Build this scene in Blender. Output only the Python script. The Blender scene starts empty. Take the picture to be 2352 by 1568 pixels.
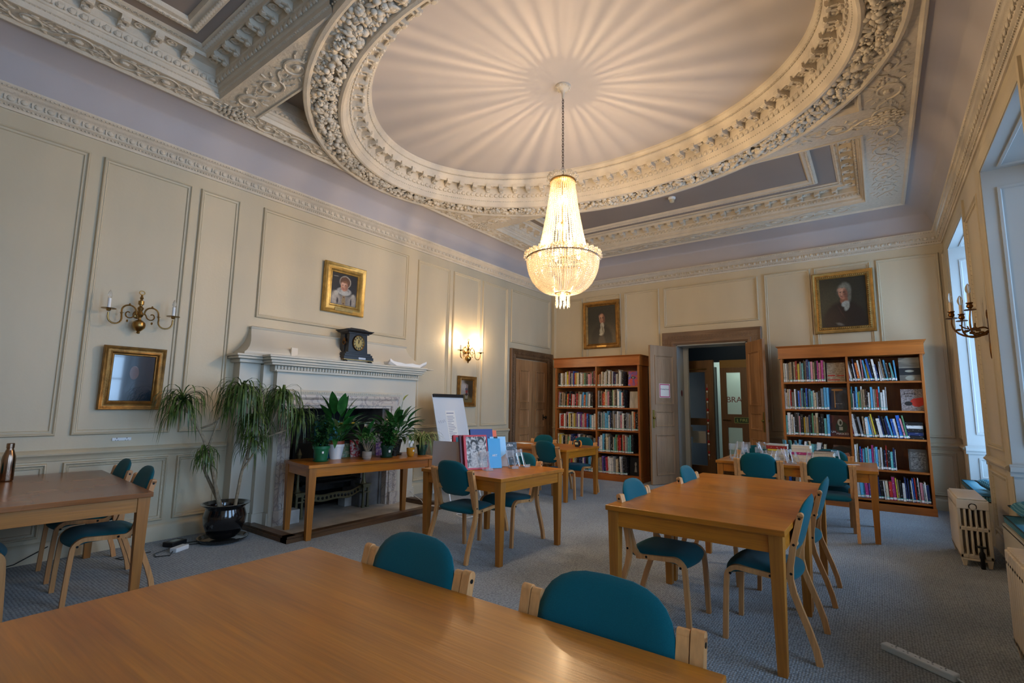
import bpy, bmesh, math, random
from mathutils import Vector, Matrix
R = random.Random(7)
S = bpy.context.scene
COL = S.collection
PI = math.pi

# ------------------------------------------------------------------ camera, world, exposure
YAW, PITCH, ROLL, FPX, CAMZ = -0.63769, 0.1269, 0.01479, 1134.23, 1.38
cd = bpy.data.cameras.new('camera'); cam = bpy.data.objects.new('camera', cd); COL.objects.link(cam)
cd.sensor_width = 36.0; cd.sensor_fit = 'HORIZONTAL'; cd.lens = 36.0*FPX/2352.0
cd.clip_start = 0.02; cd.clip_end = 100
_f = Vector((math.sin(YAW)*math.cos(PITCH), math.cos(YAW)*math.cos(PITCH), math.sin(PITCH)))
_r = Vector((math.cos(YAW), -math.sin(YAW), 0)); _u = _r.cross(_f)
_r2 = _r*math.cos(ROLL)+_u*math.sin(ROLL); _u2 = _u*math.cos(ROLL)-_r*math.sin(ROLL)
_m = Matrix((_r2, _u2, -_f)).transposed().to_4x4(); _m.translation = Vector((0, 0, CAMZ))
cam.matrix_world = _m
S.camera = cam

W = bpy.data.worlds.new('world'); S.world = W; W.use_nodes = True
_bg = W.node_tree.nodes['Background']; _bg.inputs[0].default_value = (0.42, 0.66, 1.0, 1); _bg.inputs[1].default_value = 7.4
S.view_settings.view_transform = 'Standard'; S.view_settings.look = 'None'
S.view_settings.gamma = 1.0; S.view_settings.use_curve_mapping = False
S.view_settings.exposure = 0.30

XL, XR, YB, YF = -5.82, 0.89, 9.33, -0.80
WINS = [(7.25, 8.85), (4.45, 6.10), (2.0, 3.65), (-0.45, 0.85)]  # last window is unseen, added to light the foreground table and chairs
WZ0, WZ1 = 0.46, 3.60          # window recess from seat to head
XG = 1.42                      # plane of the glazing
# daylight enters through the windows: the sky outside, helped by portals in the openings
for _a, _b in WINS:
    l = bpy.data.lights.new('window_portal', 'AREA'); l.shape = 'RECTANGLE'; l.size = 2.5; l.size_y = _b-_a-0.2
    l.cycles.is_portal = True
    o = bpy.data.objects.new('window_portal', l); COL.objects.link(o)
    o.location = (XG+0.06, (_a+_b)/2, 2.1); o.rotation_euler = (0, -PI/2+PI, 0)
    o.rotation_euler = (0, PI/2, 0)

WARM = (1.0, 0.70, 0.40)
def lamp(name, loc, watts, rad=0.02, col=WARM):
    l = bpy.data.lights.new(name, 'POINT'); l.energy = watts; l.color = col; l.shadow_soft_size = rad
    o = bpy.data.objects.new(name, l); COL.objects.link(o); o.location = loc; return o

# ------------------------------------------------------------------ materials
MATS = {}
def L3(c): return tuple(c[:3])+(1,)
def mat(name, col, rough=0.6, metal=0.0, var=0.0, vscale=(6, 6, 6), bump=0.0, bscale=60.0, spec=0.5, trans=0.0, ior=1.45, sheen=0.0, coat=0.0, emit=None, estr=0.0, alpha=1.0):
    if name in MATS: return MATS[name]
    m = bpy.data.materials.new(name); m.use_nodes = True; nt = m.node_tree; b = nt.nodes['Principled BSDF']
    b.inputs['Base Color'].default_value = L3(col); b.inputs['Roughness'].default_value = rough; b.inputs['Metallic'].default_value = metal
    b.inputs['Specular IOR Level'].default_value = spec; b.inputs['Transmission Weight'].default_value = trans; b.inputs['IOR'].default_value = ior
    b.inputs['Sheen Weight'].default_value = sheen; b.inputs['Coat Weight'].default_value = coat; b.inputs['Coat Roughness'].default_value = 0.12
    if emit: b.inputs['Emission Color'].default_value = L3(emit); b.inputs['Emission Strength'].default_value = estr
    tc = nt.nodes.new('ShaderNodeTexCoord')
    if var > 0:
        mp = nt.nodes.new('ShaderNodeMapping'); mp.inputs['Scale'].default_value = vscale
        nt.links.new(tc.outputs['Object'], mp.inputs[0])
        n = nt.nodes.new('ShaderNodeTexNoise'); n.inputs['Scale'].default_value = 1.0; n.inputs['Detail'].default_value = 5
        nt.links.new(mp.outputs[0], n.inputs[0])
        mr = nt.nodes.new('ShaderNodeMapRange'); mr.inputs[1].default_value = 0.3; mr.inputs[2].default_value = 0.7
        mr.inputs[3].default_value = 1-var; mr.inputs[4].default_value = 1+var*0.6
        nt.links.new(n.outputs[0], mr.inputs[0])
        mx = nt.nodes.new('ShaderNodeMix'); mx.data_type = 'RGBA'; mx.blend_type = 'MULTIPLY'; mx.inputs[0].default_value = 1
        mx.inputs[6].default_value = L3(col); nt.links.new(mr.outputs[0], mx.inputs[7]); nt.links.new(mx.outputs[2], b.inputs['Base Color'])
    if bump > 0:
        n2 = nt.nodes.new('ShaderNodeTexNoise'); n2.inputs['Scale'].default_value = bscale; n2.inputs['Detail'].default_value = 3
        nt.links.new(tc.outputs['Object'], n2.inputs[0])
        bp = nt.nodes.new('ShaderNodeBump'); bp.inputs['Strength'].default_value = bump; bp.inputs['Distance'].default_value = 0.01
        nt.links.new(n2.outputs[0], bp.inputs['Height']); nt.links.new(bp.outputs[0], b.inputs['Normal'])
    MATS[name] = m; return m

def wood(name, c1, c2, rough=0.35, axis='y', coat=0.0, scale=1.0, fine=1.0):
    """quarter-sawn wood: streaks running along one axis with flecks"""
    if name in MATS: return MATS[name]
    m = bpy.data.materials.new(name); m.use_nodes = True; nt = m.node_tree; b = nt.nodes['Principled BSDF']
    tc = nt.nodes.new('ShaderNodeTexCoord')
    def noise(sc, det, dist=0.0):
        mp = nt.nodes.new('ShaderNodeMapping')
        a = [sc[0]*scale]*3; a['xyz'.index(axis)] = sc[1]*scale; mp.inputs['Scale'].default_value = a
        nt.links.new(tc.outputs['Object'], mp.inputs[0])
        n = nt.nodes.new('ShaderNodeTexNoise'); n.inputs['Scale'].default_value = 1; n.inputs['Detail'].default_value = det; n.inputs['Distortion'].default_value = dist
        nt.links.new(mp.outputs[0], n.inputs[0]); return n
    n1 = noise((9, 0.9), 4, 0.6); n2 = noise((110*fine, 4), 2); n3 = noise((1.3, 1.1), 3)
    r = nt.nodes.new('ShaderNodeValToRGB'); r.color_ramp.elements[0].position = 0.3; r.color_ramp.elements[1].position = 0.7
    r.color_ramp.elements[0].color = L3(c1); r.color_ramp.elements[1].color = L3(c2)
    nt.links.new(n1.outputs[0], r.inputs[0])
    mr = nt.nodes.new('ShaderNodeMapRange'); mr.inputs[1].default_value = 0.3; mr.inputs[2].default_value = 0.7; mr.inputs[3].default_value = 0.82; mr.inputs[4].default_value = 1.06
    nt.links.new(n2.outputs[0], mr.inputs[0])
    mx = nt.nodes.new('ShaderNodeMix'); mx.data_type = 'RGBA'; mx.blend_type = 'MULTIPLY'; mx.inputs[0].default_value = 1
    nt.links.new(r.outputs[0], mx.inputs[6]); nt.links.new(mr.outputs[0], mx.inputs[7])
    mr2 = nt.nodes.new('ShaderNodeMapRange'); mr2.inputs[1].default_value = 0.3; mr2.inputs[2].default_value = 0.7; mr2.inputs[3].default_value = 0.85; mr2.inputs[4].default_value = 1.12
    nt.links.new(n3.outputs[0], mr2.inputs[0])
    mx2 = nt.nodes.new('ShaderNodeMix'); mx2.data_type = 'RGBA'; mx2.blend_type = 'MULTIPLY'; mx2.inputs[0].default_value = 1
    nt.links.new(mx.outputs[2], mx2.inputs[6]); nt.links.new(mr2.outputs[0], mx2.inputs[7]); nt.links.new(mx2.outputs[2], b.inputs['Base Color'])
    rr = nt.nodes.new('ShaderNodeMapRange'); rr.inputs[1].default_value = 0.35; rr.inputs[2].default_value = 0.65; rr.inputs[3].default_value = rough*0.85; rr.inputs[4].default_value = rough*1.2
    nt.links.new(n3.outputs[0], rr.inputs[0]); nt.links.new(rr.outputs[0], b.inputs['Roughness'])
    bp = nt.nodes.new('ShaderNodeBump'); bp.inputs['Strength'].default_value = 0.12; bp.inputs['Distance'].default_value = 0.004
    nt.links.new(n2.outputs[0], bp.inputs['Height']); nt.links.new(bp.outputs[0], b.inputs['Normal'])
    b.inputs['Coat Weight'].default_value = coat; b.inputs['Coat Roughness'].default_value = 0.15
    MATS[name] = m; return m

PAINT = mat('cream_wall_paint', (0.56, 0.48, 0.335), 0.45, var=0.05, vscale=(3, 3, 0.8), bump=0.10, bscale=35)
PLASTER = mat('cream_white_plaster', (0.62, 0.55, 0.44), 0.6, var=0.07, vscale=(9, 9, 9), bump=0.35, bscale=70)
CARVED = mat('carved_plaster_ground', (0.62, 0.55, 0.44), 0.65, var=0.10, vscale=(30, 30, 30), bump=1.0, bscale=28)
LILAC = mat('lilac_grey_cove_paint', (0.43, 0.398, 0.40), 0.65, var=0.05, vscale=(1.5, 1.5, 1.5), bump=0.05, bscale=20)
COFFER = mat('grey_coffer_paint', (0.27, 0.228, 0.205), 0.65, var=0.04, vscale=(2, 2, 2))
CENTRE = mat('pale_mauve_ceiling_paint', (0.53, 0.485, 0.46), 0.6, var=0.04, vscale=(1, 1, 1))
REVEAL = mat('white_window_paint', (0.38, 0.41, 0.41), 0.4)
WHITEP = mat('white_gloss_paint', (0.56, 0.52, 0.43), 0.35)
OAKX = wood('golden_oak_along_x', (0.36, 0.108, 0.006), (0.55, 0.195, 0.012), 0.33, 'x', coat=0.12)
OAKY = wood('golden_oak_along_y', (0.36, 0.108, 0.006), (0.55, 0.195, 0.012), 0.33, 'y', coat=0.12)
OAKZ = wood('golden_oak_upright', (0.34, 0.12, 0.012), (0.48, 0.18, 0.020), 0.4, 'z')
OAKDULL = wood('pale_table_oak', (0.30, 0.15, 0.05), (0.44, 0.23, 0.085), 0.4, 'x')
BEECH = wood('bent_beech', (0.54, 0.245, 0.085), (0.66, 0.33, 0.12), 0.38, 'z', fine=0.8)
CASEW = wood('bookcase_mahogany', (0.27, 0.072, 0.010), (0.42, 0.125, 0.018), 0.35, 'z')
CASEX = wood('bookcase_mahogany_long', (0.29, 0.078, 0.011), (0.46, 0.14, 0.02), 0.35, 'x')
DOORW = wood('stripped_pine', (0.24, 0.115, 0.042), (0.42, 0.22, 0.09), 0.55, 'z')
DOORG = wood('greyed_pine', (0.26, 0.165, 0.092), (0.36, 0.24, 0.14), 0.55, 'z')
DARKW = wood('dark_screen_oak', (0.085, 0.036, 0.010), (0.15, 0.068, 0.018), 0.4, 'z')
TEAL = mat('teal_chair_fabric', (0.002, 0.086, 0.110), 0.9, var=0.10, vscale=(300, 300, 300), bump=0.25, bscale=500, spec=0.15, sheen=0.12)
BLACKP = mat('black_plastic', (0.012, 0.012, 0.013), 0.4)
BLACKM = mat('black_metal', (0.015, 0.015, 0.014), 0.35, 0.6)
BRASS = mat('old_brass', (0.36, 0.22, 0.075), 0.3, 1.0, var=0.25, vscale=(20, 20, 20))
BRONZE = mat('dark_gilt_bronze', (0.20, 0.09, 0.025), 0.38, 0.9, var=0.3, vscale=(40, 40, 40))
GILT = mat('gilt_wood', (0.50, 0.32, 0.09), 0.38, 0.7, var=0.3, vscale=(14, 14, 14), bump=0.3, bscale=90)
GILTM = mat('mid_gilt_wood', (0.38, 0.22, 0.06), 0.4, 0.65, var=0.3, vscale=(14, 14, 14), bump=0.3, bscale=90)
GILTD = mat('dark_gilt_wood', (0.30, 0.15, 0.035), 0.4, 0.6, var=0.4, vscale=(14, 14, 14), bump=0.3, bscale=90)
STEEL = mat('polished_bronze_steel', (0.30, 0.20, 0.14), 0.18, 1.0)
GLASS = mat('clear_glass', (0.9, 0.95, 0.95), 0.02, trans=1.0, ior=1.45)
ACRYL = mat('clear_acrylic', (0.92, 0.94, 0.97), 0.05, trans=0.85, ior=1.3)
PAPER = mat('white_paper', (0.80, 0.79, 0.76), 0.7)
PAGES = mat('book_pages', (0.66, 0.60, 0.48), 0.8, var=0.12, vscale=(3, 3, 300))
WHITEPL = mat('white_plastic', (0.75, 0.77, 0.78), 0.35)
LABEL = mat('white_spine_label', (0.80, 0.80, 0.80), 0.5)
LABELT = mat('turquoise_spine_label', (0.05, 0.48, 0.42), 0.5)
RADW = mat('cream_radiator_enamel', (0.66, 0.56, 0.42), 0.4, var=0.06, vscale=(8, 8, 3), bump=0.12, bscale=40)
CERAM = mat('black_glazed_ceramic', (0.006, 0.006, 0.007), 0.12, coat=1.0)
SOIL = mat('soil', (0.05, 0.03, 0.018), 0.9, bump=1.0, bscale=60)
BARK = mat('pale_bark', (0.30, 0.24, 0.16), 0.8, var=0.3, vscale=(20, 20, 40), bump=0.5, bscale=90)
SOOT = mat('soot_black', (0.008, 0.008, 0.009), 0.9)
STONE = mat('hearth_stone', (0.46, 0.42, 0.36), 0.6, var=0.35, vscale=(3, 3, 3))
IRON = mat('cast_iron', (0.02, 0.022, 0.022), 0.45, 0.7, bump=0.3, bscale=60)
IRONB = mat('aged_bronze_grate', (0.16, 0.15, 0.085), 0.4, 0.7)
NAVY = mat('navy_wall_paint', (0.006, 0.024, 0.06), 0.7)
BRACK = mat('yellow_brown_wood', (0.20, 0.115, 0.02), 0.4)
BLUEG = mat('pale_blue_edge', (0.12, 0.25, 0.36), 0.4)

def marble():
    m = bpy.data.materials.new('veined_marble'); m.use_nodes = True; nt = m.node_tree; b = nt.nodes['Principled BSDF']
    tc = nt.nodes.new('ShaderNodeTexCoord'); n = nt.nodes.new('ShaderNodeTexNoise'); n.inputs['Scale'].default_value = 7.0; n.inputs['Detail'].default_value = 9; n.inputs['Distortion'].default_value = 1.6
    nt.links.new(tc.outputs['Object'], n.inputs[0])
    s = nt.nodes.new('ShaderNodeMath'); s.operation = 'SUBTRACT'; s.inputs[1].default_value = 0.5; nt.links.new(n.outputs[0], s.inputs[0])
    a = nt.nodes.new('ShaderNodeMath'); a.operation = 'ABSOLUTE'; nt.links.new(s.outputs[0], a.inputs[0])
    r = nt.nodes.new('ShaderNodeValToRGB'); r.color_ramp.elements[0].position = 0.0; r.color_ramp.elements[0].color = (0.30, 0.25, 0.235, 1)
    r.color_ramp.elements[1].position = 0.05; r.color_ramp.elements[1].color = (0.55, 0.48, 0.41, 1)
    nt.links.new(a.outputs[0], r.inputs[0]); nt.links.new(r.outputs[0], b.inputs['Base Color']); b.inputs['Roughness'].default_value = 0.3
    return m
MARBLE = marble()

def carpet():
    m = bpy.data.materials.new('grey_blue_loop_carpet'); m.use_nodes = True; nt = m.node_tree; b = nt.nodes['Principled BSDF']
    tc = nt.nodes.new('ShaderNodeTexCoord')
    mp = nt.nodes.new('ShaderNodeMapping'); mp.inputs['Scale'].default_value = (70, 48, 1); nt.links.new(tc.outputs['Object'], mp.inputs[0])
    v = nt.nodes.new('ShaderNodeTexVoronoi'); v.inputs['Scale'].default_value = 1; v.inputs['Randomness'].default_value = 0.35; nt.links.new(mp.outputs[0], v.inputs[0])
    n = nt.nodes.new('ShaderNodeTexNoise'); n.inputs['Scale'].default_value = 190; n.inputs['Detail'].default_value = 3; nt.links.new(tc.outputs['Object'], n.inputs[0])
    n2 = nt.nodes.new('ShaderNodeTexNoise'); n2.inputs['Scale'].default_value = 1.6; n2.inputs['Detail'].default_value = 4; nt.links.new(tc.outputs['Object'], n2.inputs[0])
    r = nt.nodes.new('ShaderNodeValToRGB'); r.color_ramp.elements[0].position = 0.15; r.color_ramp.elements[0].color = (0.35, 0.395, 0.43, 1)
    r.color_ramp.elements[1].position = 0.75; r.color_ramp.elements[1].color = (0.095, 0.112, 0.127, 1)
    nt.links.new(v.outputs['Distance'], r.inputs[0])
    def mul(a, fac, lo, hi):
        mr = nt.nodes.new('ShaderNodeMapRange'); mr.inputs[1].default_value = 0.3; mr.inputs[2].default_value = 0.7; mr.inputs[3].default_value = lo; mr.inputs[4].default_value = hi
        nt.links.new(fac, mr.inputs[0]); mx = nt.nodes.new('ShaderNodeMix'); mx.data_type = 'RGBA'; mx.blend_type = 'MULTIPLY'; mx.inputs[0].default_value = 1
        nt.links.new(a, mx.inputs[6]); nt.links.new(mr.outputs[0], mx.inputs[7]); return mx.outputs[2]
    c = mul(r.outputs[0], n.outputs[0], 0.65, 1.3); c = mul(c, n2.outputs[0], 0.85, 1.12)
    nt.links.new(c, b.inputs['Base Color']); b.inputs['Roughness'].default_value = 0.95; b.inputs['Sheen Weight'].default_value = 0.2
    bp = nt.nodes.new('ShaderNodeBump'); bp.inputs['Strength'].default_value = 0.7; bp.inputs['Distance'].default_value = 0.01; bp.invert = True
    nt.links.new(v.outputs['Distance'], bp.inputs['Height']); nt.links.new(bp.outputs[0], b.inputs['Normal'])
    return m
CARPET = carpet()

def crystal():
    m = bpy.data.materials.new('cut_crystal'); m.use_nodes = True; nt = m.node_tree; b = nt.nodes['Principled BSDF']
    b.inputs['Base Color'].default_value = (1.0, 0.93, 0.8, 1); b.inputs['Roughness'].default_value = 0.08
    b.inputs['Transmission Weight'].default_value = 0.86; b.inputs['IOR'].default_value = 1.5
    t = nt.nodes.new('ShaderNodeBsdfTranslucent'); t.inputs[0].default_value = (1, 0.9, 0.7, 1)
    mx = nt.nodes.new('ShaderNodeMixShader'); mx.inputs[0].default_value = 0.05
    nt.links.new(b.outputs[0], mx.inputs[1]); nt.links.new(t.outputs[0], mx.inputs[2])
    nt.links.new(mx.outputs[0], nt.nodes['Material Output'].inputs[0]); return m
CRYSTAL = crystal()
def painted(name, bg, blobs, rough=.35, warp=.03, grain=.25):
    """an oil painting built from soft-edged brush masses: (cx, cy, rx, ry, turn, softness, colour)"""
    m = bpy.data.materials.new(name); m.use_nodes = True; nt = m.node_tree; b = nt.nodes['Principled BSDF']; b.inputs['Roughness'].default_value = rough
    tc = nt.nodes.new('ShaderNodeTexCoord'); n = nt.nodes.new('ShaderNodeTexNoise'); n.inputs['Scale'].default_value = 9; n.inputs['Detail'].default_value = 3; nt.links.new(tc.outputs['Generated'], n.inputs[0])
    s = nt.nodes.new('ShaderNodeVectorMath'); s.operation = 'SUBTRACT'; s.inputs[1].default_value = (.5, .5, .5); nt.links.new(n.outputs['Color'], s.inputs[0])
    k = nt.nodes.new('ShaderNodeVectorMath'); k.operation = 'SCALE'; k.inputs['Scale'].default_value = warp; nt.links.new(s.outputs[0], k.inputs[0])
    a = nt.nodes.new('ShaderNodeVectorMath'); a.operation = 'ADD'; nt.links.new(tc.outputs['Generated'], a.inputs[0]); nt.links.new(k.outputs[0], a.inputs[1])
    cur = None
    for cx, cy, rx, ry, rot, soft, col in blobs:
        mp = nt.nodes.new('ShaderNodeMapping'); mp.vector_type = 'TEXTURE'; mp.inputs['Location'].default_value = (cx, cy, 0); mp.inputs['Rotation'].default_value = (0, 0, rot); mp.inputs['Scale'].default_value = (rx, ry, 1e3)
        nt.links.new(a.outputs[0], mp.inputs[0]); ln = nt.nodes.new('ShaderNodeVectorMath'); ln.operation = 'LENGTH'; nt.links.new(mp.outputs[0], ln.inputs[0])
        mr = nt.nodes.new('ShaderNodeMapRange'); mr.interpolation_type = 'SMOOTHSTEP'; mr.inputs[1].default_value = 1-soft; mr.inputs[2].default_value = 1+soft; mr.inputs[3].default_value = 1; mr.inputs[4].default_value = 0; nt.links.new(ln.outputs['Value'], mr.inputs[0])
        mx = nt.nodes.new('ShaderNodeMix'); mx.data_type = 'RGBA'; nt.links.new(mr.outputs[0], mx.inputs[0]); mx.inputs[7].default_value = L3(col)
        if cur is None: mx.inputs[6].default_value = L3(bg)
        else: nt.links.new(cur, mx.inputs[6])
        cur = mx.outputs[2]
    n2 = nt.nodes.new('ShaderNodeTexNoise'); n2.inputs['Scale'].default_value = 45; n2.inputs['Detail'].default_value = 4; nt.links.new(tc.outputs['Generated'], n2.inputs[0])
    mr = nt.nodes.new('ShaderNodeMapRange'); mr.inputs[1].default_value = .3; mr.inputs[2].default_value = .7; mr.inputs[3].default_value = 1-grain; mr.inputs[4].default_value = 1+grain; nt.links.new(n2.outputs[0], mr.inputs[0])
    mx = nt.nodes.new('ShaderNodeMix'); mx.data_type = 'RGBA'; mx.blend_type = 'MULTIPLY'; mx.inputs[0].default_value = 1; nt.links.new(cur, mx.inputs[6]); nt.links.new(mr.outputs[0], mx.inputs[7]); nt.links.new(mx.outputs[2], b.inputs['Base Color'])
    return m

def leafmat(name, c1, c2, rough=0.4):
    m = bpy.data.materials.new(name); m.use_nodes = True; nt = m.node_tree; b = nt.nodes['Principled BSDF']
    tc = nt.nodes.new('ShaderNodeTexCoord'); n = nt.nodes.new('ShaderNodeTexNoise'); n.inputs['Scale'].default_value = 14
    nt.links.new(tc.outputs['Object'], n.inputs[0])
    r = nt.nodes.new('ShaderNodeValToRGB'); r.color_ramp.elements[0].position = 0.35; r.color_ramp.elements[1].position = 0.65
    r.color_ramp.elements[0].color = L3(c1); r.color_ramp.elements[1].color = L3(c2); nt.links.new(n.outputs[0], r.inputs[0])
    nt.links.new(r.outputs[0], b.inputs['Base Color']); b.inputs['Roughness'].default_value = rough
    t = nt.nodes.new('ShaderNodeBsdfTranslucent'); nt.links.new(r.outputs[0], t.inputs[0])
    mx = nt.nodes.new('ShaderNodeMixShader'); mx.inputs[0].default_value = 0.25
    nt.links.new(b.outputs[0], mx.inputs[1]); nt.links.new(t.outputs[0], mx.inputs[2]); nt.links.new(mx.outputs[0], nt.nodes['Material Output'].inputs[0])
    return m
LEAFD = leafmat('dark_strap_leaf', (0.025, 0.07, 0.012), (0.12, 0.19, 0.04))
LEAFG = leafmat('glossy_green_leaf', (0.012, 0.075, 0.015), (0.03, 0.15, 0.03), 0.3)
LEAFM = leafmat('mid_green_leaf', (0.03, 0.12, 0.02), (0.09, 0.24, 0.05))
LEAFB = leafmat('bushy_green_leaf', (0.012, 0.055, 0.015), (0.035, 0.12, 0.03))
LEAFS = leafmat('pale_striped_leaf', (0.12, 0.22, 0.04), (0.38, 0.44, 0.16))

# ------------------------------------------------------------------ mesh builder
class MB:
    def __init__(s): s.v = []; s.f = []; s.m = []
    def add(s, vs, fs, m=0, T=None):
        b = len(s.v)
        if T is not None: vs = [tuple(T @ Vector(p)) for p in vs]
        s.v += [tuple(p) for p in vs]; s.f += [tuple(b+i for i in q) for q in fs]; s.m += [m]*len(fs)
    def box(s, x0, x1, y0, y1, z0, z1, m=0, T=None):
        s.add([(x0, y0, z0), (x1, y0, z0), (x1, y1, z0), (x0, y1, z0), (x0, y0, z1), (x1, y0, z1), (x1, y1, z1), (x0, y1, z1)],
              [(0, 3, 2, 1), (4, 5, 6, 7), (0, 1, 5, 4), (1, 2, 6, 5), (2, 3, 7, 6), (3, 0, 4, 7)], m, T)
    def taper(s, x, y, z0, z1, a0, a1, b0=None, b1=None, m=0, T=None):
        b0 = b0 or a0; b1 = b1 or a1
        s.add([(x-a0, y-b0, z0), (x+a0, y-b0, z0), (x+a0, y+b0, z0), (x-a0, y+b0, z0), (x-a1, y-b1, z1), (x+a1, y-b1, z1), (x+a1, y+b1, z1), (x-a1, y+b1, z1)],
              [(0, 3, 2, 1), (4, 5, 6, 7), (0, 1, 5, 4), (1, 2, 6, 5), (2, 3, 7, 6), (3, 0, 4, 7)], m, T)
    def tube(s, pts, r, n=8, m=0, T=None, cap=True):
        pts = [Vector(p) for p in pts]; k = len(pts); rs = r if isinstance(r, (list, tuple)) else [r]*k
        vs = []; up = None
        for i, p in enumerate(pts):
            t = (pts[min(i+1, k-1)]-pts[max(i-1, 0)])
            if t.length < 1e-9: t = Vector((0, 0, 1))
            t.normalize()
            if up is None:
                up = Vector((0, 0, 1)) if abs(t.z) < 0.9 else Vector((1, 0, 0))
            a = t.cross(up)
            if a.length < 1e-6: a = t.orthogonal()
            a.normalize(); b2 = a.cross(t).normalized(); up = b2
            for j in range(n):
                an = 2*PI*j/n; vs.append(p+(a*math.cos(an)+b2*math.sin(an))*rs[i])
        fs = [(i*n+j, i*n+(j+1) % n, (i+1)*n+(j+1) % n, (i+1)*n+j) for i in range(k-1) for j in range(n)]
        if cap: fs += [tuple(range(n))[::-1], tuple(range((k-1)*n, k*n))]
        s.add(vs, fs, m, T)
    def lathe(s, prof, n=16, c=(0, 0, 0), m=0, T=None, sx=1.0, sy=1.0):
        vs = []; k = len(prof)
        for r, z in prof:
            for j in range(n):
                a = 2*PI*j/n; vs.append((c[0]+r*math.cos(a)*sx, c[1]+r*math.sin(a)*sy, c[2]+z))
        fs = [(i*n+j, i*n+(j+1) % n, (i+1)*n+(j+1) % n, (i+1)*n+j) for i in range(k-1) for j in range(n)]
        if prof[0][0] > 1e-6: fs.append(tuple(range(n))[::-1])
        if prof[-1][0] > 1e-6: fs.append(tuple(range((k-1)*n, k*n)))
        s.add(vs, fs, m, T)
    def ball(s, c, r, n=8, k=5, m=0, T=None):
        r = r if isinstance(r, (tuple, list)) else (r, r, r)
        vs = [(c[0], c[1], c[2]-r[2])]
        for i in range(1, k):
            ph = -PI/2+PI*i/k
            for j in range(n):
                a = 2*PI*j/n; vs.append((c[0]+r[0]*math.cos(ph)*math.cos(a), c[1]+r[1]*math.cos(ph)*math.sin(a), c[2]+r[2]*math.sin(ph)))
        vs.append((c[0], c[1], c[2]+r[2])); t = len(vs)-1
        fs = [(0, 1+(j+1) % n, 1+j) for j in range(n)]
        for i in range(k-2):
            fs += [(1+i*n+j, 1+i*n+(j+1) % n, 1+(i+1)*n+(j+1) % n, 1+(i+1)*n+j) for j in range(n)]
        fs += [(t, 1+(k-2)*n+j, 1+(k-2)*n+(j+1) % n) for j in range(n)]
        s.add(vs, fs, m, T)
    def ribbon(s, path, w0, w1, th, m=0, T=None, axis='x'):
        """closed strip following a 2D path (y,z) with thickness th, extruded from w0 to w1 on x"""
        k = len(path); L = []; Q = []
        for i in range(k):
            a = Vector(path[max(i-1, 0)]); b = Vector(path[min(i+1, k-1)]); d = (b-a).normalized(); n = Vector((-d.y, d.x))*th/2; p = Vector(path[i])
            L.append(p+n); Q.append(p-n)
        vs = []
        for w in (w0, w1):
            vs += [(w, p.x, p.y) for p in L]+[(w, p.x, p.y) for p in Q]
        n2 = 2*k; fs = []
        for i in range(k-1):
            fs += [(i, i+1, k+i+1, k+i), (n2+i, n2+k+i, n2+k+i+1, n2+i+1), (i, n2+i, n2+i+1, i+1), (k+i, k+i+1, n2+k+i+1, n2+k+i)]
        fs += [(0, k, n2+k, n2), (k-1, n2+k-1, n2+2*k-1, 2*k-1)]
        s.add(vs, fs, m, T)
    def prism(s, poly, z0, z1, m=0, T=None):
        n = len(poly)
        s.add([(p[0], p[1], z0) for p in poly]+[(p[0], p[1], z1) for p in poly],
              [tuple(range(n))[::-1], tuple(range(n, 2*n))]+[(i, (i+1) % n, n+(i+1) % n, n+i) for i in range(n)], m, T)
    def loop(s, o, u, v, nrm, w, h, prof, m=0, sides=(0, 1, 2, 3), close=False):
        """mitred moulding round a rectangle; prof = [(inset, height)]"""
        o, u, v, nrm = map(Vector, (o, u, v, nrm))
        rows = []
        for d, hh in prof:
            rows.append([o+u*d+v*d+nrm*hh, o+u*(w-d)+v*d+nrm*hh, o+u*(w-d)+v*(h-d)+nrm*hh, o+u*d+v*(h-d)+nrm*hh])
        vs = [p for r in rows for p in r]; fs = []
        for i in range(len(rows)-1):
            for k in sides:
                k2 = (k+1) % 4; fs.append((i*4+k, i*4+k2, (i+1)*4+k2, (i+1)*4+k))
        if close: fs.append((len(rows)*4-4, len(rows)*4-3, len(rows)*4-2, len(rows)*4-1))
        s.add(vs, fs, m)
    def loopc(s, o, w, h, prof, m=0, sides=(0, 1, 2, 3), n=70, t=.1):
        """horizontal mitred moulding, left out where it would run inside the oval"""
        C = [(0, 0), (w, 0), (w, h), (0, h)]; Dv = [(1, 1), (-1, 1), (-1, -1), (1, -1)]
        for k in sides:
            k2 = (k+1) % 4
            for i in range(n):
                def pt(f, d):
                    a = (C[k][0]+Dv[k][0]*d, C[k][1]+Dv[k][1]*d); b = (C[k2][0]+Dv[k2][0]*d, C[k2][1]+Dv[k2][1]*d)
                    return o[0]+a[0]+(b[0]-a[0])*f, o[1]+a[1]+(b[1]-a[1])*f
                x, y = pt((i+.5)/n, 0)
                if ((x-EC.x)/(EA-t))**2+((y-EC.y)/(EB-t))**2 < 1: continue
                for (d0, z0), (d1, z1) in zip(prof[:-1], prof[1:]):
                    p = [pt(i/n, d0)+(z0,), pt((i+1)/n, d0)+(z0,), pt((i+1)/n, d1)+(z1,), pt(i/n, d1)+(z1,)]; s.add(p, [(0, 1, 2, 3)], m)
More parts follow.
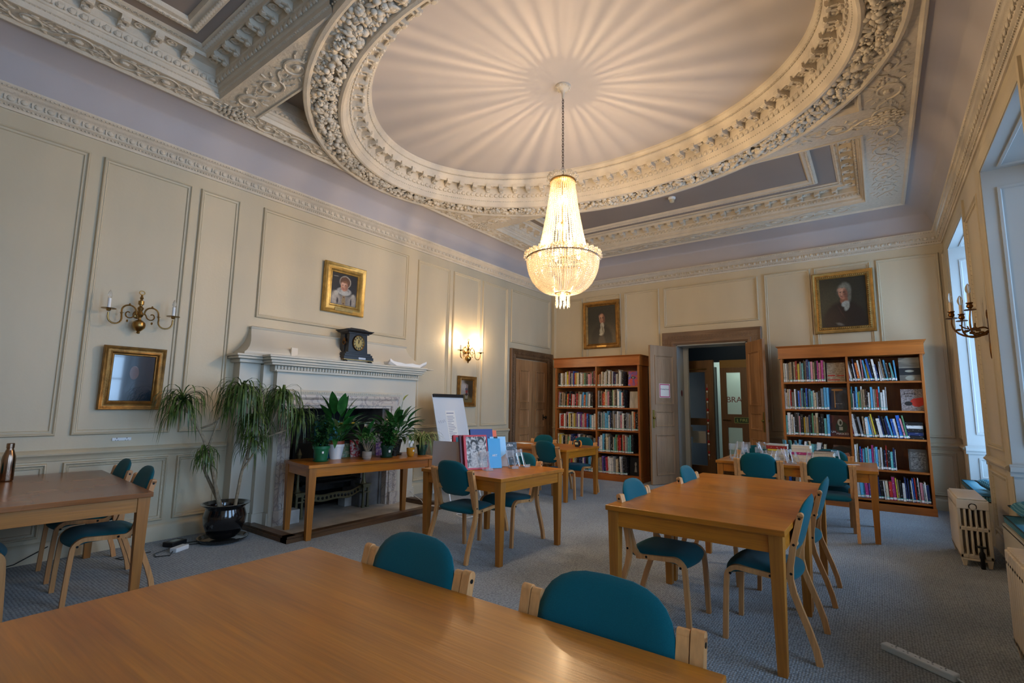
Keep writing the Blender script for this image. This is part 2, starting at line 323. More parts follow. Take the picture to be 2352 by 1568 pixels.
    def obj(s, name, mats, parent=None, smooth=True, angle=35, bevel=0, loc=None, rot=None, weld=False, **tags):
        me = bpy.data.meshes.new(name); me.from_pydata(s.v, [], s.f)
        for mm in (mats if isinstance(mats, (list, tuple)) else [mats]): me.materials.append(mm)
        if len(set(s.m)) > 1 or any(s.m): me.polygons.foreach_set('material_index', s.m)
        bm = bmesh.new(); bm.from_mesh(me)
        if weld: bmesh.ops.remove_doubles(bm, verts=bm.verts, dist=1e-5)
        bmesh.ops.recalc_face_normals(bm, faces=bm.faces); bm.to_mesh(me); bm.free()
        if smooth:
            me.polygons.foreach_set('use_smooth', [True]*len(me.polygons)); me.set_sharp_from_angle(angle=math.radians(angle))
        me.update()
        o = bpy.data.objects.new(name, me); COL.objects.link(o)
        if parent: o.parent = parent
        if loc: o.location = loc
        if rot is not None: o.rotation_euler = (0, 0, rot) if not isinstance(rot, (tuple, list)) else rot
        if bevel:
            b = o.modifiers.new('bevel', 'BEVEL'); b.width = bevel; b.segments = 2; b.limit_method = 'ANGLE'; b.angle_limit = math.radians(40)
        for k, x in tags.items(): o[k] = x
        return o

def thing(name, label, cat, loc=(0, 0, 0), rz=0, group=None):
    o = bpy.data.objects.new(name, None); COL.objects.link(o); o.empty_display_size = 0.1
    o.location = loc; o.rotation_euler = (0, 0, rz); o['label'] = label; o['category'] = cat
    if group: o['group'] = group
    return o
def tag(o, label, cat, group=None):
    o['label'] = label; o['category'] = cat
    if group: o['group'] = group
    return o
def struct(mb, name, m, **k):
    o = mb.obj(name, m, **k); o['kind'] = 'structure'; return o
def kids(o): return [c for c in bpy.data.objects if c.parent == o]
def dup(o, ch_map, loc, rz, label, group):
    r = o.copy(); COL.objects.link(r); r.location = loc; r.rotation_euler = (0, 0, rz); r['label'] = label
    if group: r['group'] = group
    def rec(a, b):
        for c in ch_map.get(a.name, []):
            d = c.copy(); COL.objects.link(d); d.parent = b; rec(c, d)
    rec(o, r); return r
def chmap(root):
    mp = {}
    def rec(a):
        cs = kids(a); mp[a.name] = cs
        for c in cs: rec(c)
    rec(root); return mp
def text_mesh(txt, size, mtl, name, parent=None, M=None, align='CENTER', depth=0.0008):
    cu = bpy.data.curves.new(name, 'FONT'); cu.body = txt; cu.size = size; cu.align_x = align; cu.align_y = 'CENTER'; cu.extrude = depth
    t = bpy.data.objects.new(name+'_c', cu); COL.objects.link(t)
    dg = bpy.context.evaluated_depsgraph_get(); me = bpy.data.meshes.new_from_object(t.evaluated_get(dg))
    bpy.data.objects.remove(t); me.materials.clear(); me.materials.append(mtl)
    o = bpy.data.objects.new(name, me); COL.objects.link(o)
    if M is not None: o.matrix_local = M
    if parent: o.parent = parent
    return o
def basis(o, ex, ey, ez):
    m = Matrix((Vector(ex), Vector(ey), Vector(ez))).transposed().to_4x4(); m.translation = Vector(o); return m
def bez(p0, p1, p2, p3, n=8):
    p0, p1, p2, p3 = map(Vector, (p0, p1, p2, p3))
    return [p0*(1-t)**3+p1*3*t*(1-t)**2+p2*3*t*t*(1-t)+p3*t**3 for t in [i/n for i in range(n+1)]]

# ================================================================== ROOM SHELL
ZT = 4.95
m = MB(); m.box(XL-0.4, XR+0.7, YF-0.4, 9.75, -0.1, 0.0); floor = struct(m, 'floor', CARPET, smooth=False)
FPY0, FPY1, FPZ = 3.16, 4.58, 1.30
DX0, DX1, DZ = -3.04, -1.80, 2.54
m = MB(); m.box(XL-0.4, XL, YF-0.4, FPY0, 0, ZT); m.box(XL-0.4, XL, FPY1, YB+0.4, 0, ZT); m.box(XL-0.4, XL, FPY0, FPY1, FPZ, ZT)
struct(m, 'wall_left', PAINT, smooth=False)
m = MB(); m.box(XL, DX0, YB, YB+0.42, 0, ZT); m.box(DX1, XR+0.6, YB, YB+0.42, 0, ZT); m.box(DX0, DX1, YB, YB+0.42, DZ, ZT)
struct(m, 'wall_back', PAINT, smooth=False)
m = MB(); m.box(XL, XR+0.6, YF-0.4, YF, 0, ZT); struct(m, 'wall_front', PAINT, smooth=False)
m = MB(); ys = [YF]+[q for w in sorted(WINS) for q in w]+[YB]
for i in range(0, len(ys), 2): m.box(XR, XR+0.6, ys[i], ys[i+1], 0, ZT)
for a, b in WINS: m.box(XR, XR+0.6, a, b, 0, WZ0-0.04); m.box(XR, XR+0.6, a, b, WZ1, ZT)
struct(m, 'wall_right', PAINT, smooth=False)

def wall_frame(wall):
    """origin, u, v, n for a wall so that u runs along the wall, v up, n into the room"""
    if wall == 'left': return lambda a0, z0: ((XL, a0, z0), (0, 1, 0), (0, 0, 1), (1, 0, 0))
    if wall == 'back': return lambda a0, z0: ((a0, YB, z0), (1, 0, 0), (0, 0, 1), (0, -1, 0))
    if wall == 'right': return lambda a0, z0: ((XR, a0, z0), (0, 1, 0), (0, 0, 1), (-1, 0, 0))
PANP = [(0, 0), (0, .014), (.006, .026), (.014, .029), (.020, .022), (.022, .012), (.030, .010), (.032, .015), (.040, .013), (.046, 0)]
def panel(m, wall, a0, a1, z0, z1, prof=PANP):
    o, u, v, n = wall_frame(wall)(a0, z0); m.loop(o, u, v, n, a1-a0, z1-z0, prof)
def rope(m, wall, a0, a1, z0, z1, st=0.045, r=(.016, .007)):
    o, u, v, n = [Vector(q) for q in wall_frame(wall)(a0, z0)]
    w, h = a1-a0, z1-z0
    for p, d, L in ((o, u, w), (o+u*w, v, h), (o+v*h, u, w), (o, v, h)):
        k = int(L/st)
        for i in range(k):
            c = p+d*(i+.5)*L/k+n*0.008; T = basis(c, d, n.cross(d), n) @ Matrix.Rotation(0.7, 4, 'Z')
            m.ball((0, 0, 0), (st*.62, r[1], .010), 5, 3, T=T)
UP = [(-0.6, 1.155), (1.258, 2.02), (2.105, 2.52), (5.29, 6.03), (6.12, 6.83), (6.91, 7.68)]
m = MB()
for a, b in UP: panel(m, 'left', a, b, 1.05 if b < 3 else 0.99, 3.67)
panel(m, 'left', 2.79, 5.09, 2.35, 3.69); panel(m, 'left', 7.80, 9.24, 2.61, 3.69)
struct(m, 'trim_1', PAINT)
m = MB()
for a, b in [(-0.6, 1.13), (1.235, 2.04), (2.12, 2.53), (5.33, 6.0), (6.1, 6.85), (6.92, 7.68)]:
    panel(m, 'left', a, b, .195, .815); rope(m, 'left', a+.02, b-.02, .215, .795)
struct(m, 'trim_2', PAINT)
m = MB()
for a, b in [(-5.74, -5.024), (-4.934, -4.145), (-4.063, -3.343), (-1.48, -0.79), (-0.738, 0.019), (0.087, 0.83)]:
    panel(m, 'back', a, b, 1.0, 3.68)
panel(m, 'back', -3.249, -1.582, 2.895, 3.67)
for a, b in [(-1.47, -0.8), (-.73, .01), (0.10, 0.82)]: panel(m, 'back', a, b, .2, .8); rope(m, 'back', a+.02, b-.02, .22, .78)
struct(m, 'trim_3', PAINT)
RAIL = [(0, .83), (.012, .835), (.014, .855), (.03, .875), (.042, .885), (.045, .90), (.03, .915), (.012, .925), (0, .93)]
BASE = [(0, 0), (.022, 0), (.022, .125), (.016, .145), (.006, .155), (0, .16)]
def straight(m, wall, a0, a1, prof):
    o, u, v, n = [Vector(q) for q in wall_frame(wall)(a0, 0)]
    k = len(prof); vs = [o+n*d+v*z for d, z in prof]+[o+u*(a1-a0)+n*d+v*z for d, z in prof]
    m.add(vs, [(i, i+1, k+i+1, k+i) for i in range(k-1)]+[tuple(range(k)), tuple(range(k, 2*k))])
for prof, nm in ((RAIL, 'trim'), (BASE, 'baseboard')):
    for wall, segs in (('left', [(YF, 2.58), (5.16, 7.77)]), ('back', [(XL, -3.29), (-1.55, XR)]), ('right', [(8.86, YB), (6.11, 7.24), (3.66, 4.44)])):
        m = MB()
        for a, b in segs: straight(m, wall, a, b, prof)
        struct(m, ('trim_%d' % {'left': 4, 'back': 5, 'right': 6}[wall]) if nm == 'trim' else 'baseboard_'+wall, PAINT)
# pier panels of the window wall, with architraves of the recesses
m = MB()
for a, b in WINS:
    o, u, v, n = wall_frame('right')(a-.10, WZ0-.46)
    m.loop(o, u, v, n, (b-a)+.20, WZ1+.10, [(0, 0), (0, .02), (.02, .026), (.05, .016), (.075, .016), (.10, .004), (.10, 0)], sides=(1, 2, 3))
for a, b in [(6.24, 7.11), (3.79, 4.31)]:
    panel(m, 'right', a, b, 1.02, 3.45); rope(m, 'right', a+.03, b-.03, 1.05, 3.42, .05)
    panel(m, 'right', a, b, .2, .8); rope(m, 'right', a+.03, b-.03, .23, .77, .05)
panel(m, 'right', 8.99, 9.30, 1.0, 3.66)
struct(m, 'trim_7', PAINT)

# windows: recess lining with panels, seat, sash frames and glass
def pane_mat():
    m = bpy.data.materials.new('window_glass'); m.use_nodes = True; nt = m.node_tree
    t = nt.nodes.new('ShaderNodeBsdfTransparent'); g = nt.nodes.new('ShaderNodeBsdfGlossy'); g.inputs['Roughness'].default_value = 0.02
    fr = nt.nodes.new('ShaderNodeFresnel'); fr.inputs[0].default_value = 1.45; mx = nt.nodes.new('ShaderNodeMixShader')
    nt.links.new(fr.outputs[0], mx.inputs[0]); nt.links.new(t.outputs[0], mx.inputs[1]); nt.links.new(g.outputs[0], mx.inputs[2])
    nt.links.new(mx.outputs[0], nt.nodes['Material Output'].inputs[0]); return m
PANE = pane_mat()
for k, (a, b) in enumerate(WINS):
    m = MB()
    for y0, y1, yi, ny in ((a, a+.012, a+.012, 1), (b-.012, b, b-.012, -1)):
        m.box(XR+.002, XG, y0, y1, WZ0, WZ1)
        for z0, z1 in ((1.08, 3.42), (.52, .78)):
            m.loop((XR+.1, yi, z0), (1, 0, 0), (0, 0, 1), (0, ny, 0), .38, z1-z0, [(0, 0), (0, .012), (.02, .014), (.03, 0)])
        for d, z0, z1 in ((.02, .83, .93), (.04, .87, .91)): m.box(XR-.02, XG, min(yi, yi+ny*d), max(yi, yi+ny*d), z0, z1)
    m.box(XR+.002, XG, a, b, WZ1-.012, WZ1); m.loop((XR+.1, a+.1, WZ1-.012), (1, 0, 0), (0, 1, 0), (0, 0, -1), .38, b-a-.2, [(0, 0), (0, .012), (.02, .014), (.03, 0)])
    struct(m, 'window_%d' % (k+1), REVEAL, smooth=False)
    w = MB()
    w.box(XG, XG+.05, a, a+.10, .55, WZ1); w.box(XG, XG+.05, b-.10, b, .55, WZ1); w.box(XG, XG+.05, a, b, WZ1-.1, WZ1); w.box(XG, XG+.05, a, b, WZ0, .60); w.box(XG, XG+.05, a, b, 2.03, 2.10)
    for i in (1, 2, 3): yy = a+.1+(b-a-.2)*i/4; w.box(XG+.01, XG+.035, yy-.012, yy+.012, .6, WZ1-.1)
    for zz in (1.08, 1.56, 2.55, 3.03): w.box(XG+.01, XG+.035, a+.1, b-.1, zz-.012, zz+.012)
    fo = w.obj('window_frame', WHITEP, smooth=False); fo.parent = bpy.data.objects['window_%d' % (k+1)]
    w = MB(); w.add([(XG+.022, a+.1, .6), (XG+.022, b-.1, .6), (XG+.022, b-.1, WZ1-.1), (XG+.022, a+.1, WZ1-.1)], [(0, 1, 2, 3)])
    go = w.obj('window_pane', PANE, smooth=False); go.parent = bpy.data.objects['window_%d' % (k+1)]
    w = MB(); w.box(XR-.10, XG, a+.012, b-.012, .40, .43); w.box(XR-.10, XR, a-.0, b+.0, 0, .41)
    so = w.obj('window_seat', WHITEP, smooth=False); so.parent = bpy.data.objects['window_%d' % (k+1)]

# ================================================================== CEILING
ZS, ZC, ZO = 4.37, 4.63, 4.75           # soffit, coffer, oval centre
EC, EA, EB = Vector((-2.555, 4.27)), 2.93, 2.365
SX0, SX1, SY0, SY1 = XL+.43, XR-.43, YF+.43, YB-.43
BX0, BX1 = -5.13, 0.04
NB, BB = (1.95, 2.31), (5.80, 6.36)     # cross beams
CY0, CY1 = -0.02, 8.52                  # coffers end here
def ex_at(y, t=.15):
    q = 1-((y-EC.y)/(EB-t))**2
    return None if q <= 0 else (EA-t)*math.sqrt(q)
def ey_at(x, t=.15):
    q = 1-((x-EC.x)/(EA-t))**2
    return None if q <= 0 else (EB-t)*math.sqrt(q)
def strip_x(m, x0, x1, y0, y1, z, z2=None, n=260):
    """flat region x0..x1, y0..y1 minus the oval, cut into thin strips along x"""
    for i in range(n):
        a = x0+(x1-x0)*i/n; b = x0+(x1-x0)*(i+1)/n
        ea, eb = ey_at(a), ey_at(b)
        if ea is None or eb is None: segs = [((y0, y1), (y0, y1))]
        else:
            segs = []
            lo = (min(y1, EC.y-ea), min(y1, EC.y-eb)); hi = (max(y0, EC.y+ea), max(y0, EC.y+eb))
            if max(lo) > y0: segs.append(((y0, max(y0, lo[0])), (y0, max(y0, lo[1]))))
            if min(hi) < y1: segs.append(((min(hi[0], y1), y1), (min(hi[1], y1), y1)))
        for (p, q), (r, s) in segs:
            if q-p < 1e-5 and s-r < 1e-5: continue
            m.add([(a, p, z), (b, r, z), (b, s, z), (a, q, z)], [(0, 1, 2, 3)])
m = MB()
for x0, x1, y0, y1 in ((SX0, BX0, SY0, SY1), (BX1, SX1, SY0, SY1), (BX0, BX1, SY0, CY0), (BX0, BX1, CY1, SY1), (BX0, BX1)+NB, (BX0, BX1)+BB):
    strip_x(m, x0, x1, y0, y1, ZS, n=int(abs(x1-x0)/.02)+2)
struct(m, 'trim_8', CARVED, smooth=False)
m = MB(); strip_x(m, BX0-.05, BX1+.05, CY0-.05, CY1+.05, ZC, n=300); struct(m, 'trim_9', COFFER, smooth=False)
m = MB(); n = 96
m.add([(EC.x+(EA-.55)*math.cos(2*PI*i/n), EC.y+(EB-.55)*math.sin(2*PI*i/n), ZO) for i in range(n)], [tuple(range(n))])
m.box(XL-.4, XR+.7, YF-.4, 9.8, ZT, ZT+.1, 1)
struct(m, 'ceiling', [CENTRE, PLASTER], smooth=False)
# cove between cornice and soffit
m = MB(); cv = [(.09+.34*(1-math.cos(a)), 3.995+.385*math.sin(a)) for a in [PI/2*i/12 for i in range(13)]]
m.loop((XL, YF, 0), (1, 0, 0), (0, 1, 0), (0, 0, 1), XR-XL, YB-YF, cv)
struct(m, 'trim_10', LILAC, angle=60)
m = MB(); m.loop((SX0-.02, SY0-.02, 0), (1, 0, 0), (0, 1, 0), (0, 0, 1), SX1-SX0+.04, SY1-SY0+.04, [(0, 4.385), (-.006, 4.37), (.0, 4.352), (.02, 4.35), (.035, 4.362), (.045, ZS), (.05, ZS+.01)])
struct(m, 'trim_11', PLASTER)
# wall cornice with eggs and beads
CORN = [(0, 3.81), (.015, 3.812), (.02, 3.835), (.036, 3.85), (.05, 3.856), (.052, 3.872), (.06, 3.915), (.082, 3.925), (.088, 3.955), (.10, 3.962), (.116, 3.98), (.118, 3.996), (.09, 4.0)]
m = MB(); m.loop((XL, YF, 0), (1, 0, 0), (0, 1, 0), (0, 0, 1), XR-XL, YB-YF, CORN)
def sides_of(x0, x1, y0, y1):
    return [((x0, y0), (1, 0), (0, 1), x1-x0), ((x1, y0), (0, 1), (-1, 0), y1-y0), ((x1, y1), (-1, 0), (0, -1), x1-x0), ((x0, y1), (0, -1), (1, 0), y1-y0)]
def along(m, x0, x1, y0, y1, inset, z, st, fn, sides=(0, 1, 2, 3), end=None):
    for k, (p, d, nn, L) in enumerate(sides_of(x0, x1, y0, y1)):
        if k not in sides: continue
        L2 = L-2*(inset if end is None else end); c = max(1, int(L2/st)); e = inset if end is None else end
        for i in range(c):
            t = e+(i+.5)*L2/c
            px, py = p[0]+d[0]*t+nn[0]*inset, p[1]+d[1]*t+nn[1]*inset
            q = ((px-EC.x)/(EA-.12))**2+((py-EC.y)/(EB-.12))**2
            if z > 4.2 and q < 1: continue
            fn(m, basis((px, py, z), (d[0], d[1], 0), (nn[0], nn[1], 0), (0, 0, 1)), i)
def egg(m, T, i):
    m.ball((0, 0, 0), (.026, .012, .026), 6, 4, T=T); m.box(.036, .042, -.006, .008, -.022, .02, T=T)
def bead(m, T, i): m.ball((0, 0, 0), (.011, .008, .009), 4, 3, T=T)
along(m, XL, XR, YF, YB, .060, 3.893, .085, egg); along(m, XL, XR, YF, YB, .03, 3.842, .028, bead); along(m, XL, XR, YF, YB, .108, 3.972, .03, bead)
struct(m, 'trim_12', PLASTER, angle=70)

# coffer mouldings
CM = [(-.002, ZS), (-.002, ZS-.012), (.018, ZS-.012), (.022, ZS+.01), (.03, 4.40), (.048, 4.405), (.052, 4.44), (.066, 4.445), (.075, 4.47), (.095, 4.49), (.10, 4.515), (.11, 4.52), (.115, 4.585), (.135, 4.59), (.235, 4.592), (.238, 4.575), (.25, 4.572), (.258, 4.60), (.30, 4.607), (.33, 4.622), (.33, ZC)]
def modillion(m, T, i):
    T = T @ Matrix.Scale(1.28, 4)
    s = [(0, 0), (.105, 0), (.105, -.030), (.095, -.042), (.075, -.044), (.055, -.034), (.035, -.034), (.022, -.050), (.0, -.062)]
    n = len(s); w = .026
    m.add([(-w, y, z) for y, z in s]+[(w, y, z) for y, z in s], [tuple(range(n)), tuple(range(n, 2*n))]+[(j, (j+1) % n, n+(j+1) % n, n+j) for j in range(n)], T=T)
    m.ball((0, .085, -.04), (.030, .022, .012), 6, 4, T=T); m.ball((0, .02, -.056), (.024, .02, .014), 6, 4, T=T)
    for sx in (-1, 1): m.ball((sx*.02, .055, -.04), (.012, .03, .008), 5, 3, T=T)
    m.lathe([(.03, 0), (.034, -.010), (.026, -.012), (.020, -.004)], 10, (.105, .055, .001), T=T); m.ball((.105, .055, -.003), (.014, .014, .010), 6, 4, T=T)
def leaf(m, T, i):
    T = T @ Matrix.Scale(1.25, 4)
    for k in range(5):
        a = (k-2)*.5; m.ball((math.sin(a)*.016, math.cos(a)*.014-.006, 0), (.006, .012, .006), 4, 3, T=T)
def scroll(m, T, i):
    s = 1 if i % 2 else -1
    pts = []
    for k in range(22):
        t = k/21; a = t*3.6*PI*.8; r = .082*(1-t)**.8+.006; pts.append((math.cos(a)*r*1.2, s*math.sin(a)*r, -.004))
    m.tube(pts, [.010*(1-k/30) for k in range(22)], 5, T=T, cap=False)
    pts = bez((.098, 0, -.003), (.14, s*.02, -.003), (.15, -s*.08, -.003), (.24, -s*.05, -.003), 8); m.tube(pts, [.010-.0007*k for k in range(9)], 5, T=T, cap=False)
    m.ball((.012, 0, -.006), (.034, .022, .018), 7, 4, T=T)
    for k in range(6):
        a = k*1.05+.3; m.ball((math.cos(a)*.125, s*math.sin(a)*.072, -.003), (.026, .010, .010), 5, 3, T=T @ Matrix.Rotation(0, 4, 'Z'))
    for k in range(3): m.ball((.15+k*.03, s*(.035+.01*k), -.002), (.018, .008, .009), 5, 3, T=T)
    for px_, py_, an in ((.10, .07, .6), (.14, .085, .2), (-.10, .075, 2.4), (-.09, -.08, -2.3), (.06, -.09, -1.2), (.20, .02, .1), (.12, -.07, -.7), (-.13, .0, 3.1)):
        m.ball((0, 0, 0), (.026, .009, .009), 5, 3, T=T @ Matrix.Translation((px_, s*py_, -.002)) @ Matrix.Rotation(s*an, 4, 'Z'))
# carved scrolls on bands and beams
m = MB()
along(m, SX0, SX1, SY0, SY1, .135, ZS, .32, lambda m_, T, i: scroll(m_, T @ Matrix.Scale(1.12, 4), i), sides=(3,), end=.45)
along(m, SX0, SX1, SY0, SY1, .215, ZS, .42, lambda m_, T, i: scroll(m_, T @ Matrix.Diagonal((1.5, 1.5, 1.0, 1)), i), sides=(0, 1, 2), end=.55)
for (a, b) in (NB, BB):
    c = int((BX1-BX0)/.40)
    for i in range(c):
        x = BX0+(i+.5)*(BX1-BX0)/c; y = (a+b)/2
        if ((x-EC.x)/(EA+.02))**2+((y-EC.y)/(EB+.02))**2 < 1: continue
        scroll(m, basis((x, y, ZS), (1, 0, 0), (0, 1, 0), (0, 0, 1)) @ Matrix.Scale(1.32, 4), i)
struct(m, 'trim_13', PLASTER)
m = MB()
for x in ((SX0+BX0)/2+.01, (SX1+BX1)/2):
    for y in ((NB[0]+NB[1])/2, (BB[0]+BB[1])/2):
        for rr, kk in ((.13, 14), (.09, 11), (.05, 7)):
            for i in range(kk):
                a = 2*PI*i/kk+rr*9; m.ball((x+math.cos(a)*rr*(.85 if x < -4 else 1), y+math.sin(a)*rr, ZS-.008-.10*(.14-rr)), (.030, .016, .014), 6, 4)
        m.ball((x, y, ZS-.02), (.03, .03, .022), 8, 5)
struct(m, 'trim_14', PLASTER)
for num, (y0, y1) in ((15, (CY0, NB[0])), (16, (BB[1], CY1))):
    m = MB()
    sd = (0, 1, 2, 3)
    m.loopc((BX0, y0), BX1-BX0, y1-y0, CM, t=-.02)
    sd = (0, 1, 2, 3) if num == 15 else (1, 2, 3)
    along(m, BX0, BX1, y0, y1, .088, 4.483, .072, lambda m_, T, i: egg(m_, T @ Matrix.Scale(1.25, 4), i), sides=sd); along(m, BX0, BX1, y0, y1, .036, 4.405, .03, bead, sides=sd)
    along(m, BX0, BX1, y0, y1, .115, 4.590, .215, modillion, sides=sd, end=.26); along(m, BX0, BX1, y0, y1, .29, 4.603, .042, leaf, sides=sd)
    struct(m, 'trim_%d' % num, PLASTER, weld=True)
    # inner rectangular frame of the coffer
    m = MB(); ix0, ix1, iy0, iy1 = BX0+.47, BX1-.55, (y0+.48 if num == 15 else y0-.6), (y1-.42 if num == 15 else y1-.50)
    FR = [(0, ZC), (0, 4.60), (.02, 4.585), (.05, 4.582), (.06, 4.596), (.10, 4.60), (.115, 4.615), (.12, ZC)]
    m.loopc((ix0, iy0), ix1-ix0, iy1-iy0, FR, sides=sd, t=.05)
    along(m, ix0, ix1, iy0, iy1, .035, 4.583, .042, leaf, sides=sd)
    struct(m, 'trim_%d' % (num+2), PLASTER, weld=True)
# edge of the middle field, seen in the corner spandrels
m = MB(); m.loopc((BX0, NB[1]), BX1-BX0, BB[0]-NB[1], CM[:13]+[(.115, ZC)], n=120, t=.05)
along(m, BX0, BX1, NB[1], BB[0], .088, 4.483, .052, egg)
struct(m, 'trim_19', PLASTER, weld=True)
# walls of the coffer next to the oval for the back coffer's front edge
m = MB(); strip = [(BX0, BX1)]
for i in range(120):
    a = BX0+(BX1-BX0)*i/120; b = BX0+(BX1-BX0)*(i+1)/120; ea, eb = ey_at(a, .05), ey_at(b, .05)
    if (ea is None or EC.y+ea < BB[1]) : m.add([(a, BB[1], ZS), (b, BB[1], ZS), (b, BB[1], ZC), (a, BB[1], ZC)], [(0, 1, 2, 3)])
struct(m, 'trim_20', PLASTER, smooth=False)

# the great oval
OP = [(-.03, ZC), (-.03, 4.36), (-.02, 4.342), (.012, 4.338), (.035, 4.35), (.045, 4.372), (.08, 4.395), (.16, 4.41), (.26, 4.405), (.31, 4.388), (.325, 4.355), (.35, 4.345), (.375, 4.352), (.385, 4.385), (.40, 4.40), (.418, 4.435), (.425, 4.46), (.44, 4.48), (.455, 4.51), (.458, 4.60), (.475, 4.61), (.565, 4.612), (.568, 4.59), (.58, 4.588), (.59, 4.63), (.61, 4.66), (.64, 4.70), (.665, 4.725), (.67, 4.755)]
def eo(t, a): # point on the oval at inset t (inner rim ellipse is 2.33 x 1.665)
    f = t/.70; return EC.x+(EA-.60*t/.70)*math.cos(a), EC.y+(EB-.70*t/.70)*math.sin(a)
m = MB(); n = 160; vs = []; fs = []
for t, z in OP:
    for j in range(n): x, y = eo(t, 2*PI*j/n); vs.append((x, y, z))
for i in range(len(OP)-1): fs += [(i*n+j, i*n+(j+1) % n, (i+1)*n+(j+1) % n, (i+1)*n+j) for j in range(n)]
m.add(vs, fs); struct(m, 'trim_21', PLASTER, angle=30)
def oval_along(m, t, z, st, fn, flip=False):
    # equal arc steps
    N = 2000; pts = [eo(t, 2*PI*i/N) for i in range(N+1)]; L = [0]
    for i in range(N): L.append(L[-1]+math.hypot(pts[i+1][0]-pts[i][0], pts[i+1][1]-pts[i][1]))
    c = int(L[-1]/st); k = 0
    for i in range(c):
        s = (i+.5)*L[-1]/c
        while L[k+1] < s: k += 1
        d = Vector((pts[k+1][0]-pts[k][0], pts[k+1][1]-pts[k][1], 0)).normalized(); nn = Vector((-d.y, d.x, 0))
        fn(m, basis((pts[k][0], pts[k][1], z), d, nn, (0, 0, 1)), i)
m = MB(); oval_along(m, .448, 4.497, .070, lambda m_, T, i: egg(m_, T @ Matrix.Scale(1.25, 4), i)); oval_along(m, .41, 4.42, .03, bead); oval_along(m, .625, 4.678, .045, leaf)
struct(m, 'trim_22', PLASTER, angle=70)
m = MB(); oval_along(m, .458, 4.611, .205, modillion); struct(m, 'trim_23', PLASTER)
m = MB()
def fruit(m, T, i):
    if True:
        for k in range(9):
            u, v = R.uniform(-.03, .03), R.uniform(-.135, .135); hgt = .065*(1-(v/.16)**2)
            s = R.uniform(.018, .038); kind = R.random()
            TT = T @ Matrix.Translation((u, v, -hgt*R.uniform(.4, 1.0))) @ Matrix.Rotation(R.uniform(0, 6.28), 4, 'Z') @ Matrix.Rotation(R.uniform(-.7, .7), 4, 'X')
            if kind < .45: m.ball((0, 0, 0), (s, s, s*.9), 7, 5, T=TT)
            elif kind < .8: m.ball((0, 0, 0), (s*1.6, s*.7, s*.42), 6, 4, T=TT)
            else:
                for q in range(5): m.ball((math.cos(q*1.257)*s*.7, math.sin(q*1.257)*s*.7, 0), (s*.5, s*.5, s*.4), 5, 3, T=TT)
                m.ball((0, 0, -s*.3), s*.4, 5, 3, T=TT)
oval_along(m, .180, 4.402, .040, fruit); o = struct(m, 'trim_24', PLASTER, angle=80)

# ================================================================== DOORS
def door_leaf(w, h, t, panels, m0, split=0):
    m = MB(); m.box(0, w, -t/2, t/2, .008, h)
    for x0, x1, z0, z1 in panels:
        for sgn in (1, -1):
            m.loop((x0, sgn*t/2, z0), (1, 0, 0), (0, 0, 1), (0, sgn, 0), x1-x0, z1-z0, [(0, 0), (.0, .012), (.012, .016), (.022, .006), (.03, .0), (.045, -.001), (.06, .004), (.075, .009)], close=True)
    return m
def carved_casing(m, o, u, v, n, w, h, W):
    m.loop(o, u, v, n, w, h, [(0, 0), (0, .05), (.012, .062), (.03, .058), (.045, .045), (.055, .042), (W-.075, .042), (W-.065, .055), (W-.03, .05), (W-.012, .03), (W, .025), (W, 0)], sides=(1, 2, 3))
    u, v, n, o = map(Vector, (u, v, n, o)); c = .5*(.055+W-.075); hw = .5*(W-.13)
    for p, d, q, L in ((o+u*c, v, u, h-c), (o+u*(w-c), v, u, h-c), (o+v*(h-c)+u*c, u, v, w-2*c)):
        k = int(L/.055)
        for i in range(k):
            T = basis(p+d*((i+.5)*L/k)+n*.044, d, q, d.cross(q))
            for s in (-1, 1): m.ball((0, s*hw*.45, 0), (.026, hw*.42, .012), 5, 3, T=T @ Matrix.Rotation(s*.5, 4, 'Z'))
# closed door on the left wall
m = MB(); carved_casing(m, (XL, 7.78, 0), (0, 1, 0), (0, 0, 1), (1, 0, 0), 1.53, 2.49, .185)
d1 = m.obj('door_1', wood('dark_carved_casing', (0.10, 0.05, 0.02), (0.20, 0.11, 0.05), 0.55, 'z'), smooth=True); d1['kind'] = 'structure'
for k in range(2):
    y0 = 7.965+k*.58; w = .575
    lf = door_leaf(w, 2.29, .03, [(.12, w-.12, 1.42, 2.08), (.12, w-.12, .92, 1.30), (.12, w-.12, .2, .80)], None)
    for x0, x1, z0, z1 in [(.12, w-.12, 1.42, 2.08), (.12, w-.12, .92, 1.30), (.12, w-.12, .2, .80)]:
        for i in range(int((z1-z0)/.03)):
            for xx in (x0-.012, x1+.012): lf.ball((xx, -.018, z0+.015+i*.03), (.008, .006, .010), 5, 3)
    o = lf.obj('door_leaf', DOORW, d1); o.location = (XL+.015, y0, 0); o.rotation_euler = (0, 0, PI/2)
m = MB(); m.box(-.004, .004, -.03, .03, -.06, .06); m.lathe([(.012, 0), (.012, .03), (.028, .04), (.034, .055), (.026, .07), (0, .075)], 14, T=Matrix.Rotation(PI/2, 4, 'Y'))
o = m.obj('door_handle', BLACKM, d1, loc=(XL+.034, 8.98, 1.12))

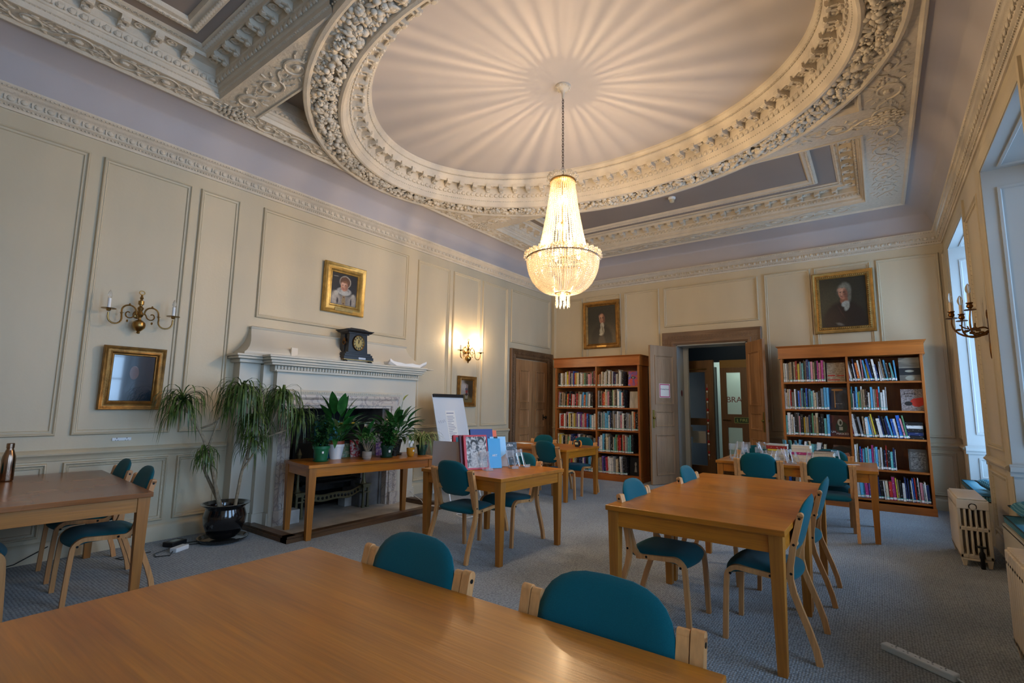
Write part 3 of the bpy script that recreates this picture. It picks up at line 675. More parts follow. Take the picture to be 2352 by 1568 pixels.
# open double doors in the back wall
m = MB(); carved_casing(m, (-3.285, YB, 0), (1, 0, 0), (0, 0, 1), (0, -1, 0), 1.73, 2.78, .24)
d2 = m.obj('door_2', wood('brown_carved_casing', (0.16, 0.09, 0.05), (0.27, 0.165, 0.095), 0.55, 'x')); d2['kind'] = 'structure'
m = MB(); m.box(DX0, DX0+.02, YB+.0, YB+.43, 0, DZ); m.box(DX1-.02, DX1, YB, YB+.43, 0, DZ); m.box(DX0, DX1, YB, YB+.43, DZ-.02, DZ)
m.box(DX0, DX0+.10, YB+.36, YB+.44, 0, DZ)
m.obj('door_lining', REVEAL, d2, smooth=False)
for nm, hx, ex, ey, mt in (('left', DX0, -3.33, 8.72, DOORG), ('right', DX1, -1.452, 8.80, DOORW)):
    hy = YB-.03; w = math.hypot(ex-hx, ey-hy); a = math.atan2(ey-hy, ex-hx)
    P3 = [(.10, w-.10, 1.42, 2.32), (.10, w-.10, 1.02, 1.30), (.10, w-.10, .16, .88)]
    lf = door_leaf(w, 2.50, .042, P3, None); o = lf.obj('door_leaf', mt, d2); o.location = (hx, hy, 0); o.rotation_euler = (0, 0, a); leafo = o
    for sg in (-1, 1):
        q = MB(); q.box(w-.075, w-.03, -.004+sg*.022, .004+sg*.022, 1.0, 1.32); q.ball((w-.05, sg*.045, 1.18), (.022, .022, .022), 10, 6)
        q.obj('door_plate', mat('tarnished_brass', (.20, .15, .03), .45, .7), o)
    if nm == 'left': left_leaf, left_a, left_w = o, a, w
# notice on the left leaf: faces the camera side of the leaf
nrm_s = 1   # local +y side faces into the room
def on_leaf(u, z, off=.0225): return Matrix.Translation((u, nrm_s*off, z)) @ Matrix.Rotation(PI if nrm_s > 0 else 0, 4, 'Z') @ Matrix.Rotation(PI/2, 4, 'X')
sg = thing('door_notice', 'white paper notice with a magenta border taped to the open greyed door', 'notice'); sg.location = left_leaf.location; sg.rotation_euler = left_leaf.rotation_euler
q = MB(); cu = left_w/2; q.box(cu-.13, cu+.13, .031, .032, 1.545, 1.80); q.obj('sheet', PAPER, sg, smooth=False)
q = MB(); q.loop((cu-.122, .0322, 1.553), (1, 0, 0), (0, 0, 1), (0, 1, 0), .244, .239, [(0, 0), (0, .0004), (.016, .0004), (.016, 0)]); q.obj('border', mat('magenta_ink', (.50, .02, .14), .6), sg, smooth=False)
text_mesh('Drawing Room', .033, mat('dark_blue_ink', (.02, .03, .08), .6), 'lettering', sg, on_leaf(cu, 1.70, .0328))

# corridor beyond the doorway
m = MB(); m.box(-4.3, -.6, 9.75, 13.2, -.1, 0); struct(m, 'floor_corridor', CARPET, smooth=False)
m = MB(); m.box(-4.3, -.6, 11.02, 11.1, 2.34, 3.1); m.box(-3.6, -3.5, 9.75, 11.05, 0, 3.1); m.box(-1.2, -1.1, 9.75, 11.05, 0, 3.1); m.box(-4.3, -.6, 9.75, 13.2, 3.1, 3.2); m.box(-4.3, -4.2, 11, 13.2, 0, 3.1); m.box(-.7, -.6, 11, 13.2, 0, 3.1)
struct(m, 'wall_corridor', NAVY, smooth=False)
m = MB(); m.box(-4.3, -.6, 13.0, 13.1, 0, 3.1); m.box(-4.2, -2.96, 11.5, 11.55, 0, 3.0, 1); struct(m, 'wall_far', [mat('pale_green_wall', (.55, .66, .60), .6), mat('dark_interior_sheet', (.02, .02, .022), .7)], smooth=False)  # second box is an added dark sheet, coloured to stand in for the unlit interior
lamp('far_room_light', (-2.4, 12.2, 2.7), 45, .15, (.9, 1.0, .92))
lamp('corridor_light', (-2.3, 10.2, 2.9), 5, .15, (1.0, .8, .5))
GLAZE = pane_mat(); GLAZE.name = 'screen_glass'
sc = MB(); sc.box(-3.42, -2.84, 10.502, 10.558, 2.10, 2.338); sc.box(-3.5, -3.42, 10.50, 10.56, 0, 2.34); sc.box(-2.84, -2.68, 10.48, 10.58, 0, 2.34); sc.box(-3.42, -2.84, 10.502, 10.558, 0.005, .22); sc.box(-3.42, -2.84, 10.502, 10.558, 1.02, 1.16)
ds = sc.obj('door_3', DARKW, smooth=False); ds['kind'] = 'structure'
q = MB(); q.box(-3.42, -2.84, 10.525, 10.53, .2, 2.1); q.obj('door_pane', GLAZE, ds, smooth=False)
q = MB(); q.tube([(-3.3, 10.46, 2.16), (-2.8, 10.46, 2.16)], .012, 8); q.obj('door_closer', BRASS, ds)
q = MB(); q.box(-2.68, -2.645, 10.56, 10.64, 0, 2.2); q.obj('door_edge', BLUEG, ds, smooth=False)
sc = MB(); sc.box(-2.64, -1.2, 10.86, 10.94, 2.20, 2.36, 1)
sc.box(-2.64, -2.52, 10.86, 10.92, 0, 2.2); sc.box(-2.25, -1.98, 10.86, 10.92, 0, 2.2); sc.box(-2.52, -2.25, 10.862, 10.918, 2.10, 2.198); sc.box(-2.52, -2.25, 10.862, 10.918, .98, 1.25); sc.box(-2.52, -2.25, 10.862, 10.918, 0.005, .14)
sc.box(-1.95, -1.2, 10.86, 10.94, 0, 2.2)
ds2 = sc.obj('door_4', [DARKW, BRACK], smooth=False); ds2['kind'] = 'structure'
FROST = mat('frosted_glass', (.75, .85, .82), .35, trans=.8)
q = MB(); q.box(-2.53, -2.24, 10.885, 10.89, 1.24, 2.12); q.box(-2.53, -2.24, 10.885, 10.89, .45, .99); q.obj('door_pane', FROST, ds2, smooth=False)
text_mesh('BRA', .165, mat('dull_red_lettering', (.22, .06, .06), .5), 'lettering', ds2, basis((-2.385, 10.875, 1.54), (1, 0, 0), (0, 0, 1), (0, -1, 0)))
q = MB(); q.tube([(-2.6, 10.84, 1.13), (-2.5, 10.80, 1.13), (-2.44, 10.80, 1.13)], .010, 8); q.obj('door_handle', BRASS, ds2)
t = thing('fire_exit_sign', 'small dark green sign reading FIRE EXIT on the brown glazed door beyond', 'sign')
q = MB(); q.box(-2.385, -1.90, 10.845, 10.852, 1.075, 1.19); q.obj('plate', mat('dark_green_sign', (.01, .05, .02), .5), t, smooth=False)
YG = mat('pale_green_lettering', (.45, .6, .2), .5)
q = MB(); q.loop((-2.385, 10.845, 1.075), (1, 0, 0), (0, 0, 1), (0, -1, 0), .485, .115, [(0, 0), (0, .001), (.006, .001), (.006, 0)]); q.obj('border', YG, t, smooth=False)
text_mesh('FIRE', .082, YG, 'lettering', t, basis((-2.285, 10.842, 1.132), (1, 0, 0), (0, 0, 1), (0, -1, 0)), align='LEFT'); text_mesh('EXIT', .082, YG, 'lettering', t, basis((-2.09, 10.842, 1.132), (1, 0, 0), (0, 0, 1), (0, -1, 0)), align='LEFT')
q = MB(); q.ball((-2.335, 10.842, 1.155), (.008, .002, .008), 8, 4); q.tube([(-2.335, 10.842, 1.147), (-2.33, 10.842, 1.12), (-2.345, 10.842, 1.09)], .004, 5); q.tube([(-2.33, 10.842, 1.12), (-2.315, 10.842, 1.095)], .004, 5); q.tube([(-2.35, 10.842, 1.13), (-2.315, 10.842, 1.14)], .003, 5); q.obj('running_figure', YG, t)
t = thing('bauble_garland', 'string of small red and white ornaments hanging beside the glazed screen', 'garland')
q = MB(); q.tube([(-2.80, 10.46, 1.85), (-2.80, 10.46, .35)], .003, 4); q.obj('string', WHITEPL, t)
for i in range(7):
    q = MB(); q.ball((-2.80, 10.455, 1.75-i*.21), (.022, .018, .03), 8, 5, 0); q.ball((-2.80, 10.455, 1.70-i*.21), (.018, .014, .022), 8, 5, 1); q.obj('bauble', [mat('red_ornament', (.4, .015, .02), .4), WHITEPL], t)
t = MB(); t.box(-3.40, -3.12, 10.49, 10.492, .78, .98); t.box(-3.12, -2.86, 10.488, 10.49, .66, .90); tag(t.obj('posted_paper', mat('grey_paper', (.38, .38, .36), .7), smooth=False), 'grey paper sheets taped across the lower glass of the corridor screen', 'paper')
q = MB(); q.tube([(-2.94+.035*math.cos(a), YB-.0, 0) for a in (0,)]+[(-2.94, YB, 0)], .001, 3)
q = MB(); q.lathe([(.040, 0), (.045, .004), (.032, .004), (.030, 0)], 16, T=Matrix.Translation((DX0+.021, YB+.2, 1.64)) @ Matrix.Rotation(PI/2, 4, 'Y') @ Matrix.Scale(1.4, 4, (1, 0, 0)))
tag(q.obj('wall_symbol', mat('dark_red_ink', (.2, .02, .03), .5)), 'small dark red ring symbol on the white door lining', 'symbol')

# ================================================================== FIREPLACE
fp = thing('fireplace', 'cream painted fireplace with marble slips and a deep moulded mantel shelf', 'fireplace', (XL, 3.9, 0))
def fobj(mb, name, m, **k): o = mb.obj(name, m, **k); o.parent = fp; o.matrix_parent_inverse = Matrix.Translation((-XL, -3.9, 0)); return o
m = MB()
for x1, a, b in ((-5.67, 2.60, 5.20), (-5.60, 2.83, 5.13), (-5.52, 2.95, 5.07)):
    m.box(XL, x1, a, FPY0-.005, 0, 1.86); m.box(XL, x1, FPY1+.005, b, 0, 1.86); m.box(XL, x1-.0004, FPY0-.005, FPY1+.005, FPZ+.005, 1.86)
for x1, a, b in ((-5.67, 2.60, 5.20), (-5.60, 2.83, 5.13), (-5.52, 2.95, 5.07)):
    m.box(XL, x1+.02, a-.02, FPY0-.165, 0, .15); m.box(XL, x1+.02, FPY1+.165, b+.02, 0, .15)
fobj(m, 'chimneypiece', WHITEP, smooth=False)
m = MB(); m.loop((-5.522, FPY0-.16, -.16), (0, 1, 0), (0, 0, 1), (1, 0, 0), FPY1-FPY0+.32, FPZ+.32, [(0, 0), (0, .035), (.03, .04), (.055, .025), (.06, .02), (.10, .02), (.105, .03), (.125, .03), (.13, .015), (.16, .012), (.16, -.3)], sides=(1, 2, 3))
m.box(-5.50, -5.46, FPY0-.17, FPY0-.03, 0, .17); m.box(-5.50, -5.46, FPY1+.03, FPY1+.17, 0, .17)
fobj(m, 'marble_surround', MARBLE, angle=25)
m = MB(); m.loop((-5.522, FPY0-.215, -.215), (0, 1, 0), (0, 0, 1), (1, 0, 0), FPY1-FPY0+.43, FPZ+.43, [(0, 0), (0, .03), (.02, .045), (.04, .04), (.055, .03), (.055, 0)], sides=(1, 2, 3))
for k in range(58): m.ball((-5.478, FPY0-.18+k*(FPY1-FPY0+.36)/57, FPZ+.188), (.008, .011, .011), 5, 3)
fobj(m, 'carved_moulding', WHITEP)
m = MB()
for z0, z1, x, a, b in ((1.868, 1.893, -5.36, 2.77, 5.15), (1.84, 1.868, -5.375, 2.785, 5.14), (1.81, 1.84, -5.40, 2.81, 5.12), (1.785, 1.81, -5.42, 2.83, 5.10), (1.715, 1.785, -5.485, 2.90, 5.08)):
    m.box(XL, x, a, b, z0, z1)
for z0, z1, x, a, b in ((1.868, 1.893, -5.53, 2.50, 5.22), (1.84, 1.868, -5.55, 2.52, 5.22), (1.80, 1.84, -5.60, 2.56, 5.21)):
    m.box(XL, x, a, b, z0, z1)
m.box(-5.56, -5.42, 5.14, 5.33, 1.872, 1.885)
fobj(m, 'mantel_shelf', WHITEP, bevel=.006)
m = MB()
for k in range(54):
    y = 2.925+k*.04; m.box(-5.49, -5.466, y, y+.018, 1.742, 1.778); m.ball((-5.478, y+.028, 1.758), (.014, .011, .018), 5, 4)
m.box(-5.49, -5.465, 2.91, 5.08, 1.715, 1.728)
fobj(m, 'dentil_frieze', WHITEP, smooth=False)
m = MB(); vs = []; rows = [(0.0, .27, 1.893), (.0, .275, 1.915), (.03, .265, 1.94), (.075, .22, 1.99), (.115, .155, 2.05), (.14, .10, 2.11), (.152, .065, 2.17), (.158, .05, 2.205), (.15, .062, 2.212), (.15, .07, 2.228), (.165, .05, 2.238), (.18, 0, 2.242)]
for i, p, z in rows: vs += [(XL, 2.58+i, z), (XL+p, 2.58+i, z), (XL+p, 5.22-i, z), (XL, 5.22-i, z)]
m.add(vs, [(i*4+k, i*4+k+1, i*4+k+5, i*4+k+4) for i in range(len(rows)-1) for k in range(3)]); fobj(m, 'overmantel_cove', WHITEP)
m = MB(); m.box(-6.2, -6.15, FPY0-.05, FPY1+.05, 0, FPZ); m.box(-6.2, XL, FPY0-.05, FPY0, 0, FPZ); m.box(-6.2, -5.6, FPY1-.04, FPY1+.05, 0, FPZ, 1); m.box(-6.2, XL, FPY0, FPY1, FPZ-.03, FPZ)
m.box(-6.0, -5.62, FPY1-.34, FPY1-.04, 0, .95, 1)
fobj(m, 'firebox', [SOOT, mat('sooty_plaster', (.16, .15, .14), .8, var=.4)], smooth=False)
m = MB(); m.box(-6.15, -4.80, 2.86, 4.90, .0, .006); fobj(m, 'hearth_slab', STONE, smooth=False)
m = MB()
for a, b, c, d in ((-5.66, -4.73, 2.74, 2.86), (-4.84, -4.725, 2.74, 5.0), (-5.45, -4.73, 4.88, 5.0)):
    m.box(a, b, c, d, 0, .04); m.box(a+.012, b-.012, c+.012, d-.012, .04, .062)
fobj(m, 'hearth_kerb', wood('dark_oak_kerb', (.07, .035, .015), (.15, .08, .035), .4, 'y'), smooth=False)
for bx, by, w_ in ((-5.50, 3.20, 'at its near corner behind the oak table'), (-5.86, 4.22, 'behind the right end of the grate')):
    m = MB(); m.box(-.075, .075, -.085, .085, 0, .15); tag(m.obj('stone_block', mat('pale_stone_block', (.50, .48, .44), .6, var=.2, vscale=(9, 9, 9)), smooth=False, bevel=.004, loc=(bx, by, .006)), 'pale square stone block on the hearth, %s' % w_, 'stone block', 'stone blocks on the hearth')
gr = thing('fire_grate', 'cast iron fire grate with bronze legs and a pierced serpentine fret', 'grate', (-5.62, 3.82, .006))
for s in (-1, 1):
    for dx in (-.055, .055):
        for dy in (-.035, .035):
            m = MB(); m.taper(dx, s*.472+dy, .02, .26, .013, .012); m.box(dx-.018, dx+.018, s*.472+dy-.018, s*.472+dy+.018, 0, .022); m.obj('leg', IRONB, gr, smooth=False)
    m = MB(); m.box(-.08, .08, s*.472-.055, s*.472+.055, .19, .205); m.box(-.075, .075, s*.472-.05, s*.472+.05, .255, .285); m.box(-.088, .088, s*.472-.065, s*.472+.065, .285, .305); m.lathe([(.045, .305), (.028, .34), (.020, .38), (.017, .70), (.03, .74), (.012, .79), (0, .82)], 12, (0, s*.472, 0)); m.obj('pillar', IRONB, gr)
m = MB(); N = 48; vs = []
for i in range(N+1):
    f = i/N; y = -.425+.85*f; x = .03+.06*math.sin(f*PI); b = .215-.045*math.sin(f*PI)+.012*math.cos(f*4*PI); tt = .275-.028*math.sin(f*PI)+.010*math.cos(f*4*PI)
    vs += [(x, y, b), (x, y, tt), (x-.008, y, b), (x-.008, y, tt)]
m.add(vs, [(i*4, i*4+1, i*4+5, i*4+4) for i in range(N)]+[(i*4+2, i*4+6, i*4+7, i*4+3) for i in range(N)]+[(i*4, i*4+4, i*4+6, i*4+2) for i in range(N)]+[(i*4+1, i*4+3, i*4+7, i*4+5) for i in range(N)])
m.tube([Vector(vs[i*4+1]) for i in range(N+1)], .007, 6); m.tube([Vector(vs[i*4]) for i in range(N+1)], .006, 6)
m.obj('fret', IRONB, gr)
m = MB()
for i in range(2, N-1, 3):
    v = Vector(vs[i*4])*.5+Vector(vs[i*4+1])*.5; m.ball((v.x+.004, v.y, v.z), (.006, .018, .020), 7, 4)
m.obj('fret_scrollwork', BLACKM, gr)
m = MB()
for z in (.42, .50, .58, .66): m.tube([(-.02, -.42, z), (.03, -.2, z), (.03, .2, z), (-.02, .42, z)], .009, 6)
m.box(-.25, -.2, -.44, .44, .25, .85); m.box(-.2, .02, -.42, .42, .36, .38); m.obj('fire_basket', IRON, gr)

# ================================================================== TABLES
def make_table(name, w, d, label, loc, rz, group='oak reading tables', h=.74, top=None, th=.032, leg=.036, apr=.095, grain='x', lb=.0):
    t = thing(name, label, 'table', loc, rz, group)
    tm = top or (OAKX if grain == 'x' else OAKY)
    m = MB(); m.box(-w/2, w/2, -d/2, d/2, h-th, h); m.obj('tabletop', tm, t, smooth=False, bevel=.003)
    ins = .012; lx, ly = w/2-ins-leg, d/2-ins-leg
    am = OAKX if top is None else top
    for sx in (-1, 1):
        for sy in (-1, 1):
            m = MB(); m.taper(0, 0, 0, h-th, leg*.66, leg); m.obj('leg', OAKZ if top is None else wood('pale_upright_oak', (0.30, 0.115, 0.020), (0.44, 0.18, 0.035), .4, 'z'), t, smooth=False, bevel=.002, loc=(sx*lx, sy*ly, 0))
    for s in (-1, 1):
        m = MB(); m.box(-lx+leg, lx-leg, -.010, .010, h-th-apr, h-th); m.obj('apron', am, t, smooth=False, loc=(0, s*(d/2-ins-.018), 0))
        m = MB(); m.box(-.010, .010, -ly+leg, ly-leg, h-th-apr, h-th); m.obj('apron', OAKY if top is None else wood('pale_side_oak', (0.34, 0.13, 0.020), (0.50, 0.21, 0.035), .4, 'y'), t, smooth=False, loc=(s*(w/2-ins-.018), 0, 0))
    return t
T1 = make_table('reading_table', 1.74, 1.22, 'golden oak reading table nearest the camera filling the foreground', (-1.20, .725, 0), math.radians(.8))
def corner_loc(cx, cy, ang, w, d, sx, sy):
    """centre of a table whose corner (sx,sy) stands at cx,cy"""
    a = math.radians(ang); x, y = -sx*w/2, -sy*d/2
    return (cx+x*math.cos(a)-y*math.sin(a), cy+x*math.sin(a)+y*math.cos(a), 0), a
l, a = corner_loc(-4.10, 1.375, -4, 1.60, 1.05, 1, 1); T2 = make_table('reading_table', 1.60, 1.05, 'oak reading table at the left edge beside the panelled wall', l, a, top=wood('dull_brown_oak', (0.24, 0.085, 0.022), (0.36, 0.14, 0.04), .25, 'y', coat=.2))
l, a = corner_loc(-2.67, 3.475, -2.6, 1.04, 0.99, 1, -1); T3 = make_table('reading_table', 1.04, .99, 'square oak table displaying upright art books in front of the fireplace', l, a)
l, a = corner_loc(-3.66, 6.30, -1, 1.50, 1.0, 1, -1); T4 = make_table('reading_table', 1.50, 1.0, 'oak table with a work lamp and paper in front of the corner bookcase', l, a)
T5a = make_table('reading_table', 1.04, 1.055, 'near table of the pushed-together pair in the centre right of the room', (-.955, 3.57, 0), math.radians(-1.0))
T5b = make_table('reading_table', 1.04, 1.055, 'far table of the pushed-together pair, next to the cluttered table', (-.94, 4.627, 0), math.radians(-1.0))
T6 = make_table('reading_table', 1.62, 1.02, 'oak table heaped with books and acrylic stands before the right bookcase', (-.87, 7.03, 0), math.radians(1))
A7 = math.radians(-8.7)
l7 = Vector((-4.655, 2.885, 0)); dx, dy = Vector((math.sin(-A7), math.cos(A7), 0)), Vector((-math.cos(A7), math.sin(-A7), 0))
c7 = l7+dx*.78+dy*.33
T7 = make_table('plant_table', 1.56, .66, 'long narrow oak side table lined with potted plants at the fireplace', tuple(c7), A7+PI/2, group=None, leg=.04, apr=.09)

# ================================================================== CHAIRS
def make_chair():
    t = thing('reading_chair', '', 'chair', group='teal upholstered bentwood chairs')
    rear = [(-.258, 0), (-.243, .08), (-.215, .17), (-.178, .27), (-.150, .35), (-.137, .42), (-.140, .49), (-.158, .60), (-.184, .70), (-.203, .778)]
    fr = [(.232, 0), (.226, .15), (.218, .30)]
    fr += [(.218-.07*(1-math.cos(a))-.004, .355+.07*math.sin(a)) for a in [PI/2*i/6 for i in range(1, 7)]]
    fr += [(.05, .418), (-.06, .410)]
    fr += [(-.06-.062*math.sin(a), .472-.062*math.cos(a)) for a in [PI/2*.92*i/5 for i in range(1, 6)]]
    fr += [(-.143, .54), (-.165, .63), (-.186, .71), (-.202, .773)]
    for s in (-1, 1):
        m = MB(); x0, x1 = sorted((s*.229, s*.260)); m.ribbon(rear, x0, x1, .032)
        m.tube([(x0, -.203, .777), (x1, -.203, .777)], .0165, 12); lg = m.obj('leg', BEECH, t, angle=40)
        for y, z in ((-.199, .762), (-.163, .615), (-.143, .455)):
            q = MB(); q.tube([(s*.2605, y, z), (s*.2615, y, z)], .0075, 10); q.obj('bolt', BLACKM, lg)
        m = MB(); x0, x1 = sorted((s*.195, s*.226)); m.ribbon(fr, x0, x1, .028)
        m.tube([(x0, -.202, .774), (x1, -.202, .774)], .0145, 12); lg = m.obj('leg', BEECH, t, angle=40)
        for y, z in ((.19, .385), (-.03, .413)):
            q = MB(); q.tube([(s*.2262, y, z), (s*.2275, y, z)], .008, 10); q.obj('bolt', BLACKM, lg)
    # seat cushion
    m = MB(); nx, ny = 14, 16; vs = []; fs = []
    def top(u, v):
        # u,v in -1..1; rounded plan and drooping front
        x = u*.218*(1-.05*(v < 0)*v*v); y = .035+v*.215
        if v > 0: y -= .035*u*u*v
        if v < 0: y += .03*u*u*(-v)
        e = max(abs(u)**5, abs(v)**5); z = .462-.034*e-.035*max(0, v-.45)**2*3
        return x, y, z
    for j in range(ny+1):
        for i in range(nx+1): vs.append(top(-1+2*i/nx, -1+2*j/ny))
    b = len(vs)
    for j in range(ny+1):
        for i in range(nx+1):
            x, y, z = top(-1+2*i/nx, -1+2*j/ny); e = max(abs(-1+2*i/nx), abs(-1+2*j/ny)); vs.append((x*(1-.06*(e > .95)), y-(.012 if e > .95 and j > ny/2 else 0), z-.022 if e > .95 else z-.055))
    w = nx+1
    for j in range(ny):
        for i in range(nx):
            q = j*w+i; fs += [(q, q+1, q+w+1, q+w), (b+q, b+q+w, b+q+w+1, b+q+1)]
    for i in range(nx): fs += [(i, b+i, b+i+1, i+1), (ny*w+i, ny*w+i+1, b+ny*w+i+1, b+ny*w+i)]
    for j in range(ny): fs += [(j*w, (j+1)*w, b+(j+1)*w, b+j*w), (j*w+nx, b+j*w+nx, b+(j+1)*w+nx, (j+1)*w+nx)]
    m.add(vs, fs); o = m.obj('seat', TEAL, t, angle=180); sm = o.modifiers.new('subdivision', 'SUBSURF'); sm.levels = 1; sm.render_levels = 2
    # backrest pad
    m = MB(); vs = []; fs = []; N, K = 28, 7
    def pad(rad, a, side):
        c, s_ = math.cos(a), math.sin(a); e = 2/2.9 if s_ > 0 else 2/3.8
        u = math.copysign(abs(c)**e, c)*rad; v = math.copysign(abs(s_)**e, s_)*rad
        x = u*.196; z = .700+v*(.165 if v > 0 else .155)
        y0 = -.158-(z-.60)*.26+.022*(1-u*u)*-1; th = .020*math.sqrt(max(0, 1-rad**4))+.003
        return (x, y0+side*th+.012, z)
    for side in (1, -1):
        for k in range(1, K+1):
            for i in range(N): vs.append(pad(k/K, 2*PI*i/N, side))
    c0 = len(vs); vs += [pad(0, 0, 1), pad(0, 0, -1)]
    for sd in range(2):
        o_ = sd*K*N
        for k in range(K-1):
            for i in range(N): fs.append((o_+k*N+i, o_+k*N+(i+1) % N, o_+(k+1)*N+(i+1) % N, o_+(k+1)*N+i))
        for i in range(N): fs.append((c0+sd, o_+i, o_+(i+1) % N))
    for i in range(N): fs.append(((K-1)*N+i, (K-1)*N+(i+1) % N, K*N+(K-1)*N+(i+1) % N, K*N+(K-1)*N+i))
    m.add(vs, fs); m.obj('backrest', TEAL, t, angle=180)
    m = MB(); m.box(-.20, .20, .17, .20, .385, .412); m.box(-.20, .20, -.11, -.08, .385, .412); m.obj('seat_rail', BEECH, t, smooth=False)
    m = MB(); m.box(-.197, .197, -.175, -.158, .60, .64); m.obj('back_rail', BEECH, t, smooth=False)
    return t
bpy.context.view_layer.update()
chair = make_chair(); cmap = chmap(chair); used = False
def place_chair(x, y, deg, label):
    """deg: heading of the sitter, 0 = +y"""
    global used
    if not used:
        chair.location = (x, y, 0); chair.rotation_euler = (0, 0, math.radians(deg)); chair['label'] = label; used = True; return chair
    return dup(chair, cmap, (x, y, 0), math.radians(deg), label, None)
CH = [(-1.455, 1.165, 180, 'teal chair at the foreground table, the left of the two facing the camera'),
 (-.685, 1.195, 180, 'large teal chair back at the foreground table, the right of the two'),
 (-4.62, 1.27, 176, 'teal chair at the left table, nearest the room of the two beyond it'),
 (-5.30, 1.32, 176, 'teal chair at the left table, beside the panelled wall at its far side'),
 (-4.67, .52, -4, 'teal chair at the near side of the left table, cut by the picture edge'),
 (-5.42, .58, -4, 'dark teal chair under the left table behind the bottle'),
 (-3.20, 3.625, 0, 'teal chair with its back to the camera at the book display table'),
 (-3.16, 4.27, 178, 'teal chair on the far side of the book display table'),
 (-3.95, 6.42, -8, 'teal chair with its back to the camera at the corner bookcase table'),
 (-3.97, 7.16, 180, 'teal chair behind the orange work lamp at the far table'),
 (-4.76, 7.20, 180, 'teal chair behind the sheet of paper near the carved corner door'),
 (-1.25, 3.45, -90, 'bright teal chair at the near left corner of the paired tables'),
 (-1.20, 4.53, -90, 'bright teal chair at the far left side of the paired tables'),
 (-.605, 3.56, 90, 'teal chair seen side-on at the near right corner of the paired tables'),
 (-.595, 4.56, 90, 'teal chair second along the right side of the paired tables'),
 (-1.19, 6.64, 2, 'teal chair back in front of the acrylic stands on the cluttered table'),
 (-.51, 6.70, 2, 'teal chair back in front of the stacked books on the cluttered table'),
 (-1.42, 7.50, 180, 'teal chair behind the cluttered table beside the open door'),
 (-.56, 7.50, 180, 'teal chair behind the cluttered table against the right bookcase')]
for k, c in enumerate(CH):
    r_ = place_chair(*c)
    r_.scale = (1.10, 1.0, 1.015) if k < 2 else (1, 1, 1)

# ================================================================== BOOKCASES AND BOOKS
def make_case(x0, x1, label, div, shelves_l, shelves_r, top, loc_y=8.72, depth=.44):
    cx = (x0+x1)/2; t = thing('bookcase', label, 'bookcase', (cx, loc_y, 0)); a, b = x0-cx, x1-cx; dv = div-cx
    for s0 in (a, b-.032):
        m = MB(); m.box(s0, s0+.032, 0, depth, 0, top-.03); m.obj('side_panel', CASEW, t, smooth=False, bevel=.002)
    m = MB(); m.box(dv-.014, dv+.014, .004, depth-.02, .09, top-.17); m.obj('divider', CASEW, t, smooth=False)
    m = MB(); m.box(a+.02, b-.02, depth-.02, depth-.006, .05, top-.05); m.obj('back_panel', CASEW, t, smooth=False)
    for z in shelves_l: m = MB(); m.box(a+.032, dv-.014, .006, depth-.02, z-.024, z); m.obj('shelf', CASEX, t, smooth=False)
    for z in shelves_r: m = MB(); m.box(dv+.014, b-.032, .006, depth-.02, z-.024, z); m.obj('shelf', CASEX, t, smooth=False)
    m = MB(); m.box(a-.012, b+.012, -.014, depth, 0, .095); m.obj('plinth', CASEX, t, smooth=False, bevel=.003)
    m = MB(); m.box(a-.02, b+.02, -.02, depth, top-.185, top-.03)
    vs = []; rows = [(.02, top-.03), (.028, top-.026), (.045, top-.008), (.05, top-.006), (.05, top)]
    for p, z in rows: vs += [(a-p, depth, z), (a-p, -p, z), (b+p, -p, z), (b+p, depth, z)]
    m.add(vs, [(i*4+k, i*4+k+1, i*4+k+5, i*4+k+4) for i in range(len(rows)-1) for k in range(3)]+[(len(vs)-4, len(vs)-3, len(vs)-2, len(vs)-1)])
    m.box(a-.026, b+.026, -.026, depth, top-.195, top-.18)
    m.obj('cornice', CASEX, t, smooth=False); return t
make_case(-1.215, .515, 'tall mahogany bookcase to the right of the open double doors', -.35, [1.785, 1.372, .983, .56, .11], [1.785, 1.374, .990, .555, .15], 2.345)
make_case(-5.335, -3.535, 'tall mahogany bookcase in the corner left of the open double doors', -4.415, [1.758, 1.338, .92, .515, .12], [1.755, 1.347, .928, .516, .12], 2.335)

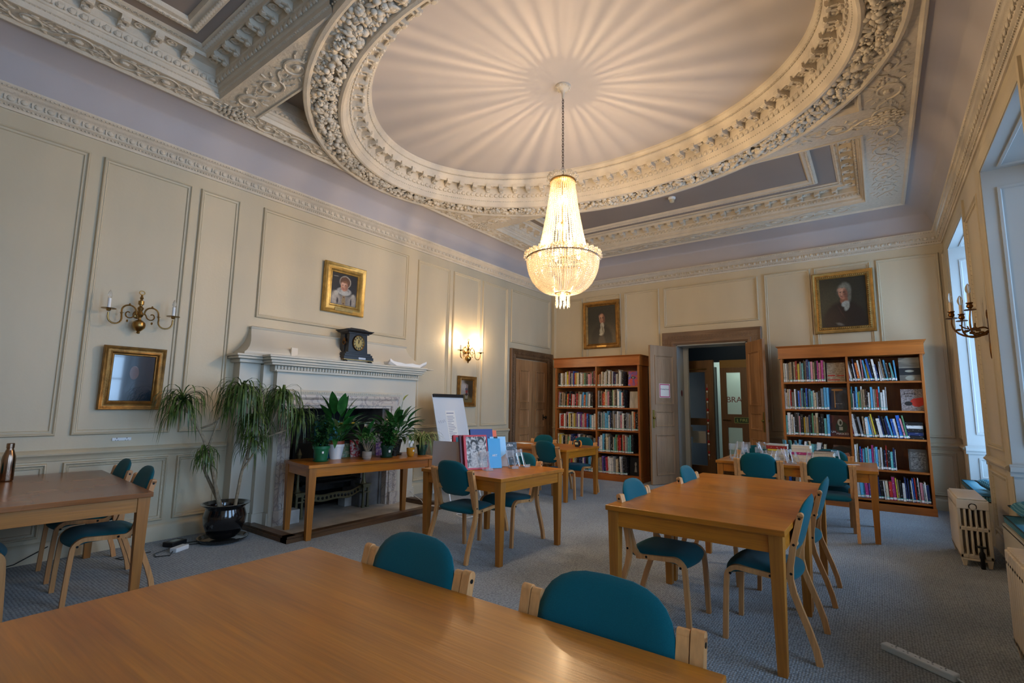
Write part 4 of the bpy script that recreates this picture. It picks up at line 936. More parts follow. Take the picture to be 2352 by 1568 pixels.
PALC = dict(w=('white', (.72, .72, .70)), k=('black', (.012, .012, .014)), g=('grey', (.26, .27, .28)), c=('cream', (.62, .54, .38)), r=('red', (.42, .025, .02)), b=('blue', (.02, .10, .42)),
 l=('light blue', (.10, .38, .62)), t=('turquoise', (.10, .36, .36)), y=('yellow', (.66, .50, .05)), o=('orange', (.58, .13, .02)), p=('pink', (.55, .22, .26)), m=('magenta', (.42, .04, .18)),
 n=('navy', (.015, .03, .11)), v=('green', (.10, .26, .12)), s=('tan', (.30, .20, .11)), d=('dark brown', (.06, .03, .02)), u=('purple', (.16, .08, .30)))
def bookmat(code, kind='spine'):
    nm, col = PALC[code]; name = nm.replace(' ', '_')+'_book_cloth'
    if name in MATS: return MATS[name]
    m = bpy.data.materials.new(name); m.use_nodes = True; nt = m.node_tree; b = nt.nodes['Principled BSDF']; b.inputs['Roughness'].default_value = .4
    lum = sum(col)/3; tcol = tuple(c*.4 for c in col) if lum > .28 else tuple(min(.75, c*.5+.4) for c in col)
    tc = nt.nodes.new('ShaderNodeTexCoord'); oi = nt.nodes.new('ShaderNodeObjectInfo')
    mp = nt.nodes.new('ShaderNodeMapping'); mp.inputs['Scale'].default_value = (70, 70, 30)
    vm = nt.nodes.new('ShaderNodeVectorMath'); vm.operation = 'ADD'
    cx = nt.nodes.new('ShaderNodeCombineXYZ'); ml = nt.nodes.new('ShaderNodeMath'); ml.operation = 'MULTIPLY'; ml.inputs[1].default_value = 5.0
    nt.links.new(oi.outputs['Random'], ml.inputs[0]); nt.links.new(ml.outputs[0], cx.inputs[0]); nt.links.new(ml.outputs[0], cx.inputs[2])
    nt.links.new(tc.outputs['Object'], vm.inputs[0]); nt.links.new(cx.outputs[0], vm.inputs[1]); nt.links.new(vm.outputs[0], mp.inputs[0])
    n = nt.nodes.new('ShaderNodeTexNoise'); n.inputs['Scale'].default_value = 1; n.inputs['Detail'].default_value = 1; nt.links.new(mp.outputs[0], n.inputs[0])
    r = nt.nodes.new('ShaderNodeValToRGB'); r.color_ramp.interpolation = 'CONSTANT'; r.color_ramp.elements[0].position = 0; r.color_ramp.elements[1].position = .66
    r.color_ramp.elements[0].color = L3(col); r.color_ramp.elements[1].color = L3(tcol); nt.links.new(n.outputs[0], r.inputs[0])
    hs = nt.nodes.new('ShaderNodeHueSaturation'); mr = nt.nodes.new('ShaderNodeMapRange'); mr.inputs[3].default_value = .7; mr.inputs[4].default_value = 1.2
    nt.links.new(oi.outputs['Random'], mr.inputs[0]); nt.links.new(mr.outputs[0], hs.inputs['Value']); nt.links.new(r.outputs[0], hs.inputs['Color'])
    nt.links.new(hs.outputs[0], b.inputs['Base Color']); MATS[name] = m; return m
def book_mb(th, h, d, lab=True, mb=None, T=None, mo=0):
    m = mb or MB(); e = .0022
    m.box(0, e, 0, d, 0, h, mo, T); m.box(th-e, th, 0, d, 0, h, mo, T); m.box(0, th, 0, e, 0, h, mo, T)
    m.box(e, th-e, e, d-.003, .003, h-.004, mo+1 if mb is None else 17, T)
    if lab: m.box(.0015, th-.0015, -.0007, 0, .010, .034, 2 if mb is None else 18, T); m.box(.0015, th-.0015, -.0009, 0, .030, .038, 3 if mb is None else 19, T)
    return m
ORD = 'first second third fourth fifth sixth seventh eighth ninth tenth eleventh twelfth thirteenth fourteenth fifteenth sixteenth seventeenth eighteenth nineteenth twentieth'.split()
for q in 'first second third fourth fifth sixth seventh eighth ninth'.split(): ORD.append('twenty-'+q)
ORD.append('thirtieth'); ORD += ['thirty-'+q for q in 'first second third fourth fifth'.split()]
NB_ = [0]; REST = MB(); RESTM = [bookmat(k) for k in PALC]+[PAGES, LABEL, LABELT]; KI = {k: i for i, k in enumerate(PALC)}
assert len(PALC) == 17
def shelf_row(case, bay, rown, x0, x1, z, codes, hmin, hmax, lean=0.0, y=8.745, face=None, gap=.0, depth=.20, stuff=False, maxz=.36, fill=None):
    """spines out from the left; returns end x. widths scaled to end at `fill`"""
    n = len(codes); ws = [R.choice((.013, .017, .020, .024, .028, .034)) for _ in codes]
    sc = ((fill or x1)-x0-gap)/sum(ws)/(1.0 if abs(lean) < .02 else 1.0); x = x0
    rn = ('top', 'second', 'third', 'fourth', 'bottom')[rown]
    for i, (c, w) in enumerate(zip(codes, ws)):
        w *= sc; h = R.uniform(hmin, hmax); tw = w*.96; ln = lean*R.uniform(.7, 1.15) if lean else 0
        if lean and i > 0 and R.random() < .12: ln *= .4
        yy = y+R.uniform(0, .018)
        if stuff:
            T = Matrix.Translation((x, yy, z+.001)) @ Matrix.Rotation(ln, 4, 'Y'); book_mb(tw, h, depth, True, REST, T, KI[c])
        else:
            m = book_mb(tw, h, depth); o = m.obj('shelved_book', [bookmat(c), PAGES, LABEL, LABELT if R.random() < .6 else LABEL], smooth=False)
            o.location = (x, yy, z+.001+(abs(math.sin(ln))*tw if ln < 0 else 0)); o.rotation_euler = (0, ln, 0)
            hw = 'tall' if h > (hmin+hmax)/2 else 'short'
            tag(o, '%s %s book, %s from left, %s shelf, %s bay of %s bookcase' % (hw, PALC[c][0], ORD[i], rn, bay, case), 'book', 'books on the %s shelf, %s bay of the %s bookcase' % (rn, bay, case)); NB_[0] += 1
        x += w
    return x
RL, RR, RM0, RM1 = -1.180, .480, -.366, -.334
rows_R = [
 ('left', 0, RL, -.625, 1.785, 'cwgcsksrygtkgnlpckmpms', .28, .345, 0), ('right', 0, RM0+.035, .225, 1.785, 'pwwkwnowpklybkwnwgskldwtl', .24, .33, -.16),
 ('left', 1, RL, -.60, 1.372, 'wwcwrgwkbplntbkltwcgkgll', .25, .33, 0), ('right', 1, RM0+.035, .09, 1.374, 'vlwnlyvwsdkwlgsrlwwg', .24, .34, 0),
 ('left', 2, RL, -.61, .983, 'twwwkgpkycsbkvsckktl', .26, .34, 0), ('right', 2, RM0+.035, .31, .990, 'mwkgswlwykwnknnlbwbpvn', .26, .34, -.17),
 ('left', 3, RL+.05, -.70, .56, 'wllwttlwkc', .26, .36, .10), ('right', 3, RM0+.035, .14, .555, 'wcdbmltwlmglwwknrktnw', .24, .34, 0),
 ('left', 4, RL, -.42, .11, 'bkswgnkwgybkwykwyvwk', .24, .32, 0), ('right', 4, RM0+.035, .475, .15, 'wllmugwnkwcrmyskwnnkwbrkwpgwn', .24, .33, -.05)]
for bay, rn, x0, x1, z, codes, a, b, ln in rows_R: shelf_row('right', bay, rn, x0, x1, z, codes, a, b, ln)
LL, LM0, LM1, LR = -5.29, -4.432, -4.398, -3.575
rows_L = [
 ('left', 0, LL, LM0-.005, 1.758, 'kkwcsswyyppkgbryckwwsvkppkrn', .24, .31, 0), ('right', 0, LM1+.005, -3.86, 1.755, 'ospcswgwckwskwnrnwckcwwkk', .22, .32, .03),
 ('left', 1, LL, -4.50, 1.338, 'pkwksskyrkrwpdrscwblolgwkkd', .25, .33, .05), ('right', 1, LM1+.005, -3.84, 1.347, 'gdksroccpkkkvcskwwlwrk', .26, .35, 0),
 ('left', 2, LL+.03, LM0-.01, .92, 'wrrowspkwycdcysuwumcprbklww', .26, .34, 0), ('right', 2, LM1+.005, LR, .928, 'gkgtgllwnkgsgwgpwkkggsgcokd', .28, .36, 0),
 ('left', 3, LL, LM0-.02, .515, 'cyckksvcnnruwlkskcgkkg', .24, .32, 0), ('right', 3, LM1+.005, -3.68, .516, 'uwwlkccgkkctvsrrkcrcgttk', .26, .34, 0),
 ('left', 4, LL+.1, LM0-.05, .12, 'lgrkdrycgknnwuklw', .24, .32, 0), ('right', 4, LM1+.005, -3.80, .12, 'gsunmrwwwggcskwgkk', .26, .33, -.05)]
for bay, rn, x0, x1, z, codes, a, b, ln in rows_L:
    st = NB_[0]+len(codes) > 268
    shelf_row('corner', bay, rn, x0, x1, z, codes, a, b, ln, stuff=st)
o = REST.obj('shelved_books', RESTM, smooth=False); o['kind'] = 'stuff'; tag(o, 'rows of mixed books filling the lower shelves of the corner bookcase', 'books')

def cover_mb(w, h, th, img):
    """front-facing book; img = [(poly, material index, layer)] in cover units 0..1"""
    m = MB(); m.box(-w/2, w/2, 0, .003, 0, h, 0); m.box(-w/2, w/2, th-.003, th, 0, h, 0); m.box(-w/2, -w/2+.003, 0, th, 0, h, 0); m.box(-w/2+.003, w/2-.003, .003, th-.003, .003, h-.003, 1)
    for poly, k, ly in img:
        n = len(poly); m.add([(-w/2+p[0]*w, -.0003*ly, p[1]*h) for p in poly], [tuple(range(n))], k)
    return m
def rect(a, b, c, d): return [(a, c), (b, c), (b, d), (a, d)]
def circ(cx, cy, rx, ry, n=16, a0=0, a1=2*PI): return [(cx+rx*math.cos(a0+(a1-a0)*i/n), cy+ry*math.sin(a0+(a1-a0)*i/n)) for i in range(n+(0 if a1-a0 > 6.28 else 1))]
def noisy_print(name, c1, c2, sc=(8, 8, 8), pos=(.45, .55), c3=None):
    m = bpy.data.materials.new(name); m.use_nodes = True; nt = m.node_tree; b = nt.nodes['Principled BSDF']; b.inputs['Roughness'].default_value = .35
    tc = nt.nodes.new('ShaderNodeTexCoord'); mp = nt.nodes.new('ShaderNodeMapping'); mp.inputs['Scale'].default_value = sc; nt.links.new(tc.outputs['Object'], mp.inputs[0])
    n = nt.nodes.new('ShaderNodeTexNoise'); n.inputs['Scale'].default_value = 1; n.inputs['Detail'].default_value = 4; n.inputs['Distortion'].default_value = .8; nt.links.new(mp.outputs[0], n.inputs[0])
    r = nt.nodes.new('ShaderNodeValToRGB'); r.color_ramp.elements[0].position = pos[0]; r.color_ramp.elements[1].position = pos[1]; r.color_ramp.elements[0].color = L3(c1); r.color_ramp.elements[1].color = L3(c2)
    if c3: e = r.color_ramp.elements.new(min(.99, pos[1]+.08)); e.color = L3(c3)
    nt.links.new(n.outputs[0], r.inputs[0]); nt.links.new(r.outputs[0], b.inputs['Base Color']); return m
def face_book(x, z, w, h, mats, img, label, y=8.80, tilt=-.12, th=.025, txts=(), rz=0):
    m = cover_mb(w, h, th, img); o = m.obj('display_book', mats, smooth=False); o.location = (x, y, z+.001); o.rotation_euler = (tilt, 0, rz); tag(o, label, 'book', None)
    for tx, sz, mt, u, v in txts: text_mesh(tx, sz, mt, 'cover_lettering', o, basis((-w/2+u*w, -.0022, v*h), (1, 0, 0), (0, 0, 1), (0, -1, 0)), depth=.0004)
    return o
fb = face_book
WH = mat('white_ink', (.75, .75, .75), .5); BKI = mat('black_ink', (.015, .015, .015), .5); REDI = mat('red_ink', (.5, .03, .015), .5)
fb(-.495, 1.785, .23, .29, [noisy_print('tan_collage_print', (.20, .15, .10), (.45, .38, .28), (9, 9, 30)), PAGES, noisy_print('tan_brick_print', (.26, .19, .13), (.42, .34, .25), (25, 25, 60)), REDI],
   [(rect(0, 1, 0, 1), 2, 1), (rect(.05, .45, .30, .36), 3, 2), (rect(.55, .95, .30, .34), 3, 2), (rect(.05, .7, .08, .13), 3, 2)], 'tan collage book cover facing out, top shelf of the right bookcase, left bay')
fb(.365, 1.785, .23, .33, [noisy_print('grey_seascape_print', (.14, .13, .11), (.26, .25, .20), (3, 3, 12)), PAGES, mat('dark_lake_ink', (.02, .025, .03), .4), mat('pale_lake_ink', (.35, .36, .30), .4)],
   [(rect(0, 1, .25, .55), 2, 1), (circ(.5, .42, .22, .05), 3, 2), (circ(.5, .12, .22, .10), 3, 2)], 'grey landscape book cover facing out, top shelf of the right bookcase, right bay')
fb(-.495, 1.372, .24, .33, [noisy_print('night_blue_print', (.005, .012, .03), (.03, .05, .09), (5, 5, 5)), PAGES, mat('amber_ink', (.45, .20, .05), .4), WH],
   [(rect(.33, .38, .1, .9), 2, 1), (circ(.5, .90, .32, .05), 2, 1)], 'dark night-blue book cover with an amber streak, second shelf of right bookcase', txts=[('into the night', .016, WH, .55, .28)])
fb(.365, 1.374, .24, .30, [noisy_print('grey_speckle_print', (.16, .14, .14), (.34, .30, .29), (60, 60, 60)), PAGES, REDI, BKI],
   [([(.42, .45), (.55, .56), (.85, .60), (1, .62), (1, .28), (.8, .18), (.6, .20), (.45, .30)], 2, 1), (circ(.33, .33, .18, .10), 3, 2)], 'grey speckled book cover with a red shape reading painting now', txts=[('painting', .042, BKI, .42, .80), ('now', .042, BKI, .35, .68)])
fb(-.50, .983, .25, .31, [noisy_print('dark_red_portrait_print', (.05, .004, .004), (.11, .012, .010), (6, 6, 6)), PAGES, mat('pale_grey_ink', (.42, .46, .42), .4), mat('dark_green_ink', (.015, .035, .02), .4)],
   [(circ(.62, .45, .30, .28), 3, 1), (circ(.56, .66, .13, .17), 2, 2), (rect(.50, .68, .30, .46), 2, 2), (circ(.58, .65, .06, .09), 3, 3)], 'dark red book cover with a figure, lettered UNMASKED, right bookcase', txts=[('UN', .038, WH, .22, .21), ('MASKED', .040, WH, .66, .13)])
fb(-.47, .56, .24, .30, [noisy_print('warm_dark_print', (.04, .02, .015), (.12, .06, .05), (6, 6, 6)), PAGES, mat('flesh_pink_ink', (.42, .22, .19), .4), BKI],
   [(circ(.45, .40, .42, .38), 2, 1), (circ(.42, .52, .13, .05), 3, 2), (circ(.42, .78, .5, .16), 3, 3)], 'dark book cover with a pink close-up shape, fourth shelf behind the paper stacks')
fb(.375, .555, .20, .30, [noisy_print('charcoal_pattern_print', (.05, .05, .05), (.22, .22, .21), (40, 40, 90)), PAGES, mat('charcoal_border_ink', (.08, .08, .075), .4)],
   [(rect(0, 1, 0, .12), 2, 1), (rect(0, 1, .86, 1), 2, 1), (rect(0, .1, 0, 1), 2, 1), (rect(.9, 1, 0, 1), 2, 1)], 'charcoal patterned book cover facing out, fourth shelf of the right bookcase')
fb(-3.69, 1.755, .19, .28, [noisy_print('rainbow_print', (.55, .05, .02), (.02, .08, .45), (9, 9, 9), (.40, .60), (.6, .4, .02)), PAGES, BKI, WH], [(circ(.5, .58, .24, .09), 2, 1)], 'rainbow coloured book cover facing out on the corner bookcase top shelf', txts=[('GOOD', .018, WH, .5, .60), ('FEEL', .018, WH, .5, .54)])
fb(-3.68, 1.347, .17, .31, [noisy_print('pale_grey_print', (.34, .31, .26), (.44, .40, .34), (40, 40, 5)), PAGES], [], 'pale grey book cover facing out, second shelf of the corner bookcase')
fb(-3.68, .12, .20, .33, [mat('black_cover', (.01, .01, .01), .3), PAGES, mat('dim_grey_ink', (.25, .24, .22), .4)], [(circ(.55, .62, .10, .12), 2, 1), ([(.5, .5), (.62, .5), (.7, .2), (.45, .2)], 2, 1)], 'black book cover with a pale figure, bottom shelf of the corner bookcase')
for i in range(5):
    m = book_mb(.045, .22, .27, False); o = m.obj('flat_book', [bookmat('knkwk'[i]), PAGES], smooth=False); o.rotation_euler = (0, -PI/2, 0); o.location = (.455, 8.76, .992+i*.0465); o.rotation_euler = (0, -PI/2, 0)
    tag(o, '%s book lying flat, third shelf of right bookcase, %s of stack' % (PALC['knkwk'[i]][0], ('bottom', 'second up', 'middle', 'second down', 'top')[i]), 'book', 'flat books on the third shelf')

# ================================================================== PICTURES AND MIRROR
def picture(name, wall, a0, a1, z0, z1, fw, fm, canvas, label, cat='picture', prof=None, rope_n=0, tilt=0.03, extra=None, plaque=None, off=0.0):
    """a0..a1 along the wall, z0..z1; canvas(list of (poly, mat, layer)) in 0..1"""
    w, h = a1-a0, z1-z0
    root = thing(name, label, cat)
    if wall == 'left': root.matrix_world = basis((XL+.012+off, a0, z0), (0, 1, 0), (0, 0, 1), (1, 0, 0))
    else: root.matrix_world = basis((a0, YB-.012-off, z0), (1, 0, 0), (0, 0, 1), (0, -1, 0))
    root.matrix_world = root.matrix_world @ Matrix.Rotation(tilt, 4, 'X')
    pr = prof or [(0, 0), (0, .035), (.08*fw, .045), (.2*fw, .040), (.28*fw, .030), (.45*fw, .028), (.6*fw, .034), (.7*fw, .040), (.78*fw, .030), (.85*fw, .020), (.93*fw, .022), (fw, .012), (fw, 0)]
    m = MB(); m.loop((0, 0, 0), (1, 0, 0), (0, 1, 0), (0, 0, 1), w, h, pr)
    if rope_n:
        for p, d, L in ((Vector((0, fw*.72, 0)), Vector((1, 0, 0)), w), (Vector((0, h-fw*.72, 0)), Vector((1, 0, 0)), w), (Vector((fw*.72, 0, 0)), Vector((0, 1, 0)), h), (Vector((w-fw*.72, 0, 0)), Vector((0, 1, 0)), h)):
            for i in range(rope_n):
                c = p+d*(fw*.6+(i+.5)*(L-1.2*fw)/rope_n)+Vector((0, 0, .036)); m.ball((0, 0, 0), ((L-fw)/rope_n*.8, fw*.10, .012), 6, 4, T=basis(c, d, Vector((0, 0, 1)).cross(d), (0, 0, 1)) @ Matrix.Rotation(.8, 4, 'Z'))
    m.obj('frame', fm, root, angle=50)
    if plaque:
        q = MB(); q.box(w/2-plaque/2, w/2+plaque/2, fw*.25, fw*.60, .03, .040); q.obj('name_plaque', BRASS, root, smooth=False, bevel=.002)
    mats = []; m = MB(); cw, chh = w-2*fw+.01, h-2*fw+.01
    for poly, mt, ly in canvas:
        if mt not in mats: mats.append(mt)
        n = len(poly); m.add([(fw-.005+p[0]*cw, fw-.005+p[1]*chh, .010+.0006*ly) for p in poly], [tuple(range(n))], mats.index(mt))
    m.obj('canvas', mats, root, smooth=False)
    return root
def P(name, c, r=.35): return mat(name, c, r, var=.18, vscale=(18, 18, 18))
BGD = P('dark_umber_paint', (.010, .009, .007)); BGO = P('olive_umber_paint', (.035, .026, .014)); FLESH = P('ruddy_flesh_paint', (.30, .12, .06)); FLESH2 = P('pale_flesh_paint', (.50, .30, .20)); HAIRG = P('grey_hair_paint', (.13, .12, .08))
HAIRB = P('auburn_paint', (.13, .05, .015)); COATD = P('dark_coat_paint', (.012, .007, .006)); LINEN = P('linen_paint', (.30, .29, .24)); SHADEF = P('brown_shadow_paint', (.12, .045, .025)); EYE = P('eye_paint', (.03, .018, .012))
full = rect(0, 1, 0, 1)
def bust(face, hair, coat, linen, fx=.5, fy=.66, s=1.0, bg=BGD, long_hair=False):
    L = [(full, bg, 0), ([(0, 0), (0, .22*s), (fx-.30*s, .40*s), (fx-.12*s, .48), (fx+.12*s, .48), (fx+.32*s, .40*s), (1, .20*s), (1, 0)], coat, 1)]
    L += [(circ(fx+.01, fy+.03*s, .135*s, .165*s, 20), hair, 2)]
    if long_hair: L += [(circ(fx+.10*s, fy-.07*s, .07*s, .13*s), hair, 2), (circ(fx-.10*s, fy-.04*s, .05*s, .09*s), hair, 2)]
    L += [([(fx-.06*s, fy-.10*s), (fx+.06*s, fy-.10*s), (fx+.08*s, .44), (fx-.05*s, .44)], SHADEF, 3), ([(fx-.08*s, .50), (fx+.10*s, .50), (fx+.07*s, .36), (fx+.03*s, .28), (fx-.04*s, .38)], linen, 4)]
    L += [(circ(fx-.01, fy, .088*s, .125*s, 20), face, 5), (circ(fx+.05*s, fy-.01, .045*s, .10*s, 14), SHADEF, 5.5), (circ(fx+.01*s, fy-.0, .075*s, .115*s, 18), face, 6)]
    L += [(circ(fx-.045*s, fy+.025*s, .020*s, .010*s, 8), EYE, 7), (circ(fx+.025*s, fy+.025*s, .020*s, .010*s, 8), EYE, 7), ([(fx-.022*s, fy+.02*s), (fx-.006*s, fy+.02*s), (fx-.002*s, fy-.035*s), (fx-.034*s, fy-.035*s)], SHADEF, 7), (circ(fx-.012*s, fy-.065*s, .028*s, .008*s, 8), SHADEF, 7)]
    return L
FL, FS, DKL = (.42, .20, .12), (.20, .075, .04), (.010, .008, .007)
woman = [(full, painted('woman_portrait_paint', (.014, .011, .010), [
 (.50, .02, .52, .30, 0, .25, (.20, .175, .15)), (.18, .20, .17, .20, .3, .4, (.34, .30, .25)), (.84, .18, .15, .20, -.3, .4, (.30, .26, .21)), (.20, .36, .08, .07, 0, .4, (.42, .39, .33)), (.12, .24, .05, .06, 0, .4, (.40, .36, .30)), (.86, .34, .06, .06, 0, .4, (.38, .34, .28)), (.26, .12, .04, .10, 0, .5, (.03, .02, .02)), (.78, .12, .03, .12, 0, .5, (.03, .02, .02)),
 (.50, .10, .07, .24, 0, .3, (.26, .17, .06)), (.50, .26, .025, .02, 0, .3, (.08, .01, .01)), (.50, .06, .025, .02, 0, .3, (.08, .01, .01)),
 (.52, .74, .215, .19, 0, .12, (.50, .46, .38)), (.515, .735, .20, .178, 0, .12, (.11, .045, .018)), (.50, .44, .27, .125, 0, .18, (.40, .39, .36)), (.50, .47, .22, .09, 0, .3, (.24, .23, .21)), (.50, .43, .14, .07, 0, .3, (.42, .41, .38)),
 (.49, .60, .135, .155, 0, .10, FL), (.47, .67, .10, .06, 0, .6, (.56, .34, .24)), (.58, .58, .05, .10, 0, .7, (.28, .12, .07)), (.43, .635, .028, .011, 0, .4, (.06, .03, .02)), (.53, .635, .028, .011, 0, .4, (.06, .03, .02)), (.465, .585, .018, .05, 0, .6, (.52, .30, .20)), (.455, .55, .022, .010, 0, .5, (.20, .08, .05)), (.47, .515, .035, .012, 0, .4, (.30, .05, .04)), (.52, .74, .10, .035, 0, .5, (.19, .08, .03)), (.16, .88, .10, .012, 0, .4, (.24, .22, .18))]), 0)]
man1 = [(full, painted('man_portrait_paint', (.016, .016, .011), [
 (.25, .50, .30, .35, 0, .7, (.036, .034, .020)), (.52, .10, .46, .42, 0, .12, (.009, .005, .005)), (.30, .12, .22, .22, .4, .6, (.020, .010, .008)), (.55, .74, .135, .155, 0, .22, (.13, .125, .095)), (.62, .62, .06, .13, 0, .35, (.11, .105, .08)), (.42, .72, .05, .11, 0, .35, (.06, .055, .04)),
 (.52, .53, .08, .09, 0, .3, FS), (.545, .46, .085, .055, .3, .3, (.30, .30, .26)), (.57, .40, .05, .08, -.4, .35, (.24, .24, .20)), (.50, .68, .092, .125, .05, .12, (.34, .15, .09)), (.47, .75, .065, .045, 0, .6, (.46, .24, .15)), (.56, .66, .045, .10, 0, .6, (.16, .06, .035)), (.455, .70, .024, .010, 0, .4, (.03, .015, .01)), (.53, .70, .024, .010, 0, .4, (.03, .015, .01)), (.475, .655, .016, .045, 0, .5, (.44, .22, .14)), (.47, .62, .03, .009, 0, .4, (.14, .05, .04)), (.48, .59, .032, .009, 0, .4, (.24, .06, .045)), (.50, .81, .07, .03, 0, .5, (.17, .16, .12)),
 (.45, .30, .015, .16, .5, .5, (.035, .012, .012)), (.40, .06, .08, .025, -.3, .5, (.11, .10, .085))]), 0)]
man2 = [(full, painted('dark_coated_man_paint', (.040, .032, .018), [
 (.75, .12, .35, .30, 0, .7, (.085, .062, .036)), (.30, .75, .5, .25, .3, .8, (.028, .024, .014)), (.50, .10, .38, .40, 0, .15, (.020, .014, .008)), (.50, .04, .12, .18, 0, .3, (.075, .052, .034)), (.51, .70, .115, .145, 0, .2, (.035, .020, .012)), (.51, .655, .095, .135, 0, .12, (.34, .15, .085)), (.48, .72, .065, .05, 0, .6, (.46, .25, .15)), (.58, .64, .04, .10, 0, .6, (.17, .07, .04)), (.47, .68, .022, .012, 0, .4, (.04, .02, .015)), (.55, .68, .022, .012, 0, .4, (.04, .02, .015)), (.52, .64, .018, .04, 0, .5, (.44, .22, .13)), (.52, .575, .035, .010, 0, .4, (.24, .07, .05)), (.52, .47, .065, .08, 0, .25, (.44, .40, .30)), (.51, .33, .08, .11, 0, .3, (.38, .34, .25)), (.53, .38, .02, .12, .3, .5, (.16, .13, .08)), (.46, .24, .05, .03, 0, .4, (.44, .40, .30))]), 0)]
land = [(full, painted('figure_landscape_paint', (.30, .26, .22), [
 (.5, .10, .9, .28, 0, .12, (.14, .10, .035)), (.3, .7, .25, .15, 0, .7, (.40, .35, .32)), (.88, .62, .30, .42, 0, .2, (.035, .022, .010)), (.75, .95, .5, .16, 0, .3, (.05, .03, .012)), (.5, .50, .085, .10, 0, .2, (.24, .03, .02)), (.49, .60, .11, .055, 0, .25, (.07, .07, .09)), (.50, .68, .04, .035, 0, .2, (.25, .12, .08)), (.51, .75, .03, .05, 0, .3, (.16, .04, .03)), (.45, .28, .035, .13, 0, .2, (.34, .30, .24)), (.56, .28, .035, .13, 0, .2, (.34, .30, .24)), (.50, .37, .11, .05, 0, .3, (.04, .02, .02)), (.44, .15, .05, .022, 0, .3, (.02, .015, .01)), (.57, .15, .05, .022, 0, .3, (.02, .015, .01))], warp=.05), 0)]
picture('gilt_portrait', 'left', 3.62, 4.265, 2.565, 3.24, .125, GILT, woman, 'gilt framed portrait of a woman with a pale collar above the mantel clock', plaque=.28, rope_n=0)
picture('portrait_painting', 'back', -.765, .045, 2.58, 3.56, .10, GILTM, man1, 'large gilt framed dark portrait of a grey-haired man above the right bookcase', rope_n=26, tilt=.04)
picture('portrait_painting', 'back', -4.98, -4.147, 2.565, 3.56, .105, GILTD, man2, 'gilt framed portrait of a man with a white cravat above the corner bookcase', plaque=.22, tilt=.03)
picture('small_painting', 'left', 6.275, 6.735, 1.33, 1.86, .075, GILTD, land, 'small gilt framed painting of a standing figure in red beneath the lit sconce', tilt=.02)
GLZ = mat('dark_glazed_canvas', (.006, .016, .032), .04, spec=1.0, coat=1.0)
dark = [(full, GLZ, 0), (circ(.52, .62, .11, .15), mat('dim_face_glazed', (.10, .05, .045), .06, spec=1.0, coat=1.0), 1)]
picture('glazed_picture', 'left', 1.415, 1.915, 1.278, 1.878, .085, GILTD, dark, 'dark glazed picture in a gilt frame reflecting blue window light, beside the dracaena', tilt=.05, off=.0)

# ================================================================== SCONCES
def candle(root, p, lit=False, h=.10):
    m = MB(); m.lathe([(.055, .0), (.058, .006), (.02, .002), (.016, -.012), (.012, -.02), (0, -.022)], 18); d = m.obj('drip_pan', BRASS, root, loc=p)
    m = MB(); m.lathe([(.014, .002), (.0135, h)], 12); m.obj('candle_tube', WHITEPL, root, loc=p)
    m = MB(); m.lathe([(.010, h), (.017, h+.018), (.019, h+.03), (.014, h+.052), (.006, h+.07), (0, h+.08)], 12)
    m.obj('bulb', mat('lit_candle_bulb', (1, .8, .5), .3, emit=(1, .74, .42), estr=45) if lit else mat('clear_bulb_glass', (.92, .92, .92), .05, trans=.92, ior=1.3), root, loc=p)
def arm_sconce(y, z, label, lit):
    """brass two-armed wall light; z of the ball"""
    t = thing('wall_sconce', label, 'wall light', (XL, y, z))
    m = MB(); m.lathe([(0, -.085), (.012, -.08), (.016, -.07), (.010, -.062), (.02, -.055), (.028, -.048), (.05, -.025), (.055, 0), (.05, .026), (.03, .045), (.014, .055), (.012, .075), (.022, .085), (.030, .105), (.022, .125), (.016, .14), (.022, .155), (.026, .17), (.012, .19), (.014, .20), (.024, .205), (.024, .24), (.012, .245), (.010, .255), (.017, .268), (.010, .283), (.008, .30), (0, .302)], 20, (.075, 0, 0))
    m.tube([(.075, .022*math.cos(a), .322+.018*math.sin(a)) for a in [2*PI*i/14 for i in range(15)]], .005, 6); m.tube([(0, 0, 0.11), (.075, 0, .11)], .012, 8); m.lathe([(.04, 0), (.04, .008), (.03, .014)], 16, T=Matrix.Translation((0, 0, .11)) @ Matrix.Rotation(PI/2, 4, 'Y'))
    m.obj('stem', BRASS, t)
    for s in (-1, 1):
        m = MB(); pts = []
        def q(a, r, cy, cz): return (.085, s*(cy+r*math.cos(a)), cz+r*math.sin(a))
        pts += [(.08, s*.03, .105)]+[q(a, .058, .092, .125) for a in [PI*.95-i*PI*.95/9 for i in range(10)]]
        pts += [(.10, s*.151, .07)]
        pts += [(.10+.03*i/8, s*(.205-.056*math.cos(a)), .045-.056*math.sin(a)) for i, a in enumerate([i*PI/8 for i in range(9)])]
        pts += [(.135, s*.262, .085)]
        m.tube(pts, .0075, 8)
        cr = [(.085, s*(.092-.045*math.cos(a)*(1-i/16)), .100-.05*math.sin(a)*(1-i/16)) for i, a in enumerate([i*PI*1.7/12 for i in range(13)])]
        m.tube([(.085, s*.036, .115)]+cr, .006, 6)
        for c in ((.085, s*.092, .19), (.085, s*.151, .10), (.085, s*.10, .03)): m.ball(c, (.009, .009, .014), 6, 4)
        m.lathe([(.008, 0), (.02, .003), (.008, .006)], 10, (.09, s*.150, .10)); m.obj('arm', BRASS, t)
        p = (.135, s*.262, .115); candle(t, p, lit)
        if lit: lamp('sconce_light', (XL+.135, y+s*.262, z+.115+.20), 11, .015)
    return t
arm_sconce(1.655, 2.09, 'unlit brass two-armed sconce on the panelled wall at far left', False)
arm_sconce(6.47, 2.17, 'lit brass two-armed sconce glowing on the wall right of the fireplace', True)
t = thing('gilt_sconce', 'dark gilt three-branch sconce with unlit candle bulbs on the window pier', 'wall light', (XR, 6.42, 2.16))
